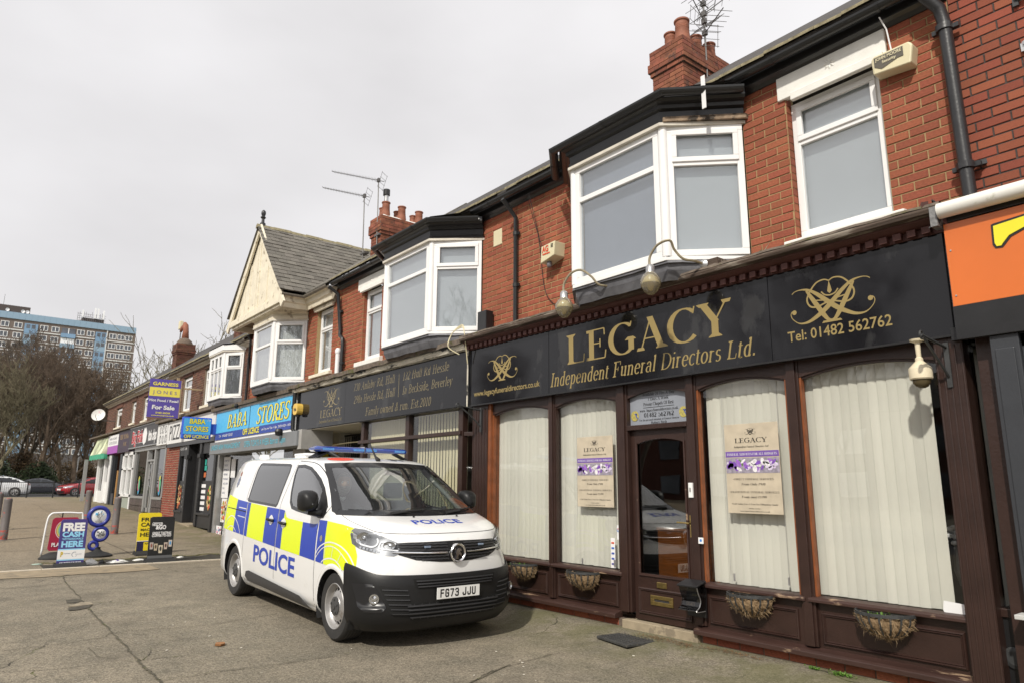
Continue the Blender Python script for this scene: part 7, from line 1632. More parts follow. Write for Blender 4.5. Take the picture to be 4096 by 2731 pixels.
# door mirrors
for s in (-1, 1):
 yb = s*1.0
 arm = MB().tube([(-.42, s*.90, 1.255), (-.46, s*1.0, 1.262), (-.50, s*1.06, 1.275)], .03, 10, rads=[.045, .035, .04]); mo = T.part('mirror_arm', arm, M['van_blk'], smooth=True)
 rows = []
 for k, (xx, sc) in enumerate(((-.60, .90), (-.585, 1.0), (-.54, 1.02), (-.48, .96), (-.43, .80), (-.40, .5), (-.39, .05))):
  row = []
  for q in range(20):
   a = 2*pi*q/20; cy = .102*abs(cos(a))**.6*(1 if cos(a) > 0 else -1)*sc; cz = .115*abs(sin(a))**.6*(1 if sin(a) > 0 else -1)*sc
   row.append(V3(xx, s*(1.065 + cy*s*s), 1.385 + cz - .03*(1-sc) + .02*cy))
  rows.append(row)
 T.part('mirror_housing', MB().grid(rows, closed=True), M['van_blk'], smooth=True, parent=mo)
 T.part('mirror_glass', MB().prism([V3(-.602, s*1.065+dy*.82, 1.385+dz*.85) for dy, dz in ((-.10,-.11),(.10,-.11),(.105,.10),(.07,.12),(-.07,.12),(-.105,.10))], (0,0,0), (-.003,0,0)), M['chrome'], parent=mo)
# roof gear
BX, BH = -1.50, 1.99
lb = MB(); M['bluelens'] = mat('blue_light_bar_lens', (.012, .045, .26), .08, var=0, coat=1)
rows = []
for k in range(33):
 u = -1 + 2*k/32; e = 1 - max(0, (abs(u)-.94)/.06)**2*.6; y = .66*u; rows.append([V3(BX + dx*(.5+.5*e), y, BH + dz*e) for dx, dz in ((.13,-.028),(.145,0),(.12,.030),(.04,.042),(-.06,.042),(-.13,.028),(-.15,0),(-.13,-.028),(.0,-.034))])
bar = T.part('light_bar', MB().grid(rows, closed=True).add([rows[0][i] for i in range(9)], [tuple(range(9))]).add([rows[-1][i] for i in range(9)], [tuple(range(9))]), M['bluelens'], smooth=50)
for y in (-.50, -.08, .10, .52): T.part('led_block', MB().box(BX+.132, BX+.150, y-.075, y+.075, BH-.012, BH+.016), mat('pale_blue_led', (.10,.28,.62), .15, var=.3, vs=90), parent=bar)
T.part('bar_joint', MB().box(BX-.15, BX+.148, -.006, .006, BH-.03, BH+.046), M['lampsilver'], parent=bar)
for s in (-1, 1): T.part('bar_foot', MB().bar((BX+.02, s*.50, BH-.03), (BX+.06, s*.66, 1.88), .20, .02, up=(0,0,1)), M['van_blk'], parent=bar)
pa = vproj(-1.02, 0.0, 'T', 0); T.part('roof_aerial', MB().tube([pa+V3(.06,0,.0), pa+V3(-.03,0,.05), pa+V3(-.24,.0,.26)], .006, 6, rads=[.03,.014,.004]), M['black_rub'], smooth=True)
T.part('roof_vent', MB().grid([[V3(-2.35 + a*f, -.36 + b*g_, 1.893 + z) for a, b in [(-.19,-.11),(.0,-.13),(.19,-.11),(.2,.0),(.19,.11),(0,.13),(-.19,.11),(-.2,0)]] for f, g_, z in ((1,1,0),(1,1,.03),(1.06,1.06,.035),(1.0,1.0,.055),(.7,.7,.066),(.05,.05,.068))], closed=True), M['van_white'], smooth=50)
T.part('roof_sensor', MB().prism([V3(-3.62,0,1.885),V3(-3.42,0,1.885),V3(-3.46,0,1.945),V3(-3.60,0,1.945)], (0,-.60,0), (0,-.50,0)), M['van_white'], bevel=.01)
g = MB(); decal([(-1.09 + .12*cos(a), -.45 + .17*sin(a)) for a in [k*pi/12 for k in range(24)]], 'T', .003, .05, g); T.part('roof_disc', g, mat('red_orange_disc', (.80,.075,.03), .35, var=0), smooth=True)
g = MB(); v, f = text2d('S1', 0, 1, .03); decal([(-1.02 - .16*(1-y)*0 - .16*y, .22 + x*.16) for x, y in v], 'T', .003, .04, g, faces=f); T.part('roof_mark', g, M['black'])
# wheels
def wheel(x, s):
 c = V3(x, s*.915, .345); root = None; prof = [(.225,-.02),(.232,.008),(.262,.014),(.315,.012),(.332,-.004),(.338,-.03),(.338,-.20),(.325,-.222),(.262,-.225),(.225,-.20)]
 ty = T.part('tyre', MB().lathe([(r, -h*s*-1 if s > 0 else -h) for r, h in prof], c, 'Y', 44) if False else MB().lathe([(r, s*h) for r, h in prof], c, 'Y', 44), M['tyre'], smooth=40)
 g = MB()
 for k in range(5):
  hh = -.045 - .035*k; g.lathe([(.3385, s*(hh-.004)), (.3395, s*hh), (.3385, s*(hh+.004))], c, 'Y', 44)
 T.part('tread_groove', g, M['black'], parent=ty)
 rp = [(.228,.006),(.222,.012),(.214,.006),(.208,-.02),(.200,-.045),(.190,-.052),(.182,-.050)]
 rim = T.part('wheel_rim', MB().lathe([(r, s*h) for r, h in rp], c, 'Y', 44), M['steel'], smooth=40)
 g = MB(); n = 44; hol = 14
 # disc with slots: spokes between radii .182 and .145
 g.lathe([(.150, s*-.030), (.130, s*-.020), (.098, s*-.014), (.092, s*-.006)], c, 'Y', n)
 for k in range(hol):
  a0 = 2*pi*k/hol; a1 = a0 + 2*pi/hol*.40; P = []
  for (r, h) in ((.184,-.050),(.168,-.044),(.150,-.030)):
   for a in (a0, (a0+a1)/2, a1): P.append(c + V3(r*cos(a), s*h, r*sin(a)))
  g.add(P, [(0,1,4,3),(1,2,5,4),(3,4,7,6),(4,5,8,7)])
 T.part('wheel_disc', g, M['steel'], smooth=40, parent=rim)
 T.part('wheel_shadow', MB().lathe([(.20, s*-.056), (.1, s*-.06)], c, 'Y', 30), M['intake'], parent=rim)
 T.part('hub_cap', MB().lathe([(.094,s*-.012),(.092,s*.004),(.06,s*.010),(.034,s*.012),(.032,s*.020),(0,s*.022)], c, 'Y', 26), M['hub'], smooth=30, parent=rim)
 g = MB()
 for k in range(5): a = 2*pi*k/5+.3; q = c + V3(.066*cos(a), s*.008, .066*sin(a)); g.lathe([(.012,0),(.012,s*.010),(0,s*.012)], q, 'Y', 8)
 T.part('wheel_bolt', g, M['hub'], parent=rim)
for x in (0, -3.275):
 for s in (-1, 1): wheel(x, s)
# cabin
T.part('dashboard', MB().grid([[V3(xx, yy, zz + .015*cos(yy*2)) for yy in (-.84,-.6,-.3,0,.3,.6,.84)] for xx, zz in ((.12,1.16),(-.15,1.185),(-.40,1.19),(-.50,1.15),(-.53,.95),(-.50,.6))]), mat('grey_dash', (.075,.078,.082), .7, var=.1), smooth=50)
T.part('instrument_hood', MB().prism([V3(-.50, -.60, 1.15), V3(-.50, -.22, 1.15), V3(-.42, -.25, 1.25), V3(-.42, -.57, 1.25)], (0,0,0), (.18,0,-.02)), M['cabin'], bevel=.02)
for s in (-1, 1):
 T.part('seat', MB().box(-1.30, -.80, s*.43-.24, s*.43+.24, .62, .78).prism([V3(-1.28,0,.74),V3(-1.14,0,.74),V3(-1.26,0,1.36),V3(-1.38,0,1.34)], (0,s*.43-.23,0), (0,s*.43+.23,0)).box(-1.38, -1.28, s*.43-.13, s*.43+.13, 1.38, 1.58), M['cabin'], bevel=.03)
T.part('steering_wheel', MB().tube([V3(-.66 - .07*sin(a), -.42 + .185*cos(a), 1.10 + .17*sin(a)) for a in [2*pi*k/24 for k in range(25)]], .015, 8, cap=False).tube([(-.66,-.6,1.10),(-.66,-.24,1.10)], .014, 6), M['black_rub'], smooth=True)
T.part('bulkhead', MB().box(-1.60, -1.56, -.78, -.05, .4, 1.25).box(-1.60, -1.58, -.78, -.76, 1.2, 1.8), M['cabin'])
T.part('door_card', MB().grid([[V3(-.12+.0*k, .80, .9), V3(-.12, .80, 1.26)], [V3(-.5, .86, .9), V3(-.5, .86, 1.26)], [V3(-1.55, .87, .9), V3(-1.55, .87, 1.25)]]), mat('pale_door_card', (.42,.42,.40), .6))
T.part('a_pillar_trim', MB().tube([(-.28, .80, 1.27), (-.62, .75, 1.50), (-1.0, .68, 1.74)], .03, 6).tube([(-.28, -.80, 1.27), (-.62, -.75, 1.50), (-1.0, -.68, 1.74)], .03, 6), mat('pale_trim', (.50,.50,.48), .7), smooth=True)
T.part('inner_mirror', MB().box(-.76, -.72, -.02, .20, 1.68, 1.74), M['black_rub'], bevel=.01)
T.part('safety_mesh', MB().box(-2.6, -2.58, -.7, .7, 1.2, 1.8), M['dark'])
T.o.location = (-7.087, 4.2654, -.0626); T.o.rotation_euler = (0, .0178, -.0071)
VANM = Matrix.Translation(V3(-7.087, 4.2654, -.0626)) @ Matrix.Rotation(-.0071, 4, 'Z') @ Matrix.Rotation(.0178, 4, 'Y')
def vw(x, y, z): return VANM @ V3(x, y, z)
# drink can on the dashboard
c = vw(-.20, .52, 1.205)
t = Thing('drink_can', c, 'small black and silver drink can standing on the van dashboard behind the windscreen', 'can')
t.part('can', MB().lathe([(.026,0),(.033,.008),(.033,.105),(.027,.118),(0,.116)], c, n=18), M['black'], smooth=35)
mb = MB(); mb.lathe([(.0336,.035),(.0336,.075)], c, n=18); t.part('silver_band', mb, mat('can_band', (.6,.6,.62), .3), smooth=True)
mb = MB(); mb.lathe([(.0339,.050),(.0339,.060)], c, n=18); t.part('red_stripe', mb, mat('can_red', (.6,.04,.04), .3), smooth=True)
# ------------------------------------------------------------------ driver
def skin_body(name, joints, edges, m, T, sub=2):
 me = bpy.data.meshes.new(name); me.from_pydata([j[0] for j in joints], edges, []); me.materials.append(m)
 o = bpy.data.objects.new(name, me); COL.objects.link(o)
 sk = o.modifiers.new('skin', 'SKIN'); sk.use_smooth_shade = True
 for i, j in enumerate(joints): me.skin_vertices[0].data[i].radius = j[1] if isinstance(j[1], tuple) else (j[1], j[1]); me.skin_vertices[0].data[i].use_root = (i == 0)
 ss = o.modifiers.new('s', 'SUBSURF'); ss.levels = sub; ss.render_levels = sub
 dg = bpy.context.evaluated_depsgraph_get(); dg.update(); m2 = bpy.data.meshes.new_from_object(o.evaluated_get(dg)); bpy.data.objects.remove(o)
 m2.polygons.foreach_set('use_smooth', [True]*len(m2.polygons)); q = bpy.data.objects.new(name, m2); COL.objects.link(q); q.parent = T.o; q.matrix_local = Matrix.Identity(4); return q
P = Thing('person', vw(-1.02, -.43, .79), 'bearded grey haired driver in a dark jacket seated behind the van side window', 'person')
b = lambda x, y, z: V3(x, y, z)
J = [(b(0,0,.08), (.15,.17)), (b(-.02,0,.25), (.14,.16)), (b(-.03,0,.42), (.15,.20)), (b(-.02,0,.54), (.09,.13)), (b(0,0,.60), (.055,.055)), (b(.02,0,.68), (.06,.055)),
     (b(-.02,-.19,.50), .065), (b(.10,-.25,.28), .05), (b(.33,-.17,.33), .036), (b(-.02,.19,.50), .065), (b(.10,.25,.28), .05), (b(.33,.17,.33), .036),
     (b(.22,-.10,.07), .085), (b(.48,-.12,.10), .065), (b(.56,-.12,-.28), .045), (b(.22,.10,.07), .085), (b(.48,.12,.10), .065), (b(.56,.12,-.28), .045)]
body_o = skin_body('body', J, [(0,1),(1,2),(2,3),(3,4),(4,5),(3,6),(6,7),(7,8),(3,9),(9,10),(10,11),(0,12),(12,13),(13,14),(0,15),(15,16),(16,17)], mat('dark_jacket', (.03,.035,.045), .8), P)
M['skin'] = mat('skin', (.50,.30,.22), .55, var=.08, vs=20)
rows = []
for k in range(17):
 ph = pi*k/16; row = []
 for q in range(22):
  th = 2*pi*q/22; x = .098*sin(ph)*cos(th); y = .078*sin(ph)*sin(th); z = .125*cos(ph)
  if cos(th) > .2: x += .012*math.exp(-((z+.012)/.03)**2)*math.exp(-(y/.018)**2)*2.2 - .008*math.exp(-((z-.02)/.02)**2)*math.exp(-((abs(y)-.032)/.016)**2); x *= 1 - .12*max(0, -z/.125)
  row.append(V3(.06+x, y, .78+z))
 rows.append(row)
P.part('head', MB(), M['skin']) if False else None
def ppart(nm, mb, m, smooth=True, parent=None):
 me = mb.mesh(nm, m, smooth); q = bpy.data.objects.new(nm, me); COL.objects.link(q); q.parent = parent or P.o; return q
hd = ppart('head', MB().grid(rows, closed=True), M['skin'])
g = MB()
for s in (-1, 1): g.lathe([(0,-.012),(.012,-.006),(.013,.004),(0,.012)], (.142, s*.031, .795), 'X', 10)
ppart('eyes', g, M['white'], parent=hd); g = MB()
for s in (-1, 1): g.lathe([(.006,.0),(0,.002)], (.155, s*.031, .795), 'X', 8)
ppart('pupils', g, M['black'], parent=hd)
g = MB()
for s in (-1, 1): g.grid([[V3(.05+dx, s*(.078+dy), .775+dz) for dx, dz in ((-.018,.03),(.012,.03),(.018,.0),(.005,-.032),(-.012,-.025))] for dy in (0, .014)], closed=True)
ppart('ears', g, M['skin'], parent=hd)
random.seed(14); hr = [[p + (p-V3(.06,0,.78)).normalized()*.012 if (p.x < .075 or p.z > .86) else p - V3(.02,0,0) for p in r] for r in rows[:10]]
ppart('hair', MB().grid(hr, closed=True), mat('grey_hair', (.30,.28,.26), .8, var=.4, vs=60, bump=.6, bs=80), parent=hd)
br = [[p + (p-V3(.06,0,.78)).normalized()*(.016 if p.x > .05 else -.01) for p in r] for r in rows[9:]]
ppart('beard', MB().grid(br, closed=True), mat('grey_beard', (.42,.39,.36), .85, var=.4, vs=60, bump=.6, bs=80), parent=hd)
ppart('mouth', MB().prism([V3(.160,-.022,.728),V3(.165,0,.732),V3(.160,.022,.728),V3(.160,0,.722)], (0,0,0), (.006,0,0)), mat('lips', (.35,.13,.11), .5), parent=hd)
def hand(y):
 mb = MB(); c = V3(.355, y, .335); mb.tube([c+V3(-.04,0,0), c, c+V3(.045,0,.01)], .03, 10, rads=[.026,.036,.034])
 for k, L in enumerate((.052,.060,.057,.046)):
  z = .028 - .019*k; p0 = c + V3(.04, 0, z); mb.tube([p0, p0+V3(L*.45,0,.004), p0+V3(L*.55,.0,-.0)+V3(.004,-.022 if y > 0 else .022,0), p0+V3(L*.35,(-.038 if y > 0 else .038),0)], .008, 7, rads=[.0095,.009,.008,.006])
 s = -1 if y > 0 else 1; mb.tube([c+V3(-.005,s*.02,.03), c+V3(.022,s*.034,.048), c+V3(.045,s*.03,.055)], .009, 7, rads=[.012,.010,.008]); return mb
for y in (-.17, .17): ppart('hand', hand(y), M['skin'])
g = MB().prism([V3(.06,-.03,.60),V3(.075,.0,.57),V3(.06,.03,.60),V3(.0,.05,.62),V3(.0,-.05,.62)], (0,0,0), (0,0,.02)); ppart('collar', g, mat('white_shirt', (.7,.7,.7), .7))
P.o.rotation_euler = (0, .0178, -.0071-.25)
# ------------------------------------------------------------------ shops further along
def at_ground(u, v, dz=0):
 """where the line of sight through a point of the photograph (4096 wide) meets the ground"""
 d = CB @ V3((u-2048)/FPX, (v-1365.5)/FPX, 1); lo, hi = 3, 200
 for i in range(60):
  m = (lo+hi)/2; p = EYE + d*m
  if p.z > gz(p.x, p.y)+dz: lo = m
  else: hi = m
 p = EYE + d*lo; return V3(p.x, p.y, gz(p.x, p.y))
def flat(col, name, rough=.5): return mat(name, col, rough, var=.04)
DXR = V3(0, 1, 0)
# blue grocery
T = Thing('shop_sign', (-18.2, 5.96, 2.7), 'light blue fascia with yellow outlined grocery name over a dark blue strip', 'shop sign')
T.part('sign_box', MB().box(-21.05, -15.27, 5.98, 6.3, 2.66, 3.56), M['white'])
T.part('blue_panel', MB().box(-21.0, -15.30, 5.96, 5.975, 2.93, 3.50), flat((.10,.46,.78), 'sky_blue_sign')); T.part('dark_strip', MB().box(-21.0, -15.30, 5.96, 5.975, 2.74, 2.928), flat((.03,.065,.32), 'navy_sign'))
for w, m, yy, nm in ((.055, flat((.04,.09,.35), 'navy_outline'), 5.954, 'name_outline'), (0, M['yellow'], 5.948, 'name_lettering')):
 mb = MB(); k = dict(font='serif', shear=.2, T=.17+w, t=.07+w, track=.06)
 sign_text(mb, 'BABA', -19.90, 3.02, yy, .36, width=1.55, **k); sign_text(mb, 'STORES', -17.60, 2.99, yy, .40, width=2.15, **k); T.part(nm, mb, m)
mb = MB(); sign_text(mb, 'OFF LICENCE', -18.58, 2.775, 5.95, .14, width=1.2, bold=.04); T.part('licence_lettering', mb, M['yellow'])
mb = MB(); sign_text(mb, '734   ANLABY ROAD', -20.6, 2.80, 5.95, .07, width=1.2); sign_text(mb, 'open 7 days a week 7:30am - 11:00pm    SUNDAY 8:00AM - 10:00PM', -17.2, 2.81, 5.95, .055, width=1.88); T.part('small_lettering', mb, M['white'])
T.part('coping', MB().prism([V3(0,5.88,3.56),V3(0,5.86,3.64),V3(0,6.3,3.74),V3(0,6.3,3.56)], (-21.3,0,0), (-15.2,0,0)), M['felt']); T.part('seam', MB().box(-18.15, -18.14, 5.95, 5.957, 2.74, 3.5), M['grey_door'])
T.part('floodlight', MB().lathe([(.05,0),(.06,-.05),(.04,-.12),(0,-.13)], (-18.95, 5.85, 3.60), n=10), M['black']);
T = Thing('shutter_box', (-17.6, 5.75, 2.3), 'grey roller shutter box with pale blue lettering under the blue sign', 'shutter')
T.part('box', MB().box(-20.66, -14.45, 5.75, 6.2, 2.32, 2.64), mat('grey_shutter_box', (.20,.21,.22), .5, var=.06), bevel=.01)
mb = MB(); sign_text(mb, 'UNDER NEW MANAGEMENT', -20.52, 2.43, 5.745, .13, width=2.46); sign_text(mb, 'OPEN 7 DAYS A WEEK 8am to 10pm', -17.76, 2.42, 5.745, .14, width=2.7); T.part('lettering', mb, flat((.10,.48,.62), 'cyan_letter'))
T.part('end_plate', MB().box(-14.5, -14.3, 5.8, 6.5, 2.25, 2.66), mat('light_grey_panel', (.36,.35,.33), .5)); T.part('siren', MB().lathe([(.07,0),(.09,-.06),(.07,-.14),(0,-.16)], (-15.3, 5.68, 2.72), n=12), M['black'])
T = Thing('shop_unit', (-18, 6.2, .1), 'grocery window with produce posters, half hidden behind the police van', 'shop')
T.part('shutter_rail', MB().box(-20.95, -20.80, 6.08, 6.25, .15, 2.35), mat('aluminium_rail', (.45,.45,.44), .4, metal=.5)); T.part('window_pane', MB().box(-20.8, -15.6, 6.22, 6.226, .3, 2.35), M['glass_shop'])
T.part('riser', MB().box(-20.8, -15.6, 6.2, 6.3, .05, .32), M['grey_door']); T.part('room_shell', MB().box(-21, -15.2, 8, 8.05, 0, 2.6).box(-21, -15.2, 6.3, 8, 2.55, 2.6), M['dark'])
T.part('side_panel', MB().box(-15.6, -14.9, 6.15, 6.5, 0, 2.3), mat('light_grey_panel', (.36,.35,.33)))
T.part('list_poster', MB().box(-20.72, -20.15, 6.19, 6.195, 1.15, 2.27), M['white']); mb = MB()
for k, s in enumerate(('CONFECTIONERY', 'GROCERIES', 'FRESH FRUIT &', 'VEGETABLES', 'DAIRY PRODUCTS', 'CHILLED & FROZEN', 'FOODS', 'ALCOHOL')): sign_text(mb, s, -20.65, 2.14-.125*k, 6.186, .05, width=min(.42, .035*len(s)))
T.part('list_print', mb, flat((.10,.12,.22), 'slate_print'))
random.seed(31)
def produce(T, x0, x1, z0, z1, y, cols, n, nm, r=(.03,.08), bg=None):
 if bg: T.part(nm+'_ground', MB().box(x0, x1, y+.001, y+.003, z0, z1), bg)
 for i, c in enumerate(cols):
  mb = MB()
  for k in range(n):
   rr = random.uniform(*r); cx = random.uniform(x0+rr, x1-rr); cz = random.uniform(z0+rr, z1-rr)
   mb.add([(cx+rr*cos(a)*random.uniform(.7,1), y-.0006*(i+1), cz+rr*sin(a)*random.uniform(.7,1)) for a in [q*pi/4 for q in range(8)]], [tuple(range(8))])
  T.part(nm, mb, mat('%s_%d' % (nm, i), c, .5, var=.3, vs=20), kind='stuff')
produce(T, -20.62, -20.15, .50, 1.13, 6.19, [(.55,.09,.03),(.60,.36,.05),(.16,.30,.04),(.60,.10,.03),(.62,.55,.3)], 11, 'produce_print', bg=M['white'])
produce(T, -20.75, -20.30, .12, .40, 6.14, [(.6,.1,.2),(.15,.3,.5),(.7,.3,.4)], 6, 'magazine_print', (.02,.05), bg=M['white'])
T.part('cash_machine_panel', MB().box(-20.05, -19.7, 6.19, 6.2, 1.7, 2.2), M['white'])
# pizza take-away
T = Thing('shop_sign', (-24.5, 5.96, 2.85), 'white fascia with black hand drawn pizza lettering and line drawings', 'shop sign')
T.part('white_panel', MB().box(-26.58, -21.1, 5.96, 6.3, 2.86, 3.62), mat('white_sign_panel', (.72,.72,.71), .5, var=.03), bevel=.004); T.part('drawing_panel', MB().box(-28.05, -26.62, 5.95, 6.3, 2.88, 3.62), mat('white_sign_panel', (.72,.72,.71)), bevel=.004)
mb = MB(); sign_text(mb, 'PIZZA SHACK', -26.30, 2.98, 5.955, .50, width=4.0, T=.1);
for i, (cx, cz, r) in enumerate([(-27.7,3.40,.11),(-27.35,3.42,.12),(-26.95,3.40,.11),(-27.7,3.08,.12),(-27.30,3.06,.12),(-26.90,3.08,.12)]):
 v, f = ribbon(arc(0,0,1,1.1,0,330+i*5,12), .22); place2d(mb, v, f, (cx, 5.945, cz), FR, UP, r, align='C' if 0 else 'L')
 v, f = ribbon([(-.8,-1.2),(.8,1.2)] if i % 2 else [(.9,-1.1),(-.7,1.0)], .15); place2d(mb, v, f, (cx, 5.944, cz), FR, UP, r)
T.part('lettering', mb, M['black']); T.part('coping', MB().prism([V3(0,5.84,3.66),V3(0,5.84,3.74),V3(0,6.3,3.84),V3(0,6.3,3.66)], (-28.1,0,0), (-21.2,0,0)), M['felt'])
T.part('under_board', MB().box(-26.6, -21.1, 5.98, 6.3, 2.74, 2.86), M['black_paint'])
T = Thing('shop_unit', (-23, 6.1, .3), 'black painted take-away front with food pictures in both windows and a closed black door', 'shop'); bk = mat('satin_black_joinery', (.018,.018,.019), .45, var=.2)
T.part('pilaster', MB().box(-25.1, -25.0, 6.05, 6.3, .3, 2.8), bk); T.part('pilaster', MB().box(-24.12, -23.9, 6.02, 6.3, .3, 2.8).box(-24.15, -23.87, 5.98, 6.1, 2.30, 2.42), bk, bevel=.01); T.part('pilaster', MB().box(-22.66, -22.45, 6.02, 6.3, .3, 2.8).box(-22.7, -22.42, 5.98, 6.1, 2.30, 2.42), bk, bevel=.01); T.part('pilaster', MB().box(-21.12, -20.95, 6.02, 6.3, .2, 2.8), bk)
d = T.part('door', MB().box(-23.88, -22.68, 6.28, 6.33, .36, 2.74), bk)
for z0, z1 in ((.45,.85),(.95,1.35),(1.45,1.85),(1.95,2.35)):
 for x0 in (-23.75, -23.2): T.part('door_panel', MB().box(x0, x0+.42, 6.265, 6.28, z0, z1), bk, parent=d, bevel=.012)
T.part('door_bar', MB().tube([(-23.3,6.22,1.3),(-23.3,6.22,1.75)], .015, 6), M['metal'], parent=d); T.part('letter_box', MB().box(-23.42, -23.18, 6.25, 6.28, 1.02, 1.10), M['metal'], parent=d)
for x0, x1 in ((-25.0, -24.12), (-22.45, -21.12)):
 T.part('stall_riser', MB().box(x0, x1, 6.06, 6.2, .28, .66), bk); T.part('window_sill', MB().box(x0-.03, x1+.03, 6.0, 6.2, .64, .70), bk, bevel=.006); T.part('window_pane', MB().box(x0, x1, 6.12, 6.126, .7, 2.42), M['glass_dk']); T.part('window_head', MB().box(x0, x1, 6.06, 6.3, 2.42, 2.8), bk); T.part('lower_vinyl', MB().box(x0, x1, 6.10, 6.105, .70, 1.62), M['black'])
T.part('step', MB().box(-23.95, -22.6, 5.9, 6.3, .2, .34), M['kerb'])
mb = MB(); sign_text(mb, '01482 5621', -24.98, 2.60, 6.05, .11, width=.9); T.part('phone_lettering', mb, M['white'])
mb = MB()
for k in range(5): mb.box(-24.42, -24.22, 6.095, 6.099, .78+.15*k+(.05 if k > 2 else 0), .86+.15*k+(.05 if k > 2 else 0)); mb.box(-22.36, -21.95, 6.095, 6.099, .76+.165*k, .86+.165*k)
T.part('menu_tags', mb, M['white'])
produce(T, -24.98, -24.55, .72, 1.55, 6.09, [(.55,.22,.06),(.60,.10,.04),(.65,.48,.2),(.35,.10,.05)], 14, 'pizza_print', (.03,.07)); produce(T, -21.72, -21.2, .75, 1.5, 6.09, [(.55,.28,.08),(.20,.35,.04),(.60,.08,.04),(.62,.45,.2)], 10, 'burger_print', (.05,.11))
T.part('window_notice', MB().box(-22.30, -22.10, 6.11, 6.114, 1.72, 1.86), flat((.55,.14,.04), 'orange_notice')); T.part('window_notice', MB().box(-22.28, -22.05, 6.11, 6.114, 1.92, 2.06).box(-22.28, -22.14, 6.11, 6.114, 2.08, 2.24), flat((.02,.35,.28), 'teal_notice'))
T.part('room_back', MB().box(-25, -21, 7, 7.05, .3, 2.8), M['dark'])
# brick pier
T = Thing('brick_pier', (-25.8, 6.1, .4), 'red brick pier between the black take-away and the grey fish shop front', 'pier')
w = T.part('core', MB().box(-26.95, -25.1, 6.08, 6.5, .3, 2.8), mat('pale_mortar', (.38,.33,.25), .95, var=.2)); mmm = mat('pier_brick', (.24,.055,.03), .85, var=.2, vs=20, bump=.3, rnd=.25)
n, rest = brickwork(w, T.loc, mmm, -26.95, -25.1, .36, 2.80, 6.08, [], 290, L=.235, H=.078, J=.013)
if rest.f: T.part('brick_courses', rest, mmm, parent=w, kind='stuff')
# fish shop
T = Thing('shop_sign', (-30.5, 5.95, 3), 'black fascia with red and white fish and chip shop lettering around a white shield', 'shop sign')
T.part('panel', MB().box(-32.95, -28.08, 5.95, 6.3, 2.97, 3.75), mat('dark_grey_sign', (.035,.033,.035), .4, var=.05), bevel=.004); T.part('frame', MB().box(-32.97, -28.06, 5.94, 6.3, 2.93, 2.97).box(-32.97, -28.06, 5.94, 6.3, 3.75, 3.79), M['metal'])
for e, m, y, nm in ((.05, M['white'], 5.944, 'letter_outline'), (0, flat((.55,.02,.03), 'crimson_letter'), 5.938, 'red_lettering')): mb = MB(); sign_text(mb, 'Big Fish', -32.4, 3.14, y, .46, width=1.95, bold=.02+e); T.part(nm, mb, m)
mb = MB(); sign_text(mb, 'little chips', -29.45, 3.14, 5.94, .36, width=1.3, bold=.06); mb.prism([V3(-30.45,0,3.40),V3(-30.2,0,3.66),V3(-30.1,0,3.60),V3(-29.98,0,3.66),V3(-29.72,0,3.40),V3(-29.8,0,3.1),V3(-30.1,0,3.0),V3(-30.35,0,3.1)], (0,5.935,0), (0,5.945,0)); T.part('white_lettering', mb, M['white'])
T = Thing('shop_unit', (-29.4, 6.1, .45), 'grey aluminium fish shop front with tiled stall risers and coloured fish stickers', 'shop'); al = mat('silver_aluminium', (.36,.36,.35), .4, metal=.4, var=.05)
T.part('frame_post', MB().box(-32.1, -31.9, 6.05, 6.2, 1.0, 2.85), al); T.part('frame_post', MB().box(-29.85, -29.65, 6.05, 6.2, .5, 2.85), al); T.part('frame_post', MB().box(-28.65, -28.45, 6.05, 6.2, .5, 2.85), al); T.part('frame_post', MB().box(-27.1, -26.95, 6.05, 6.2, 1.0, 2.85), al)
T.part('head_rail', MB().box(-32.1, -26.95, 6.03, 6.2, 2.78, 2.92).box(-29.65, -28.65, 6.05, 6.2, 2.35, 2.42), al); T.part('sill_rail', MB().box(-32.1, -29.85, 6.03, 6.2, .98, 1.06).box(-28.45, -26.95, 6.03, 6.2, .98, 1.06), al)
dt = mat('dark_glazed_tile', (.05,.035,.04), .25, var=.3, vs=3, rnd=.3)
for x0, x1 in ((-32.3, -29.85), (-28.45, -26.95)):
 n = 4
 for i in range(n):
  for j in range(2): T.part('tile', MB().box(x0+(x1-x0)*i/n+.01, x0+(x1-x0)*(i+1)/n-.01, 6.06, 6.2, .42+.28*j+.01, .42+.28*(j+1)-.01), dt)
 T.part('window_pane', MB().box(x0, x1, 6.12, 6.126, 1.05, 2.8), M['glass_dk'])
 cx = (x0+x1)/2+.1
 for k, (c, dx, dz) in enumerate((((.55,.5,.05), .0, .12), ((.05,.3,.5), .04, -.12), ((.5,.08,.2), -.02, 0.0), ((.1,.4,.2), .08, .05))):
  T.part('fish_sticker', MB().add([(cx+dx+.14*cos(a), 6.09-.002*k, 1.45+dz+.26*sin(a)*(.8 if k else 1)) for a in [q*pi/6 for q in range(12)]], [tuple(range(12))]), flat(c, 'sticker_%d' % k))
d = T.part('door', MB().box(-29.62, -29.5, 6.10, 6.15, .5, 2.35).box(-28.8, -28.68, 6.10, 6.15, .5, 2.35).box(-29.12, -29.02, 6.10, 6.15, .5, 2.35).box(-29.62, -28.68, 6.10, 6.15, .5, .66).box(-29.62, -28.68, 6.10, 6.15, 2.25, 2.35), al); T.part('door_pane', MB().box(-29.55, -28.75, 6.12, 6.125, .6, 2.3), M['glass_dk'], parent=d)
mb = MB(); v, f = text2d('chip shop'); place2d(mb, v, f, (-29.28, 6.09, 1.3), UP, V3(-1,0,0), .1, width=.8); T.part('vertical_lettering', mb, M['white'], parent=d); T.part('room_back', MB().box(-32.3, -26.9, 7.2, 7.25, .4, 2.8), mat('warm_room', (.10,.07,.04), .9))
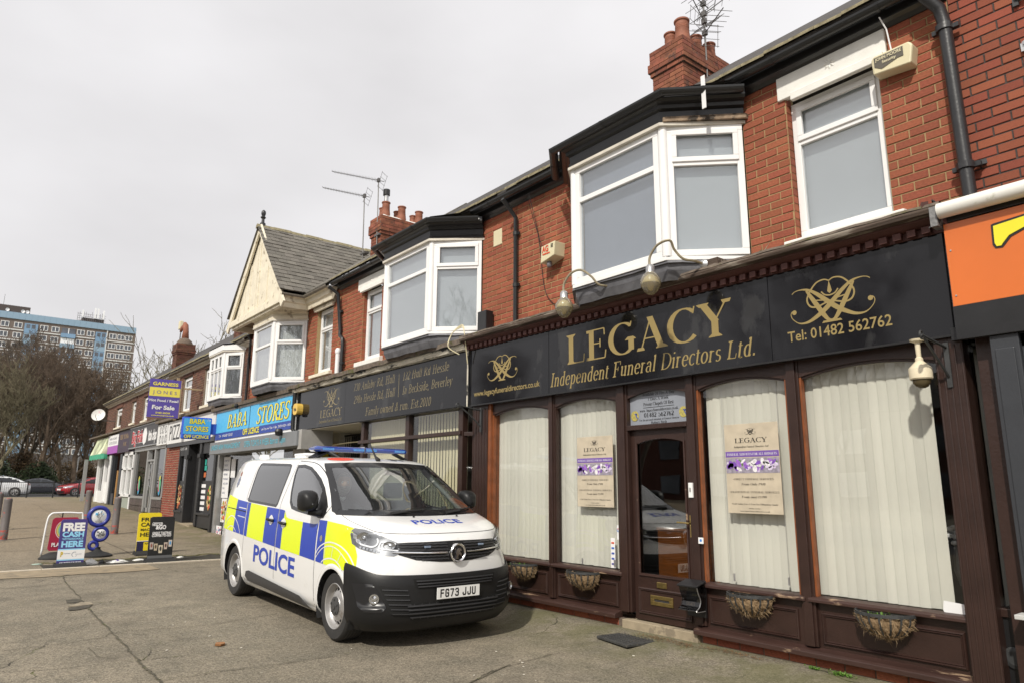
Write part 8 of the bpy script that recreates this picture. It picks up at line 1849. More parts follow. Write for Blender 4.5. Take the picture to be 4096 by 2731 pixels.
# white shop, dark doorway, green awning shop
T = Thing('shop_unit', (-33.3, 6.1, .55), 'white framed shop window next to the fish shop', 'shop')
T.part('frame', MB().box(-34.5, -34.2, 6.05, 6.2, .6, 2.85).box(-33.45, -33.3, 6.05, 6.2, 1.05, 2.85).box(-32.45, -32.25, 6.05, 6.2, .5, 2.85).box(-34.5, -32.25, 6.05, 6.2, 1.0, 1.1).box(-34.5, -32.25, 6.05, 6.2, 2.7, 2.85).box(-34.5, -32.25, 6.05, 6.2, 2.1, 2.16), M['upvc']); T.part('riser', MB().box(-34.3, -32.4, 6.1, 6.2, .5, 1.0), mat('pale_green_render', (.30,.33,.28), .8)); T.part('pane', MB().box(-34.3, -32.4, 6.12, 6.126, 1.05, 2.8), M['glass_shop']); T.part('room_back', MB().box(-34.5, -32.2, 6.9, 6.95, .5, 2.85), M['interior'])
T = Thing('shop_unit', (-35.4, 6.1, .6), 'narrow dark shop front with an orange timber door edge', 'shop')
T.part('frame', MB().box(-36.9, -36.6, 6.02, 6.2, .6, 2.8).box(-34.9, -34.52, 6.02, 6.2, .6, 2.8), M['grey_door']); T.part('door', MB().box(-35.9, -35.0, 6.2, 6.25, .65, 2.7), M['grey_door']); T.part('door_edge', MB().box(-35.75, -35.55, 6.1, 6.2, .65, 2.1), flat((.42,.22,.06), 'orange_timber')); T.part('pane', MB().box(-36.6, -36.0, 6.12, 6.126, 1.1, 2.7), M['glass_dk']); T.part('riser', MB().box(-36.6, -36, 6.08, 6.2, .6, 1.1), M['grey_door'])
T = Thing('shop_unit', (-39, 6.1, .65), 'white and grey shop front under the green awning at the end of the row', 'shop')
T.part('frame', MB().box(-38.6, -38.2, 6.0, 6.2, .65, 2.8).box(-37.4, -36.95, 6.0, 6.2, .65, 2.8).box(-40.4, -40.1, 6.0, 6.2, .65, 2.8), M['upvc']); T.part('door', MB().box(-38.2, -37.4, 6.1, 6.15, .7, 1.6), M['upvc']); T.part('riser', MB().box(-40.1, -38.6, 6.05, 6.2, .65, 1.2), M['upvc']); T.part('pane', MB().box(-40.1, -38.6, 6.1, 6.106, 1.2, 2.7).box(-38.2, -37.4, 6.1, 6.106, 1.6, 2.7), M['glass_dk']); T.part('awning_post', MB().box(-41.0, -40.85, 5.5, 5.65, .65, 2.7), al)
T = Thing('shop_sign', (-34, 5.95, 2.9), 'dark purple fascia between the fish shop sign and the white and purple sign', 'shop sign'); T.part('panel', MB().box(-35.45, -33.0, 5.96, 6.3, 2.85, 3.78), flat((.045,.028,.05), 'aubergine_sign')); mb = MB(); sign_text(mb, 'THE NOOK', -35.1, 3.42, 5.955, .2, 'serif', width=1.8); sign_text(mb, 'BAR', -34.2, 3.12, 5.955, .16, 'serif', width=.6); T.part('lettering', mb, M['coir2'])
T = Thing('shop_sign', (-36.7, 5.95, 2.9), 'white sign with a purple lower band, second from the end of the row', 'shop sign'); T.part('white_panel', MB().box(-37.95, -35.5, 5.96, 6.3, 3.22, 3.72), M['white']); T.part('purple_band', MB().box(-37.95, -35.5, 5.96, 6.3, 2.88, 3.22), flat((.36,.08,.42), 'violet_sign')); mb = MB(); sign_text(mb, 'HAIR LOUNGE', -37.6, 3.5, 5.95, .1, width=1.8); sign_text(mb, 'CUT & COLOUR', -37.6, 3.30, 5.95, .12, width=1.8); T.part('lettering', mb, flat((.2,.2,.22), 'grey_letter'))
T = Thing('awning', (-39.5, 5.6, 2.7), 'green and pastel patterned awning on the last shop of the row', 'awning'); T.part('canopy', MB().grid([[V3(x, y, z) for y, z in ((5.97,3.70),(5.86,3.3),(5.72,2.90))] for x in (-41.1,-40,-39,-38.0)]).add([(-38,5.97,3.7),(-38,5.72,2.9),(-38,6,2.9)], [(0,1,2)]), mat('pastel_print', (.50,.55,.36), .7, var=.8, vs=1.6)); T.part('valance', MB().grid([[V3(-41.1+4.1*i/24, 5.71+.01*sin(i*2), z + (0 if z > 2.8 else .02*sin(i*1.3))) for z in (2.90, 2.66)] for i in range(25)]).add([(-38,5.72,2.9),(-38,6,2.9),(-38,6,2.68),(-38,5.72,2.68)], [(0,1,2,3)]), mat('green_valance', (.05,.34,.20), .7, var=.25, vs=6))
T.part('gutter_end', MB().box(-42.6, -37.5, 5.8, 6.0, 3.78, 3.84), M['felt'])
single('parade_coping', MB().prism([V3(0,5.86,3.80),V3(0,5.86,3.86),V3(0,6.3,3.96),V3(0,6.3,3.80)], (-42,0,0), (-28.1,0,0)), M['felt'], None, None, kind='structure')
# projecting signs
T = Thing('estate_board', (-24.0, 5.2, 3.5), 'purple and yellow estate agent board reading GARNESS JONES, For Sale', 'sale board'); x = -24.0; y0, y1, z0, z1 = 4.72, 5.63, 3.56, 4.76; pu = flat((.105,.075,.36), 'estate_purple'); h = z1-z0
T.part('board', MB().box(x-.02, x, y0, y1, z0, z1), pu); T.part('yellow_band', MB().box(x, x+.004, y0+.01, y1-.01, z1-.45*h, z1-.22*h), flat((.82,.72,.12), 'estate_yellow'))
cy = (y0+y1)/2; A = lambda mb, s, f, hh, w, **k: place2d(mb, *text2d(s, 0, k.get('sp', 1.0), k.get('b', .03)), (x+.008, cy, z1-f*h), DXR, UP, hh, align='C', width=w)
mb = MB(); A(mb, 'GARNESS', .165, .10, .74, b=.05); A(mb, '01482 564564', .905, .055, .42); A(mb, 'www.garnessjones.co.uk', .965, .04, .66); T.part('yellow_lettering', mb, flat((.82,.72,.12), 'estate_yellow'))
mb = MB(); A(mb, 'JONES', .385, .10, .70, sp=1.6, b=0); T.part('purple_lettering', mb, pu)
mb = MB(); A(mb, 'Hot Food / Retail', .59, .075, .84, b=.04); A(mb, 'For Sale', .79, .12, .66, b=.06); T.part('white_lettering', mb, M['white'])
T.part('batten', MB().box(x-.08, x-.02, 5.50, 5.58, 3.5, 4.85).box(x-.08, x-.03, 5.5, 6.3, 4.5, 4.55).box(x-.08, x-.03, 5.5, 6.3, 3.75, 3.80), mat('bare_softwood', (.35,.26,.16), .8)); T.part('edge', MB().box(x-.03, x+.002, y1, y1+.03, z0, z1), mat('bare_softwood', (.35,.26,.16), .8))
T = Thing('projecting_sign', (-20.9, 5.5, 2.7), 'blue hanging box sign with yellow grocery name and OFF LICENCE', 'sign'); x = -20.9; y0, y1, z0, z1 = 5.04, 5.82, 2.75, 3.36; h = z1-z0; w = y1-y0; cy = (y0+y1)/2
T.part('case', MB().box(x-.14, x, y0, y1, z0, z1), flat((.03,.10,.55), 'bright_blue_case'), bevel=.03); T.part('light_blue_face', MB().box(x, x+.006, y0+.03, y1-.03, z0+.22*h, z1-.04), flat((.08,.42,.78), 'face_blue'))
for e, m, dx, nm in ((.07, flat((.04,.08,.3), 'navy_outline'), .009, 'letter_outline'), (.01, M['yellow'], .013, 'yellow_lettering')):
 mb = MB()
 for s, f, hh, ww in (('BABA', .30, .13, .42), ('STORES', .64, .13, .60)): place2d(mb, *text2d(s, 0, 1, e+.03), (x+dx, cy, z1-f*h), DXR, UP, hh, align='C', width=ww)
 if e < .05: place2d(mb, *text2d('OFF LICENCE', 0, 1, .04), (x+dx, cy, z0+.045*h), DXR, UP, .085, align='C', width=.66)
 T.part(nm, mb, m)
mb = MB(); place2d(mb, *text2d('734'), (x+.01, y1-.14, z1-.10), DXR, UP, .05, width=.1); T.part('number', mb, M['white']); T.part('bracket', MB().box(x-.1, x-.04, y1, 6.0, 2.9, 3.2), flat((.03,.08,.4), 'case_dark'))
c = V3(-38.6, 5.5, 4.76); T = Thing('satellite_dish', c, 'round white satellite dish on the end of the brick row', 'dish'); nn = V3(.85,-.42,.32).normalized(); u = nn.cross(UP).normalized(); v_ = u.cross(nn)
mb = MB(); mb.grid([[c + (u*cos(a)+v_*sin(a))*r - nn*(.09*(1-(r/.30)**2)) for a in [2*pi*k/30 for k in range(30)]] for r in (.001,.08,.15,.22,.28,.30)], closed=True); mb.grid([[c + (u*cos(a)+v_*sin(a))*.30 + nn*o for a in [2*pi*k/30 for k in range(30)]] for o in (0,-.015)], closed=True); T.part('reflector', mb, mat('dish_white', (.72,.71,.68), .5), smooth=40)
T.part('feed_arm', MB().tube([c - v_*.28, c - v_*.2 + nn*.28, c + nn*.3 - v_*.12], .012, 6), M['aerial']); T.part('wall_arm', MB().tube([c - nn*.08, c + V3(-.2,.2,-.25), c + V3(-.2,.8,-.25)], .02, 6), M['aerial'])
mb = MB(); place2d(mb, *text2d('T', 0, 1, .05), c + nn*.0 + v_*.10 - u*.05, u, v_, .07); T.part('pink_mark', mb, flat((.55,.12,.25), 'dish_pink'))
# forecourt boards
def aboard(name, x, y0, y1, ztop, lean, m, label, cat='sign', r=.05, base=True):
 g = gz(x, (y0+y1)/2); T = Thing(name, (x, (y0+y1)/2, g), label, cat); U = V3(-lean, 0, 1).normalized(); H = (ztop-g)/U.z
 O = V3(x, y0, g); w = y1-y0
 def pt(a, b, o=0): return O + DXR*a + U*b + V3(o, 0, 0)
 out = [(0,.04)] + [(r - r*cos(t), H - r + r*sin(t)) for t in [pi/2*k/5 for k in range(6)]] + [(w - r + r*sin(t), H - r + r*cos(t)) for t in [pi/2*k/5 for k in range(6)]] + [(w,.04)]
 b = T.part('board', MB().prism([pt(*p) for p in out], (-.03,0,0), (0,0,0)), m, bevel=.004)
 if base:
  P = [(y0-.02,-.16),(y1+.02,-.16),(y1+.02,.16),(y0-.02,.16)]; mb = MB()
  mb.grid([[V3(x + o*.17*cos(t), (y0+y1)/2 + (w/2+.03)*s, g+z) for s, t in [(-1,0),(-.5,.0),(0,0),(.5,0),(1,0),(1,pi),(.5,pi),(0,pi),(-.5,pi),(-1,pi)]] for o, z in ((1,0),(1,.02),(.8,.06),(.25,.085))], closed=True); T.part('rubber_base', mb, M['black_rub'], smooth=40)
 def panel(nm, a0, a1, b0, b1, mm, o=.0012): return T.part(nm, MB().add([pt(a0*w, b0*H, o), pt(a1*w, b0*H, o), pt(a1*w, b1*H, o), pt(a0*w, b1*H, o)], [(0,1,2,3)]), mm, parent=b)
 def text(mb, s, a, bb, hh, ww, al='C', bold=.04, o=.0026): place2d(mb, *text2d(s, 0, 1, bold), pt(a*w, bb*H, o), DXR, U, hh*H, align=al, width=ww*w)
 return T, b, pt, panel, text, w, H
navy = flat((.055,.04,.20), 'board_navy')
T, b, pt, panel, text, w, H = aboard('pavement_sign', -15.50, 1.84, 2.27, .86, .05, navy, 'navy pavement board reading FREE CASH WITHDRAWALS HERE')
mb = MB(); text(mb, 'FREE', .5, .76, .155, .82, bold=.08); text(mb, 'ASK INSIDE FOR MORE', .5, .085, .03, .8); text(mb, 'INFORMATION', .5, .035, .03, .5); T.part('white_lettering', mb, M['white'], parent=b)
mb = MB(); text(mb, 'CASH', .5, .635, .10, .80, bold=.07); text(mb, 'WITHDRAWALS', .5, .57, .04, .78); text(mb, 'HERE', .5, .425, .115, .80, bold=.07); T.part('blue_lettering', mb, flat((.28,.62,.85), 'pale_blue_letter'), parent=b)
panel('blue_edge', 0, 1, .145, .385, flat((.28,.62,.85), 'pale_blue_letter')); panel('white_panel', 0, 1, .17, .36, M['white'], .002)
mb = MB(); text(mb, 'P', .16, .23, .09, .10, bold=.08, o=.004); T.part('logo_letter', mb, flat((.55,.40,.02), 'logo_gold'), parent=b); mb = MB(); text(mb, 'PayPoint', .36, .28, .022, .22, o=.004, bold=0); v, f = ribbon(arc(0,0,.5,.5,60,330,14), .08); place2d(mb, v, f, pt(.62*w,.265*H,.004), DXR, V3(0,0,1), .10*H, align='C'); text(mb, 'counter', .78, .26, .02, .25, o=.004, bold=0); T.part('small_print', mb, flat((.12,.16,.25), 'slate_print2'), parent=b)
T, b, pt, panel, text, w, H = aboard('pavement_sign', -15.50, 3.34, 3.79, .875, .06, mat('black_coffee_board', (.025,.026,.026), .15, var=.1), 'black pavement board advertising coffee to go with a row of paper cups')
mb = MB(); text(mb, 'NESCAFE', .30, .80, .055, .42); mb.add([pt(.1*w,.862*H,.003), pt(.5*w,.862*H,.003), pt(.5*w,.872*H,.003), pt(.1*w,.872*H,.003)], [(0,1,2,3)]); text(mb, '&GO', .45, .725, .085, .42, bold=.06); text(mb, 'GREAT TASTING', .5, .615, .05, .76, bold=.05); text(mb, 'COFFEE-TO-GO', .5, .56, .05, .78, bold=.05); T.part('white_lettering', mb, M['white'], parent=b)
for k, (a, bb, s, c1, c2) in enumerate([(.13,.29,1,(.45,.40,.36),(.25,.08,.05)),(.30,.26,1,(.50,.42,.30),(.10,.07,.04)),(.50,.20,1.15,(.62,.55,.42),(.03,.03,.03)),(.70,.28,1,(.55,.45,.38),(.10,.05,.04)),(.88,.33,1,(.55,.50,.45),(.08,.30,.60))]):
 mb = MB(); hw, hh = .075*s, .15*s; mb.add([pt((a-hw*.8)*w,bb*H,.003+.0004*k), pt((a+hw*.8)*w,bb*H,.003+.0004*k), pt((a+hw)*w,(bb+hh)*H,.003+.0004*k), pt((a-hw)*w,(bb+hh)*H,.003+.0004*k)], [(0,1,2,3)]); cp = T.part('paper_cup', mb, flat(c1, 'cup_%d' % k), parent=b)
 T.part('cup_label', MB().add([pt((a+.5*hw*cos(t))*w,(bb+hh*.55+.3*hh*sin(t))*H,.0045+.0004*k) for t in [q*pi/5 for q in range(10)]], [tuple(range(10))]), flat(c2, 'cupl_%d' % k), parent=b)
panel('grey_fade', 0, 1, .06, .15, flat((.13,.135,.14), 'board_grey'))
T, b, pt, panel, text, w, H = aboard('pavement_sign', -16.95, 3.42, 3.87, .90, .06, flat((.85,.66,.02), 'signal_yellow'), 'yellow pavement board half hidden behind the black coffee board')
mb = MB();
for s, bb, ww, hh in (('FREE', .80, .70, .085), ('CASH', .675, .72, .09), ('MACHINE', .57, .80, .055), ('HERE', .435, .72, .09)): text(mb, s, .12, bb, hh, ww, 'L', bold=.04)
T.part('black_lettering', mb, M['black'], parent=b); panel('dark_foot', 0, 1, .03, .32, flat((.02,.018,.06), 'dark_foot')); panel('white_line', 0, 1, .32, .335, M['white'], .002); panel('yellow_shield', .30, .95, .10, .30, flat((.85,.66,.02), 'signal_yellow'), .003); mb = MB(); text(mb, 'PayPoint', .5, .25, .03, .3, o=.005); T.part('shield_print', mb, M['black'], parent=b)
# red hanging board in a white tube frame
g0 = gz(-17, 2); T = Thing('pavement_sign', (-17.05, 2.0, g0), 'crimson swing board reading PLAY in a white tube frame, behind the navy board', 'sign')
T.part('tube_frame', MB().tube(crom([(-17,1.74,g0+.08),(-17,1.77,g0+.70),(-17,1.82,g0+.86),(-17,1.93,g0+.89),(-17,2.28,g0+.88),(-17,2.38,g0+.80),(-17,2.38,g0+.08)], 5), .018, 8), M['white'], smooth=True)
T.part('rubber_base', MB().grid([[V3(-17+o*cos(t)*.2, 2.06+(.36)*o*sin(t)*1.0, g0+z) for t in [2*pi*k/20 for k in range(20)]] for o, z in ((1,0),(1,.03),(.85,.08),(.5,.13),(.01,.14))], closed=True), M['black_rub'], smooth=40)
b = T.part('board', MB().prism([V3(-16.99, yy, zz+g0) for yy, zz in ((1.86,.16),(2.30,.16),(2.32,.20),(2.32,.76),(2.28,.80),(1.90,.80),(1.86,.76),(1.83,.20))], (0,0,0), (.02,0,0)), flat((.35,.015,.05), 'crimson_board'))
for k, (r, c) in enumerate(((.165,(.75,.72,.70)),(.155,(.35,.015,.05)),(.145,(.65,.55,.12)),(.125,(.30,.50,.25)),(.105,(.15,.40,.55)),(.085,(.60,.58,.60)))): T.part('rainbow_ring', MB().add([V3(-16.965+.0008*k, 2.09+r*cos(a), g0+.56+r*1.15*sin(a)) for a in [2*pi*q/24 for q in range(24)]], [tuple(range(24))]), flat(c, 'ring_%d' % k), parent=b)
mb = MB(); place2d(mb, *text2d('PLAY HERE', 0, 1, .05), (-16.96, 1.89, g0+.24), DXR, UP, .07, width=.40); T.part('white_lettering', mb, M['white'], parent=b); T.part('hook', MB().tube([(-16.99,2.02,g0+.80),(-16.99,2.02,g0+.89)], .012, 6), M['black'])
# lottery rings
g0 = gz(-17.1, 2.7); T = Thing('pavement_sign', (-17.1, 2.7, g0), 'free standing lottery sign of three stacked dark blue rings reading PLAY NOW', 'sign'); bl = mat('ring_blue_plastic', (.025,.035,.26), .35, var=.05)
for i, (yy, zz, r, tb) in enumerate(((2.68,.80,.185,.045),(2.745,.445,.135,.038),(2.64,.215,.080,.035))):
 c = V3(-17.1, yy, g0+zz); T.part('ring', MB().grid([[c + V3(tb*1.2*sin(q), (r-tb*.2+tb*cos(q))*cos(a), (r-tb*.2+tb*cos(q))*sin(a)) for q in [2*pi*j/10 for j in range(11)]] for a in [2*pi*k/32 for k in range(33)]]), bl, smooth=True)
 if i < 2:
  d = T.part('disc', MB().lathe([(r-.02,.02),(r*.6,.04),(0,.045)], c, 'X', 28), M['white'], smooth=True); mb = MB()
  if i == 0:
   for s, zo, ww in (('THE', -.075, .05), ('NATIONAL', -.10, .13), ('LOTTERY', -.125, .12)): place2d(mb, *text2d(s, 0, 1, .03), c+V3(.06,0,zo), DXR, UP, .017, align='C', width=ww)
   for P in ([(.0,-.05),(-.045,.0),(-.02,.04),(-.03,.08)],[(.01,-.05),(.05,0),(.03,.05),(.045,.10)],[(.03,.05),(-.01,.02),(.0,-.03)]): v, f = ribbon(crom(P, 4), .008); mb.add([c+V3(.058,x_,z_+.01) for x_, z_ in v], f)
   T.part('fingers_mark', mb, M['black'], parent=d); mb = MB(); [mb.add([c+V3(.057,yo+s*cos(a)*(1 if k % 2 else .4),zo+s*sin(a)*(1 if k % 2 else .4)) for k, a in enumerate([q*pi/4 for q in range(8)])], [tuple(range(8))]) for yo, zo, s in ((-.05,.05,.045),(.03,.09,.02),(.07,.04,.018))]; T.part('star_mark', mb, flat((.10,.45,.75), 'star_blue'), parent=d)
  else:
   for s, zo in (('PLAY', .010), ('NOW', -.045)): place2d(mb, *text2d(s, 0, 1, .05), c+V3(.06,0,zo), DXR, UP, .045, align='C', width=.15)
   T.part('lettering', mb, M['black'], parent=d)
T.part('pedestal', MB().lathe([(.29,0),(.29,.025),(.22,.06),(.10,.10),(.06,.14),(.06,.18)], (-17.1, 2.72, g0), n=24), M['black_rub'], smooth=40)
# bollards
M['bollard'] = mat('grey_bollard_paint', (.13,.115,.11), .6, var=.15, vs=6, bump=.2, dirt=((.42,.055,.03), 9, .60, .85))
for i, (u, v, lb, hh) in enumerate([(10, 2158, 'grey bollard with flaking red paint, at the left edge in front', .97), (456, 2134, 'grey bollard with a red foot, right of the blue ring sign', .95), (343, 2085, 'grey bollard partly behind the blue ring sign', .95), (-22, 2120, 'grey bollard cut by the left edge of the view', .97)]):
 p = at_ground(u, v); T = Thing('bollard', p, lb, 'bollard', 'bollards on the forecourt'); r = .088
 T.part('post', MB().lathe([(r+.015,0),(r,.02),(r,hh-.06),(r*.98,hh-.03),(r*.8,hh-.008),(r*.4,hh),(0,hh+.002)], p, n=20), M['bollard'], smooth=40)
 T.part('red_foot', MB().lathe([(r+.003,.0),(r+.003,.22),(r,.225)], p, n=20), mat('flaking_red_paint', (.13,.115,.11), .7, var=.3, dirt=((.36,.045,.025), 11, .49, .9)), smooth=40)
# litter in the channel
def bag(x, y, sx, sy, sz, m, label, seed, cat='plastic bag'):
 random.seed(seed); z = gz(x, y); rows = []
 for i in range(9):
  ph = pi/2*i/8; rows.append([V3(x + sx*cos(ph)*cos(a)*random.uniform(.75,1.1), y + sy*cos(ph)*sin(a)*random.uniform(.75,1.1), z + .005 + sz*sin(ph)*random.uniform(.7,1.15)) for a in [2*pi*k/14 for k in range(14)]])
 single('plastic_bag', MB().grid(rows, closed=True), m, label, cat, 'rubbish in the channel', smooth=True, loc=(x, y, z))
wp = mat('thin_white_plastic', (.70,.69,.66), .4, var=.1, vs=30, bump=.3); bag(-15.75, 2.42, .14, .13, .10, wp, 'crumpled white plastic bag by the navy board', 1); bag(-15.80, 2.62, .08, .06, .07, M['black'], 'small black crumpled bag between the white ones', 2); bag(-15.85, 2.90, .16, .19, .05, wp, 'flat torn white plastic sheet in the channel', 3); bag(-16.0, 3.30, .07, .12, .03, wp, 'thin white plastic strip near the coffee board', 4); bag(-16.1, 4.1, .06, .07, .03, wp, 'white crumpled paper right of the coffee board', 5, 'paper'); bag(-15.8, 2.88, .05, .05, .06, flat((.09,.05,.25), 'purple_wrapper'), 'purple sweet wrapper lying on the white sheet', 6, 'wrapper'); bag(-16.2, 1.62, .05, .10, .02, flat((.35,.45,.38), 'pale_green_wrapper'), 'pale green wrapper left of the navy board', 7, 'wrapper')
# concrete bay joints, a broken patch and a stain on the near forecourt
jt = mat('mossy_ground_joint', (.080,.070,.048), .95, var=.6, vs=5, dirt=((.085,.095,.025), 4, .56, .8))
T = Thing('forecourt_joints', (-8, 2, 0), None, None, kind='structure'); random.seed(41)
def fg(px, py): return at_ground(px*1.0417, 2200 + py*1.0417)
for P, w in (([(240,100),(262,135),(300,175),(345,230),(375,262),(430,315),(480,370),(510,405),(550,445),(580,470),(610,500),(660,560)], .030), ([(610,500),(740,482),(850,465),(1000,448),(1180,420),(1344,395)], .018), ([(0,388),(110,375),(200,365),(330,345),(395,335),(430,318),(560,305),(700,296),(850,280),(1060,245)], .014), ([(0,148),(120,138),(245,127)], .03), ([(430,318),(490,322),(560,325)], .012), ([(340,375),(380,410),(440,418)], .010), ([(0,365),(60,352),(240,312),(340,285)], .008), ([(1560,640),(1700,560),(1830,500),(1960,440)], .022), ([(1830,500),(1880,470),(2010,430),(2150,395)], .014)):
 q = [fg(*p) for p in P]; q = [V3(*p) for p in crom([tuple(p) for p in q], 7)]; v, f = ribbon([(p.x + random.gauss(0, .006), p.y + random.gauss(0, .006)) for p in q], lambda t: w*random.uniform(.25, .85)); T.part('joint', MB().add([V3(x, y, gz(x, y)+.009) for x, y in v], f), jt)
for P in ([(252,192),(300,188),(312,196),(290,204),(256,205)], [(262,222),(330,212),(357,210),(340,222),(300,230),(262,233)]):
 q = [fg(*p) for p in P]; T.part('pothole', MB().add([p+V3(0,0,.010) for p in q], [tuple(range(len(q)))]), mat('broken_dark_patch', (.062,.054,.040), .95, var=.7, vs=14, bump=.6))
q = [fg(*p) for p in [(300,205),(340,200),(358,208),(330,212),(290,216),(262,218)]]; T.part('broken_edge', MB().prism(q, (0,0,.004), (0,0,.012)), mat('pale_broken_concrete', (.26,.22,.16), .95, var=.3, vs=12, bump=.5))
# ------------------------------------------------------------------ far background: fence, cars, trees, tower
def fence_run(label, x, y0, y1):
 T = Thing('railing', (x, y0, gz(x, y0)), label, 'railing'); z = gz(x, y0); m = M['black_gutter']
 T.part('top_rail', MB().box(x-.025, x+.025, y0, y1, z+1.0, z+1.05).box(x-.02, x+.02, y0, y1, z+.12, z+.16), m); g = MB(); y = y0
 while y < y1: g.box(x-.008, x+.008, y, y+.016, z+.14, z+1.0); y += .115
 T.part('railing_bars', g, m, kind='stuff'); y = y0
 while y <= y1: T.part('post', MB().box(x-.04, x+.04, y-.04, y+.04, z, z+1.15), m); y += 1.5
fence_run('low black railing between the forecourt and the parked cars', -58.5, -2.8, 9.2)
CT = [(.18,1.85,1.5,.74,3,-1.90),(.32,1.98,1.45,.82,3,-2.02),(.50,2.03,1.4,.85,2.8,-2.06),(.66,2.00,1.3,.86,2.8,-2.06),(.78,1.90,1.1,.855,2.8,-2.05),(.86,1.65,.9,.85,3,-2.04),(.93,1.30,.6,.84,3.4,-2.03),(.99,1.02,.3,.82,3.6,-2.01),
 (1.08,.80,.1,.78,3.6,-1.96),(1.20,.55,-.1,.73,3.7,-1.88),(1.32,.28,-.35,.68,3.8,-1.76),(1.40,.05,-.6,.63,4,-1.60),(1.455,-.20,-.8,.56,4,-1.35),(1.485,-.45,-.9,.42,4,-1.05),(1.495,-.60,-.9,.25,4,-.9)]
def car(name, loc, rz, paint, label, saloon=False, light='front', plate=None, sc=1.0):
 global HB
 tab = CT if not saloon else [(z*.97, xf+.10, xs+.1, w, n, (xr-.30 if z < .95 else xr-.25+(z-.95)*1.5)) for z, xf, xs, w, n, xr in CT]
 zs = [tab[0][0] + (tab[-1][0]-tab[0][0])*i/34 for i in range(35)]; rings = [vring(z, 0, tab, 4, 50, 12, 6) for z in zs]; mb = MB(); mb.grid(rings, closed=True); n = len(rings[0]); mb.f.append(tuple(34*n+j for j in range(n))); mb.mi.append(0)
 hb = HB; HB = BVHTree.FromPolygons([tuple(v) for v in mb.v], mb.f, all_triangles=False)
 T = Thing(name, (0,0,0), label, 'car', 'cars parked beyond the forecourt'); b = T.part('body', mb, paint, smooth=True); gl = mat('dark_car_glass', (.02,.022,.025), .05, var=0)
 W1 = [(.72,.99),(.40,1.22),(.10,1.37),(-.35,1.42),(-.42,.97)]; W2 = [(-.47,.97),(-.42,1.42),(-1.1,1.40),(-1.5,1.25),(-1.72,1.02),(-1.70,.98)]
 for d in 'RL':
  g = MB(); decal(W1, d, .006, .1, g); T.part('front_side_window', g, gl, smooth=True); g = MB(); decal(W2, d, .006, .1, g); T.part('rear_side_window', g, gl, smooth=True)
  g = MB(); decal_line([(-1.9,.62),(1.7,.60)], .012, d, .006, g); decal_line([(-.44,.3),(-.46,.95)], .01, d, .006, g); T.part('door_line', g, M['black']); T.part('door_handle', MB().box(-.62, -.5, (-.86 if d == 'R' else .85), (-.85 if d == 'R' else .86), .80, .83), paint)
 T.part('windscreen', decal([(-.66,.99),(.66,.99),(.56,1.38),(.5,1.41),(-.5,1.41),(-.56,1.38)], 'F', .006, .08), gl, smooth=True)
 DIRS['B'] = (V3(-3,0,0), VY, VZ, VX); T.part('rear_window', decal([(-.62,1.02),(.62,1.02),(.54,1.33),(-.54,1.33)], 'B', .006, .1), gl, smooth=True)
 for s in (-1, 1):
  T.part('headlight', decal([(s*.84,.82),(s*.45,.72),(s*.42,.66),(s*.60,.62),(s*.83,.68)], 'F', .006, .06), M['lampsilver']); T.part('tail_light', decal([(s*.84,.95),(s*.50,.90),(s*.50,.80),(s*.84,.80)], 'B', .006, .06), mat('tail_red', (.35,.01,.01), .2, var=0))
 T.part('grille', decal([(-.42,.70),(.42,.70),(.38,.60),(-.38,.60)], 'F', .006, .06), M['black']); T.part('lower_grille', decal([(-.6,.40),(.6,.40),(.5,.27),(-.5,.27)], 'F', .006, .06), M['black'])
 T.part('number_plate', decal([(-.26,.45),(.26,.45),(.26,.56),(-.26,.56)], 'F', .012, .1), M['plate_w'])
 for x in (1.25, -1.32 - (.15 if saloon else 0)):
  for s in (-1, 1):
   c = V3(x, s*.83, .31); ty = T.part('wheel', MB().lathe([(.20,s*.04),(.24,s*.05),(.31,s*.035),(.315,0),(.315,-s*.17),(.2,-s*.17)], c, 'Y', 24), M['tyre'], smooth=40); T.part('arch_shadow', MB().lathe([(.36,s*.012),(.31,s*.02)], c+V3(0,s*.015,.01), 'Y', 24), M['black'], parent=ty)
   g = MB()
   for k in range(5): a = 2*pi*k/5; g.bar(c+V3(.04*cos(a), s*.045, .04*sin(a)), c+V3(.21*cos(a), s*.045, .21*sin(a)), .05, .02, up=(0,1,0))
   g.lathe([(.225,s*.03),(.225,s*.05),(.20,s*.05),(.20,s*.03)], c, 'Y', 24); T.part('alloy_spokes', g, M['steel'], parent=ty); T.part('wheel_back', MB().lathe([(.21,0),(0,0)], c, 'Y', 16), M['black'], parent=ty)
 for s in (-1, 1): T.part('door_mirror', MB().lathe([(.0,-.10),(.06,-.08),(.075,0),(.06,.06),(0,.07)], (.55, s*.93, 1.0), 'Y', 10), paint, smooth=True)
 HB = hb; T.o.location = loc; T.o.rotation_euler = (0, 0, rz); T.o.scale = (sc, sc, sc); return T
rd = .57
car('hatchback_car', (-66.5, 9.2, rd), radians(-68), mat('red_car_paint', (.36,.012,.02), .2, var=.02, coat=1), 'red hatchback parked facing left behind the railing, next to the last shop')
car('estate_car', (-76.0, 7.3, rd), radians(96), mat('dark_grey_car_paint', (.045,.05,.06), .2, metal=.3, var=.02, coat=1), 'dark grey car parked between the white car and the red hatchback', True)
car('fastback_car', (-66.0, 3.05, rd), radians(-98), mat('silver_white_car_paint', (.62,.63,.64), .2, var=.02, coat=1), 'silver white fastback car cut by the left edge of the view', True, sc=1.04)
car('hatchback_car', (-84.0, 5.0, rd), radians(90), mat('maroon_car_paint', (.10,.01,.02), .25, coat=1), 'dark maroon car roof just visible behind the silver white car')
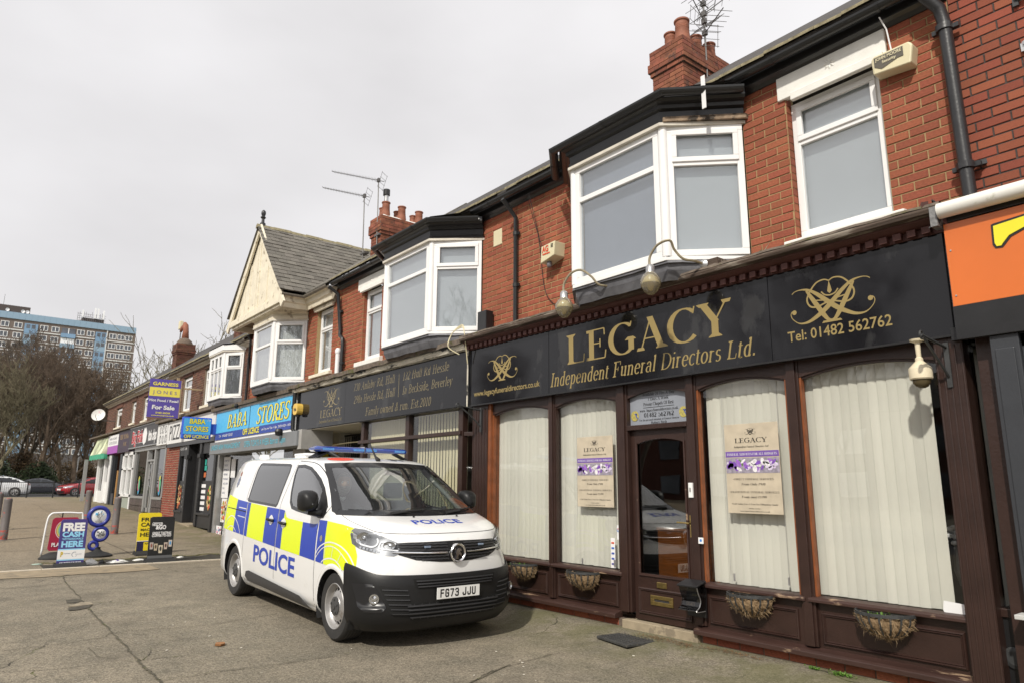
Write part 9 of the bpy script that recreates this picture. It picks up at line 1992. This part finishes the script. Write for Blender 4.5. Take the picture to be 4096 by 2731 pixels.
# bare trees
def make_tree(seed, H, spread, col, levels=6, up=.45, trunk=.28, nb=(2, 4), tw=.016, low=.2, leader=True):
 random.seed(seed); mb = MB()
 def branch(p, d, L, r, lev):
  n = 4 if lev < 2 else 3; P = [p]; rads = [r]; dd = d.copy(); r1 = max(tw*.6, r*(.55 if lev else .5))
  for i in range(n):
   dd = (dd + V3(random.gauss(0,.16), random.gauss(0,.16), random.gauss(0,.08)+up*.22*(1 if lev else .2))).normalized(); P.append(P[-1] + dd*L/n); rads.append(r + (r1-r)*(i+1)/n)
  mb.tube(P, r, 7 if lev == 0 else 5 if lev < 3 else 3, cap=False, rads=rads)
  if lev >= levels: return
  k = random.randint(*nb) + (5 if lev == 0 else 1 if lev < 3 else 0)
  for j in range(k):
   t = random.uniform(low if lev == 0 else .25, 1) if j else 1; i = min(n-1, int(t*n)); q = P[i].lerp(P[i+1], t*n-i) if i < n else P[-1]
   if lev == 0: a = random.random()*6.28; nd = V3(cos(a)*spread, sin(a)*spread, .75+.5*t).normalized(); Ls = L*random.uniform(.45,.75)*(1.05-.35*t)
   else: nd = (dd*1.0 + V3(random.gauss(0,.62), random.gauss(0,.62), random.gauss(0,.4)+up*.5)).normalized(); Ls = L*random.uniform(.5,.78)
   branch(q, nd, Ls, max(tw, rads[i]*random.uniform(.42,.62)), lev+1)
 branch(V3(0,0,-.1), V3(0,0,1), H*.52, trunk, 0)
 return mb
BK1 = mat('brown_bark_twigs', (.125,.09,.062), .95, var=.3, vs=2); BK2 = mat('pale_green_bark', (.16,.14,.085), .95, var=.3, vs=2); BK3 = mat('dark_bark', (.085,.068,.052), .95, var=.3, vs=2)
def tree_mesh(*a, m, **k):
 mb = make_tree(*a, **k); q = a[1]/max(v.z for v in mb.v); mb.v = [v*q for v in mb.v]; random.seed(1); me = bpy.data.meshes.new('bare_tree'); me.from_pydata(mb.v, [], mb.f); me.materials.append(m); me.polygons.foreach_set('use_smooth', [True]*len(me.polygons)); return me
tv = [tree_mesh(1, 17.5, .62, BK1, m=BK1, levels=6, tw=.022, low=.12), tree_mesh(2, 17, .65, BK3, m=BK3, levels=6, tw=.022, low=.15), tree_mesh(3, 17, .42, BK2, m=BK2, levels=5, tw=.03, trunk=.22, up=.5), tree_mesh(4, 16, .8, BK1, m=BK1, levels=6, tw=.022, low=.1)]
tp = [tree_mesh(15, 18, .9, BK2, m=BK2, levels=4, tw=.035, trunk=.28, nb=(2,3)), tree_mesh(16, 18, .8, BK2, m=BK2, levels=5, tw=.028, trunk=.25, nb=(2,3))]
def put_tree(me, x, y, s, rz, label, group='bare trees beyond the parked cars'):
 T = Thing('bare_tree', (x, y, gz(x, y)), label, 'tree', group); o = bpy.data.objects.new('trunk_and_branches', me); COL.objects.link(o); o.parent = T.o; T.o.rotation_euler = (0, 0, rz); T.o.scale = (s, s, s)
 return T
dep = 'twiggy leafless brown tree in the dense group beyond the parked cars'
random.seed(77)
for i, (x, y, s, v) in enumerate([(-86,8.2,1.0,0),(-86,10.8,.95,3),(-92,5.6,1.05,1),(-96,13.0,1.0,0),(-100,8.5,1.12,3),(-84,4.2,.85,0),(-90,2.0,1.0,3),(-104,4.5,1.15,1),(-94,-1,1.05,0),(-112,12.5,1.15,3),(-110,0,1.2,3),(-120,9,1.25,0),(-99,16.5,.85,1),(-88,14.2,.72,3),(-118,17,1.0,0)]):
 put_tree(tv[v], x, y, s, random.random()*6.28, dep)
put_tree(tv[2], -80, 3.6, .78, 1.0, 'pale barked slender tree at the left edge in front of the brown trees'); put_tree(tv[2], -84, 1.6, .85, 3.0, 'second pale barked tree at the far left edge')
put_tree(tp[0], -104, 24.5, 1.42, .6, 'open crowned bare tree in front of the right end of the tower block', 'bare trees behind the shops'); put_tree(tp[1], -112, 33, 1.5, 2.2, 'bare tree rising behind the roofs right of the tower block', 'bare trees behind the shops'); put_tree(tp[1], -90, 32, 1.15, 4.0, 'low bare tree crown behind the twisted chimney pot', 'bare trees behind the shops'); put_tree(tp[0], -118, 26, 1.45, 3.6, 'bare tree crossing the tower windows', 'bare trees behind the shops')
# evergreen bushes
def bush(x, y, rx, ry, rz, label, m, n, seed):
 random.seed(seed); g = MB(); z = gz(x, y)
 for i in range(n):
  a = random.random()*6.28; ph = random.random()*pi*.5; r = random.uniform(.7, 1.05)*(1+.15*sin(a*3)); p = V3(x + rx*r*cos(a)*cos(ph), y + ry*r*sin(a)*cos(ph), z + rz*r*sin(ph)); d = V3(random.gauss(0,1), random.gauss(0,1), random.gauss(0,1)).normalized()*random.uniform(.08,.2); s = d.cross(V3(random.random(),random.random(),1)).normalized()*.07
  g.add([p-d, p+s, p+d, p-s], [(0,1,2,3)], 0, random.random())
 T = Thing('evergreen_bush', (x, y, z), label, 'bush', 'evergreen bushes beyond the cars'); T.part('foliage', g, m, kind='stuff'); T.part('stem', MB().tube([(x, y, z), (x, y, z+rz*.7)], .1, 6), BK3)
ev = mat('dark_evergreen_leaf', (.030,.048,.016), .8, var=.4, vs=1, rnd=.5); ev2 = mat('brownish_hedge_leaf', (.10,.065,.03), .85, var=.4, vs=1, rnd=.5)
bush(-84.5, 3.2, 2, 3.2, 3.4, 'dark evergreen bush behind the dark grey car', ev, 5000, 1); bush(-84, 7.6, 1.6, 2.0, 2.6, 'green bush with brown tips behind the red car', ev, 3600, 2); bush(-87, 6.4, 2, 2, 3.6, 'brownish hedge clump between the trees', ev2, 3600, 3); bush(-86, -1.5, 2.5, 3.5, 4, 'tall evergreen bush at the left edge', ev, 5000, 4); bush(-92, 12.2, 2, 3, 3, 'low brown hedge left of the last shop', ev2, 3800, 5); bush(-118, 6, 6, 22, 5, 'long thicket closing the park behind the trees', ev2, 12000, 6)
T = Thing('distant_house', (-130, 14, .6), 'pale distant building glimpsed between the tree trunks', 'house'); T.part('wall', MB().box(-134, -128, 8, 18, .5, 4), mat('far_render', (.30,.27,.26), .9)); T.part('roof', MB().prism([V3(-134.3,0,4),V3(-127.7,0,4),V3(-131,0,6)], (0,7.7,0), (0,18.3,0)), M['slate_dk'])
for y_ in (9.5, 12, 15): T.part('window', MB().box(-127.98, -127.9, y_, y_+1.2, 1.6, 2.9), mat('far_window', (.12,.13,.15), .2))
def lamp_post(x, y, h, label):
 z = gz(x, y); T = Thing('street_lamp', (x, y, z), label, 'street lamp', 'street lamps by the side road'); T.part('column', MB().tube([(x,y,z),(x,y,z+1.2),(x,y,z+h)], .07, 8, rads=[.10,.07,.05]), M['metal']); T.part('lantern', MB().box(x-.1, x+.6, y-.1, y+.1, z+h, z+h+.12), M['metal'])
lamp_post(-91, 6.2, 6.5, 'pale street lamp column among the trees at the left'); lamp_post(-91, 11.6, 5.5, 'pale post left of the last shop')
# tower block
X0 = -224.0; T = Thing('tower_block', (X0, 5, 0), 'long brown slab block of flats with blue cladding above the bare trees', 'apartment block')
bw = mat('brown_flat_brick', (.17,.135,.115), .9, var=.12, vs=.4); bb = mat('hazed_blue_cladding', (.25,.36,.46), .5, var=.06, vs=.2); bl2 = mat('hazed_blue_panel', (.19,.31,.45), .5, var=.1, vs=.2); wt = mat('white_floor_band', (.62,.61,.59), .8, var=.1); wf = M['upvc']; gls = mat('grey_flat_glass', (.10,.11,.13), .15, var=.5, vs=.35)  # distance haze is painted into both blues as a paler tone
Y0, Y1 = -34.0, 38.9; T.part('wall', MB().box(X0-12, X0, Y0, Y1, 0, 44.3), bw)
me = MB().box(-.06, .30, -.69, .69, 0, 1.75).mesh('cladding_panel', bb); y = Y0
while y < Y1-.3:
 o = bpy.data.objects.new('cladding_panel', me); COL.objects.link(o); o.parent = T.o; o.location = V3(X0, y+.7, 44.25) - T.loc; y += 1.4
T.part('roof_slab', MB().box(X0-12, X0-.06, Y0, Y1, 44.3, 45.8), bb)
win_m = MB(); ring(win_m, -.9, .9, 0, 1.45, .12, 0, .10); win_m.box(-.07, .07, 0, .10, 0, 1.45)
def rotp(mb): mb.v = [V3(v.y, v.x, v.z) for v in mb.v]; return mb
wme = rotp(win_m).mesh('window', wf); pme = MB().box(.0, .04, -.8, .8, .1, 1.35).mesh('pane', gls)
secs = []
for base in (0, -31.6):
 secs += [('w', base+7.9), ('w', base+10.8), ('b', base+12.2, base+15.2), ('w', base+16.6), ('w', base+19.2), ('k', base+20.6, base+24.0), ('w', base+25.2), ('w', base+27.6), ('b', base+28.8, base+31.5), ('w', base+33.1), ('w', base+35.2), ('w', base+37.2)]
secs = [s for s in secs if (s[1] > -30)]; seen = []
for r in range(15):
 z = 42.0 - 2.72*r
 if z < 2: break
 for s in secs:
  if s[0] == 'w':
   if s in seen and False: continue
   if r < 13 and s[1] > 3:
    o = bpy.data.objects.new('window', wme); COL.objects.link(o); o.parent = T.o; o.location = V3(X0, s[1], z) - T.loc; q = bpy.data.objects.new('pane', pme); COL.objects.link(q); q.parent = o
  elif s[0] == 'b':
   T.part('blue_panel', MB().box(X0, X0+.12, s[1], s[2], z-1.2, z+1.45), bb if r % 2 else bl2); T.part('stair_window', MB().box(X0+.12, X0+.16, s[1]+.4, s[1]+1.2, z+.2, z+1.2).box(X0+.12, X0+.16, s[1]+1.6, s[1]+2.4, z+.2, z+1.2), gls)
  else:
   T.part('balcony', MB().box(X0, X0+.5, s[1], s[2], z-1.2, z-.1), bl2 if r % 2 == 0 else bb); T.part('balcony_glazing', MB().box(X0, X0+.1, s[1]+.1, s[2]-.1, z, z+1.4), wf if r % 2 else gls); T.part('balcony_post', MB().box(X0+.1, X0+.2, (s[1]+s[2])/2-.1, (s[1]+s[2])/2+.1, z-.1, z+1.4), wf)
 for a, b_ in ((3.0, 12.1), (15.3, 20.5), (24.1, 28.7), (31.7, 38.9)): T.part('floor_band', MB().box(X0, X0+.15, a, b_, z-.75, z-.45), wt)
T.part('corner_strip', MB().box(X0, X0+.2, 31.5, 31.75, 0, 44.2), wt)
T.part('plant_room', MB().box(X0-8, X0-.5, -4, 13.0, 45.8, 47.9), mat('dark_plant_brick', (.08,.065,.06), .9)); T.part('plant_room', MB().box(X0-8, X0-1, 25.3, 30.6, 45.8, 47.3), mat('dark_plant_brick', (.08,.065,.06)))
g = MB(); random.seed(3)
for k in range(14): y_ = 24+.5*k; g.box(X0-1, X0-.9, y_, y_+.08, 46, 48.4+random.random()*.8)
for k in range(4): g.box(X0-1, X0-.92, 24, 31, 46.3+.65*k, 46.37+.65*k)
T.part('scaffold', g, M['aerial'], kind='stuff'); g = MB()
for y_, h in ((28.0, 3.0), (28.7, 3.0), (30.1, 2.6), (25.0, 2.0)): g.box(X0-.9, X0-.5, y_, y_+.4, 47.3, 47.3+h)
T.part('antenna_panel', g, M['white'], kind='stuff'); g = MB()
for y_ in (4.2, 8.0, 11.4, 12.4): g.lathe([(.45,0),(.3,-.15),(0,-.2)], (X0-.3, y_, 46.6), 'X', 12)
T.part('roof_dish', g, M['white'], kind='stuff'); T.part('roof_mast', MB().box(X0-2, X0-1.9, 7.0, 7.08, 47.5, 51), M['aerial'])
T = Thing('tower_block', (-236, 41, 0), 'set back wing of the flats behind the right end of the slab', 'apartment block'); T.part('wall', MB().box(-240, -236.2, 30, 39.5, 0, 42), bw)
# opposite side of the road, seen in the glass only
for i, (x, y, s, v) in enumerate([(-30,-21,.75,1),(-16,-20,.8,0),(-3,-21,.85,3),(10,-20,.8,1),(-45,-22,.8,3),(22,-23,.8,0)]): put_tree(tv[v], x, y, s, i*1.3, 'leafless tree across the road, mirrored in the shop glass', 'bare trees across the road')
T = Thing('brick_terrace', (-5, -34, 0), 'low brick terrace across the road, mirrored in the shop glass', 'terrace'); T.part('wall', MB().box(-60, 50, -42, -34, 0, 6.2), M['brick_dk']); T.part('roof', MB().prism([V3(0,-33.5,6.2),V3(0,-42.5,6.2),V3(0,-38,9)], (-60,0,0), (50,0,0)), M['slate_dk'])
for k in range(22):
 for z in (1.0, 3.8): T.part('window', MB().box(-58+5*k, -56.2+5*k, -33.98, -33.9, z, z+1.5), M['upvc'] if k % 2 else gls)
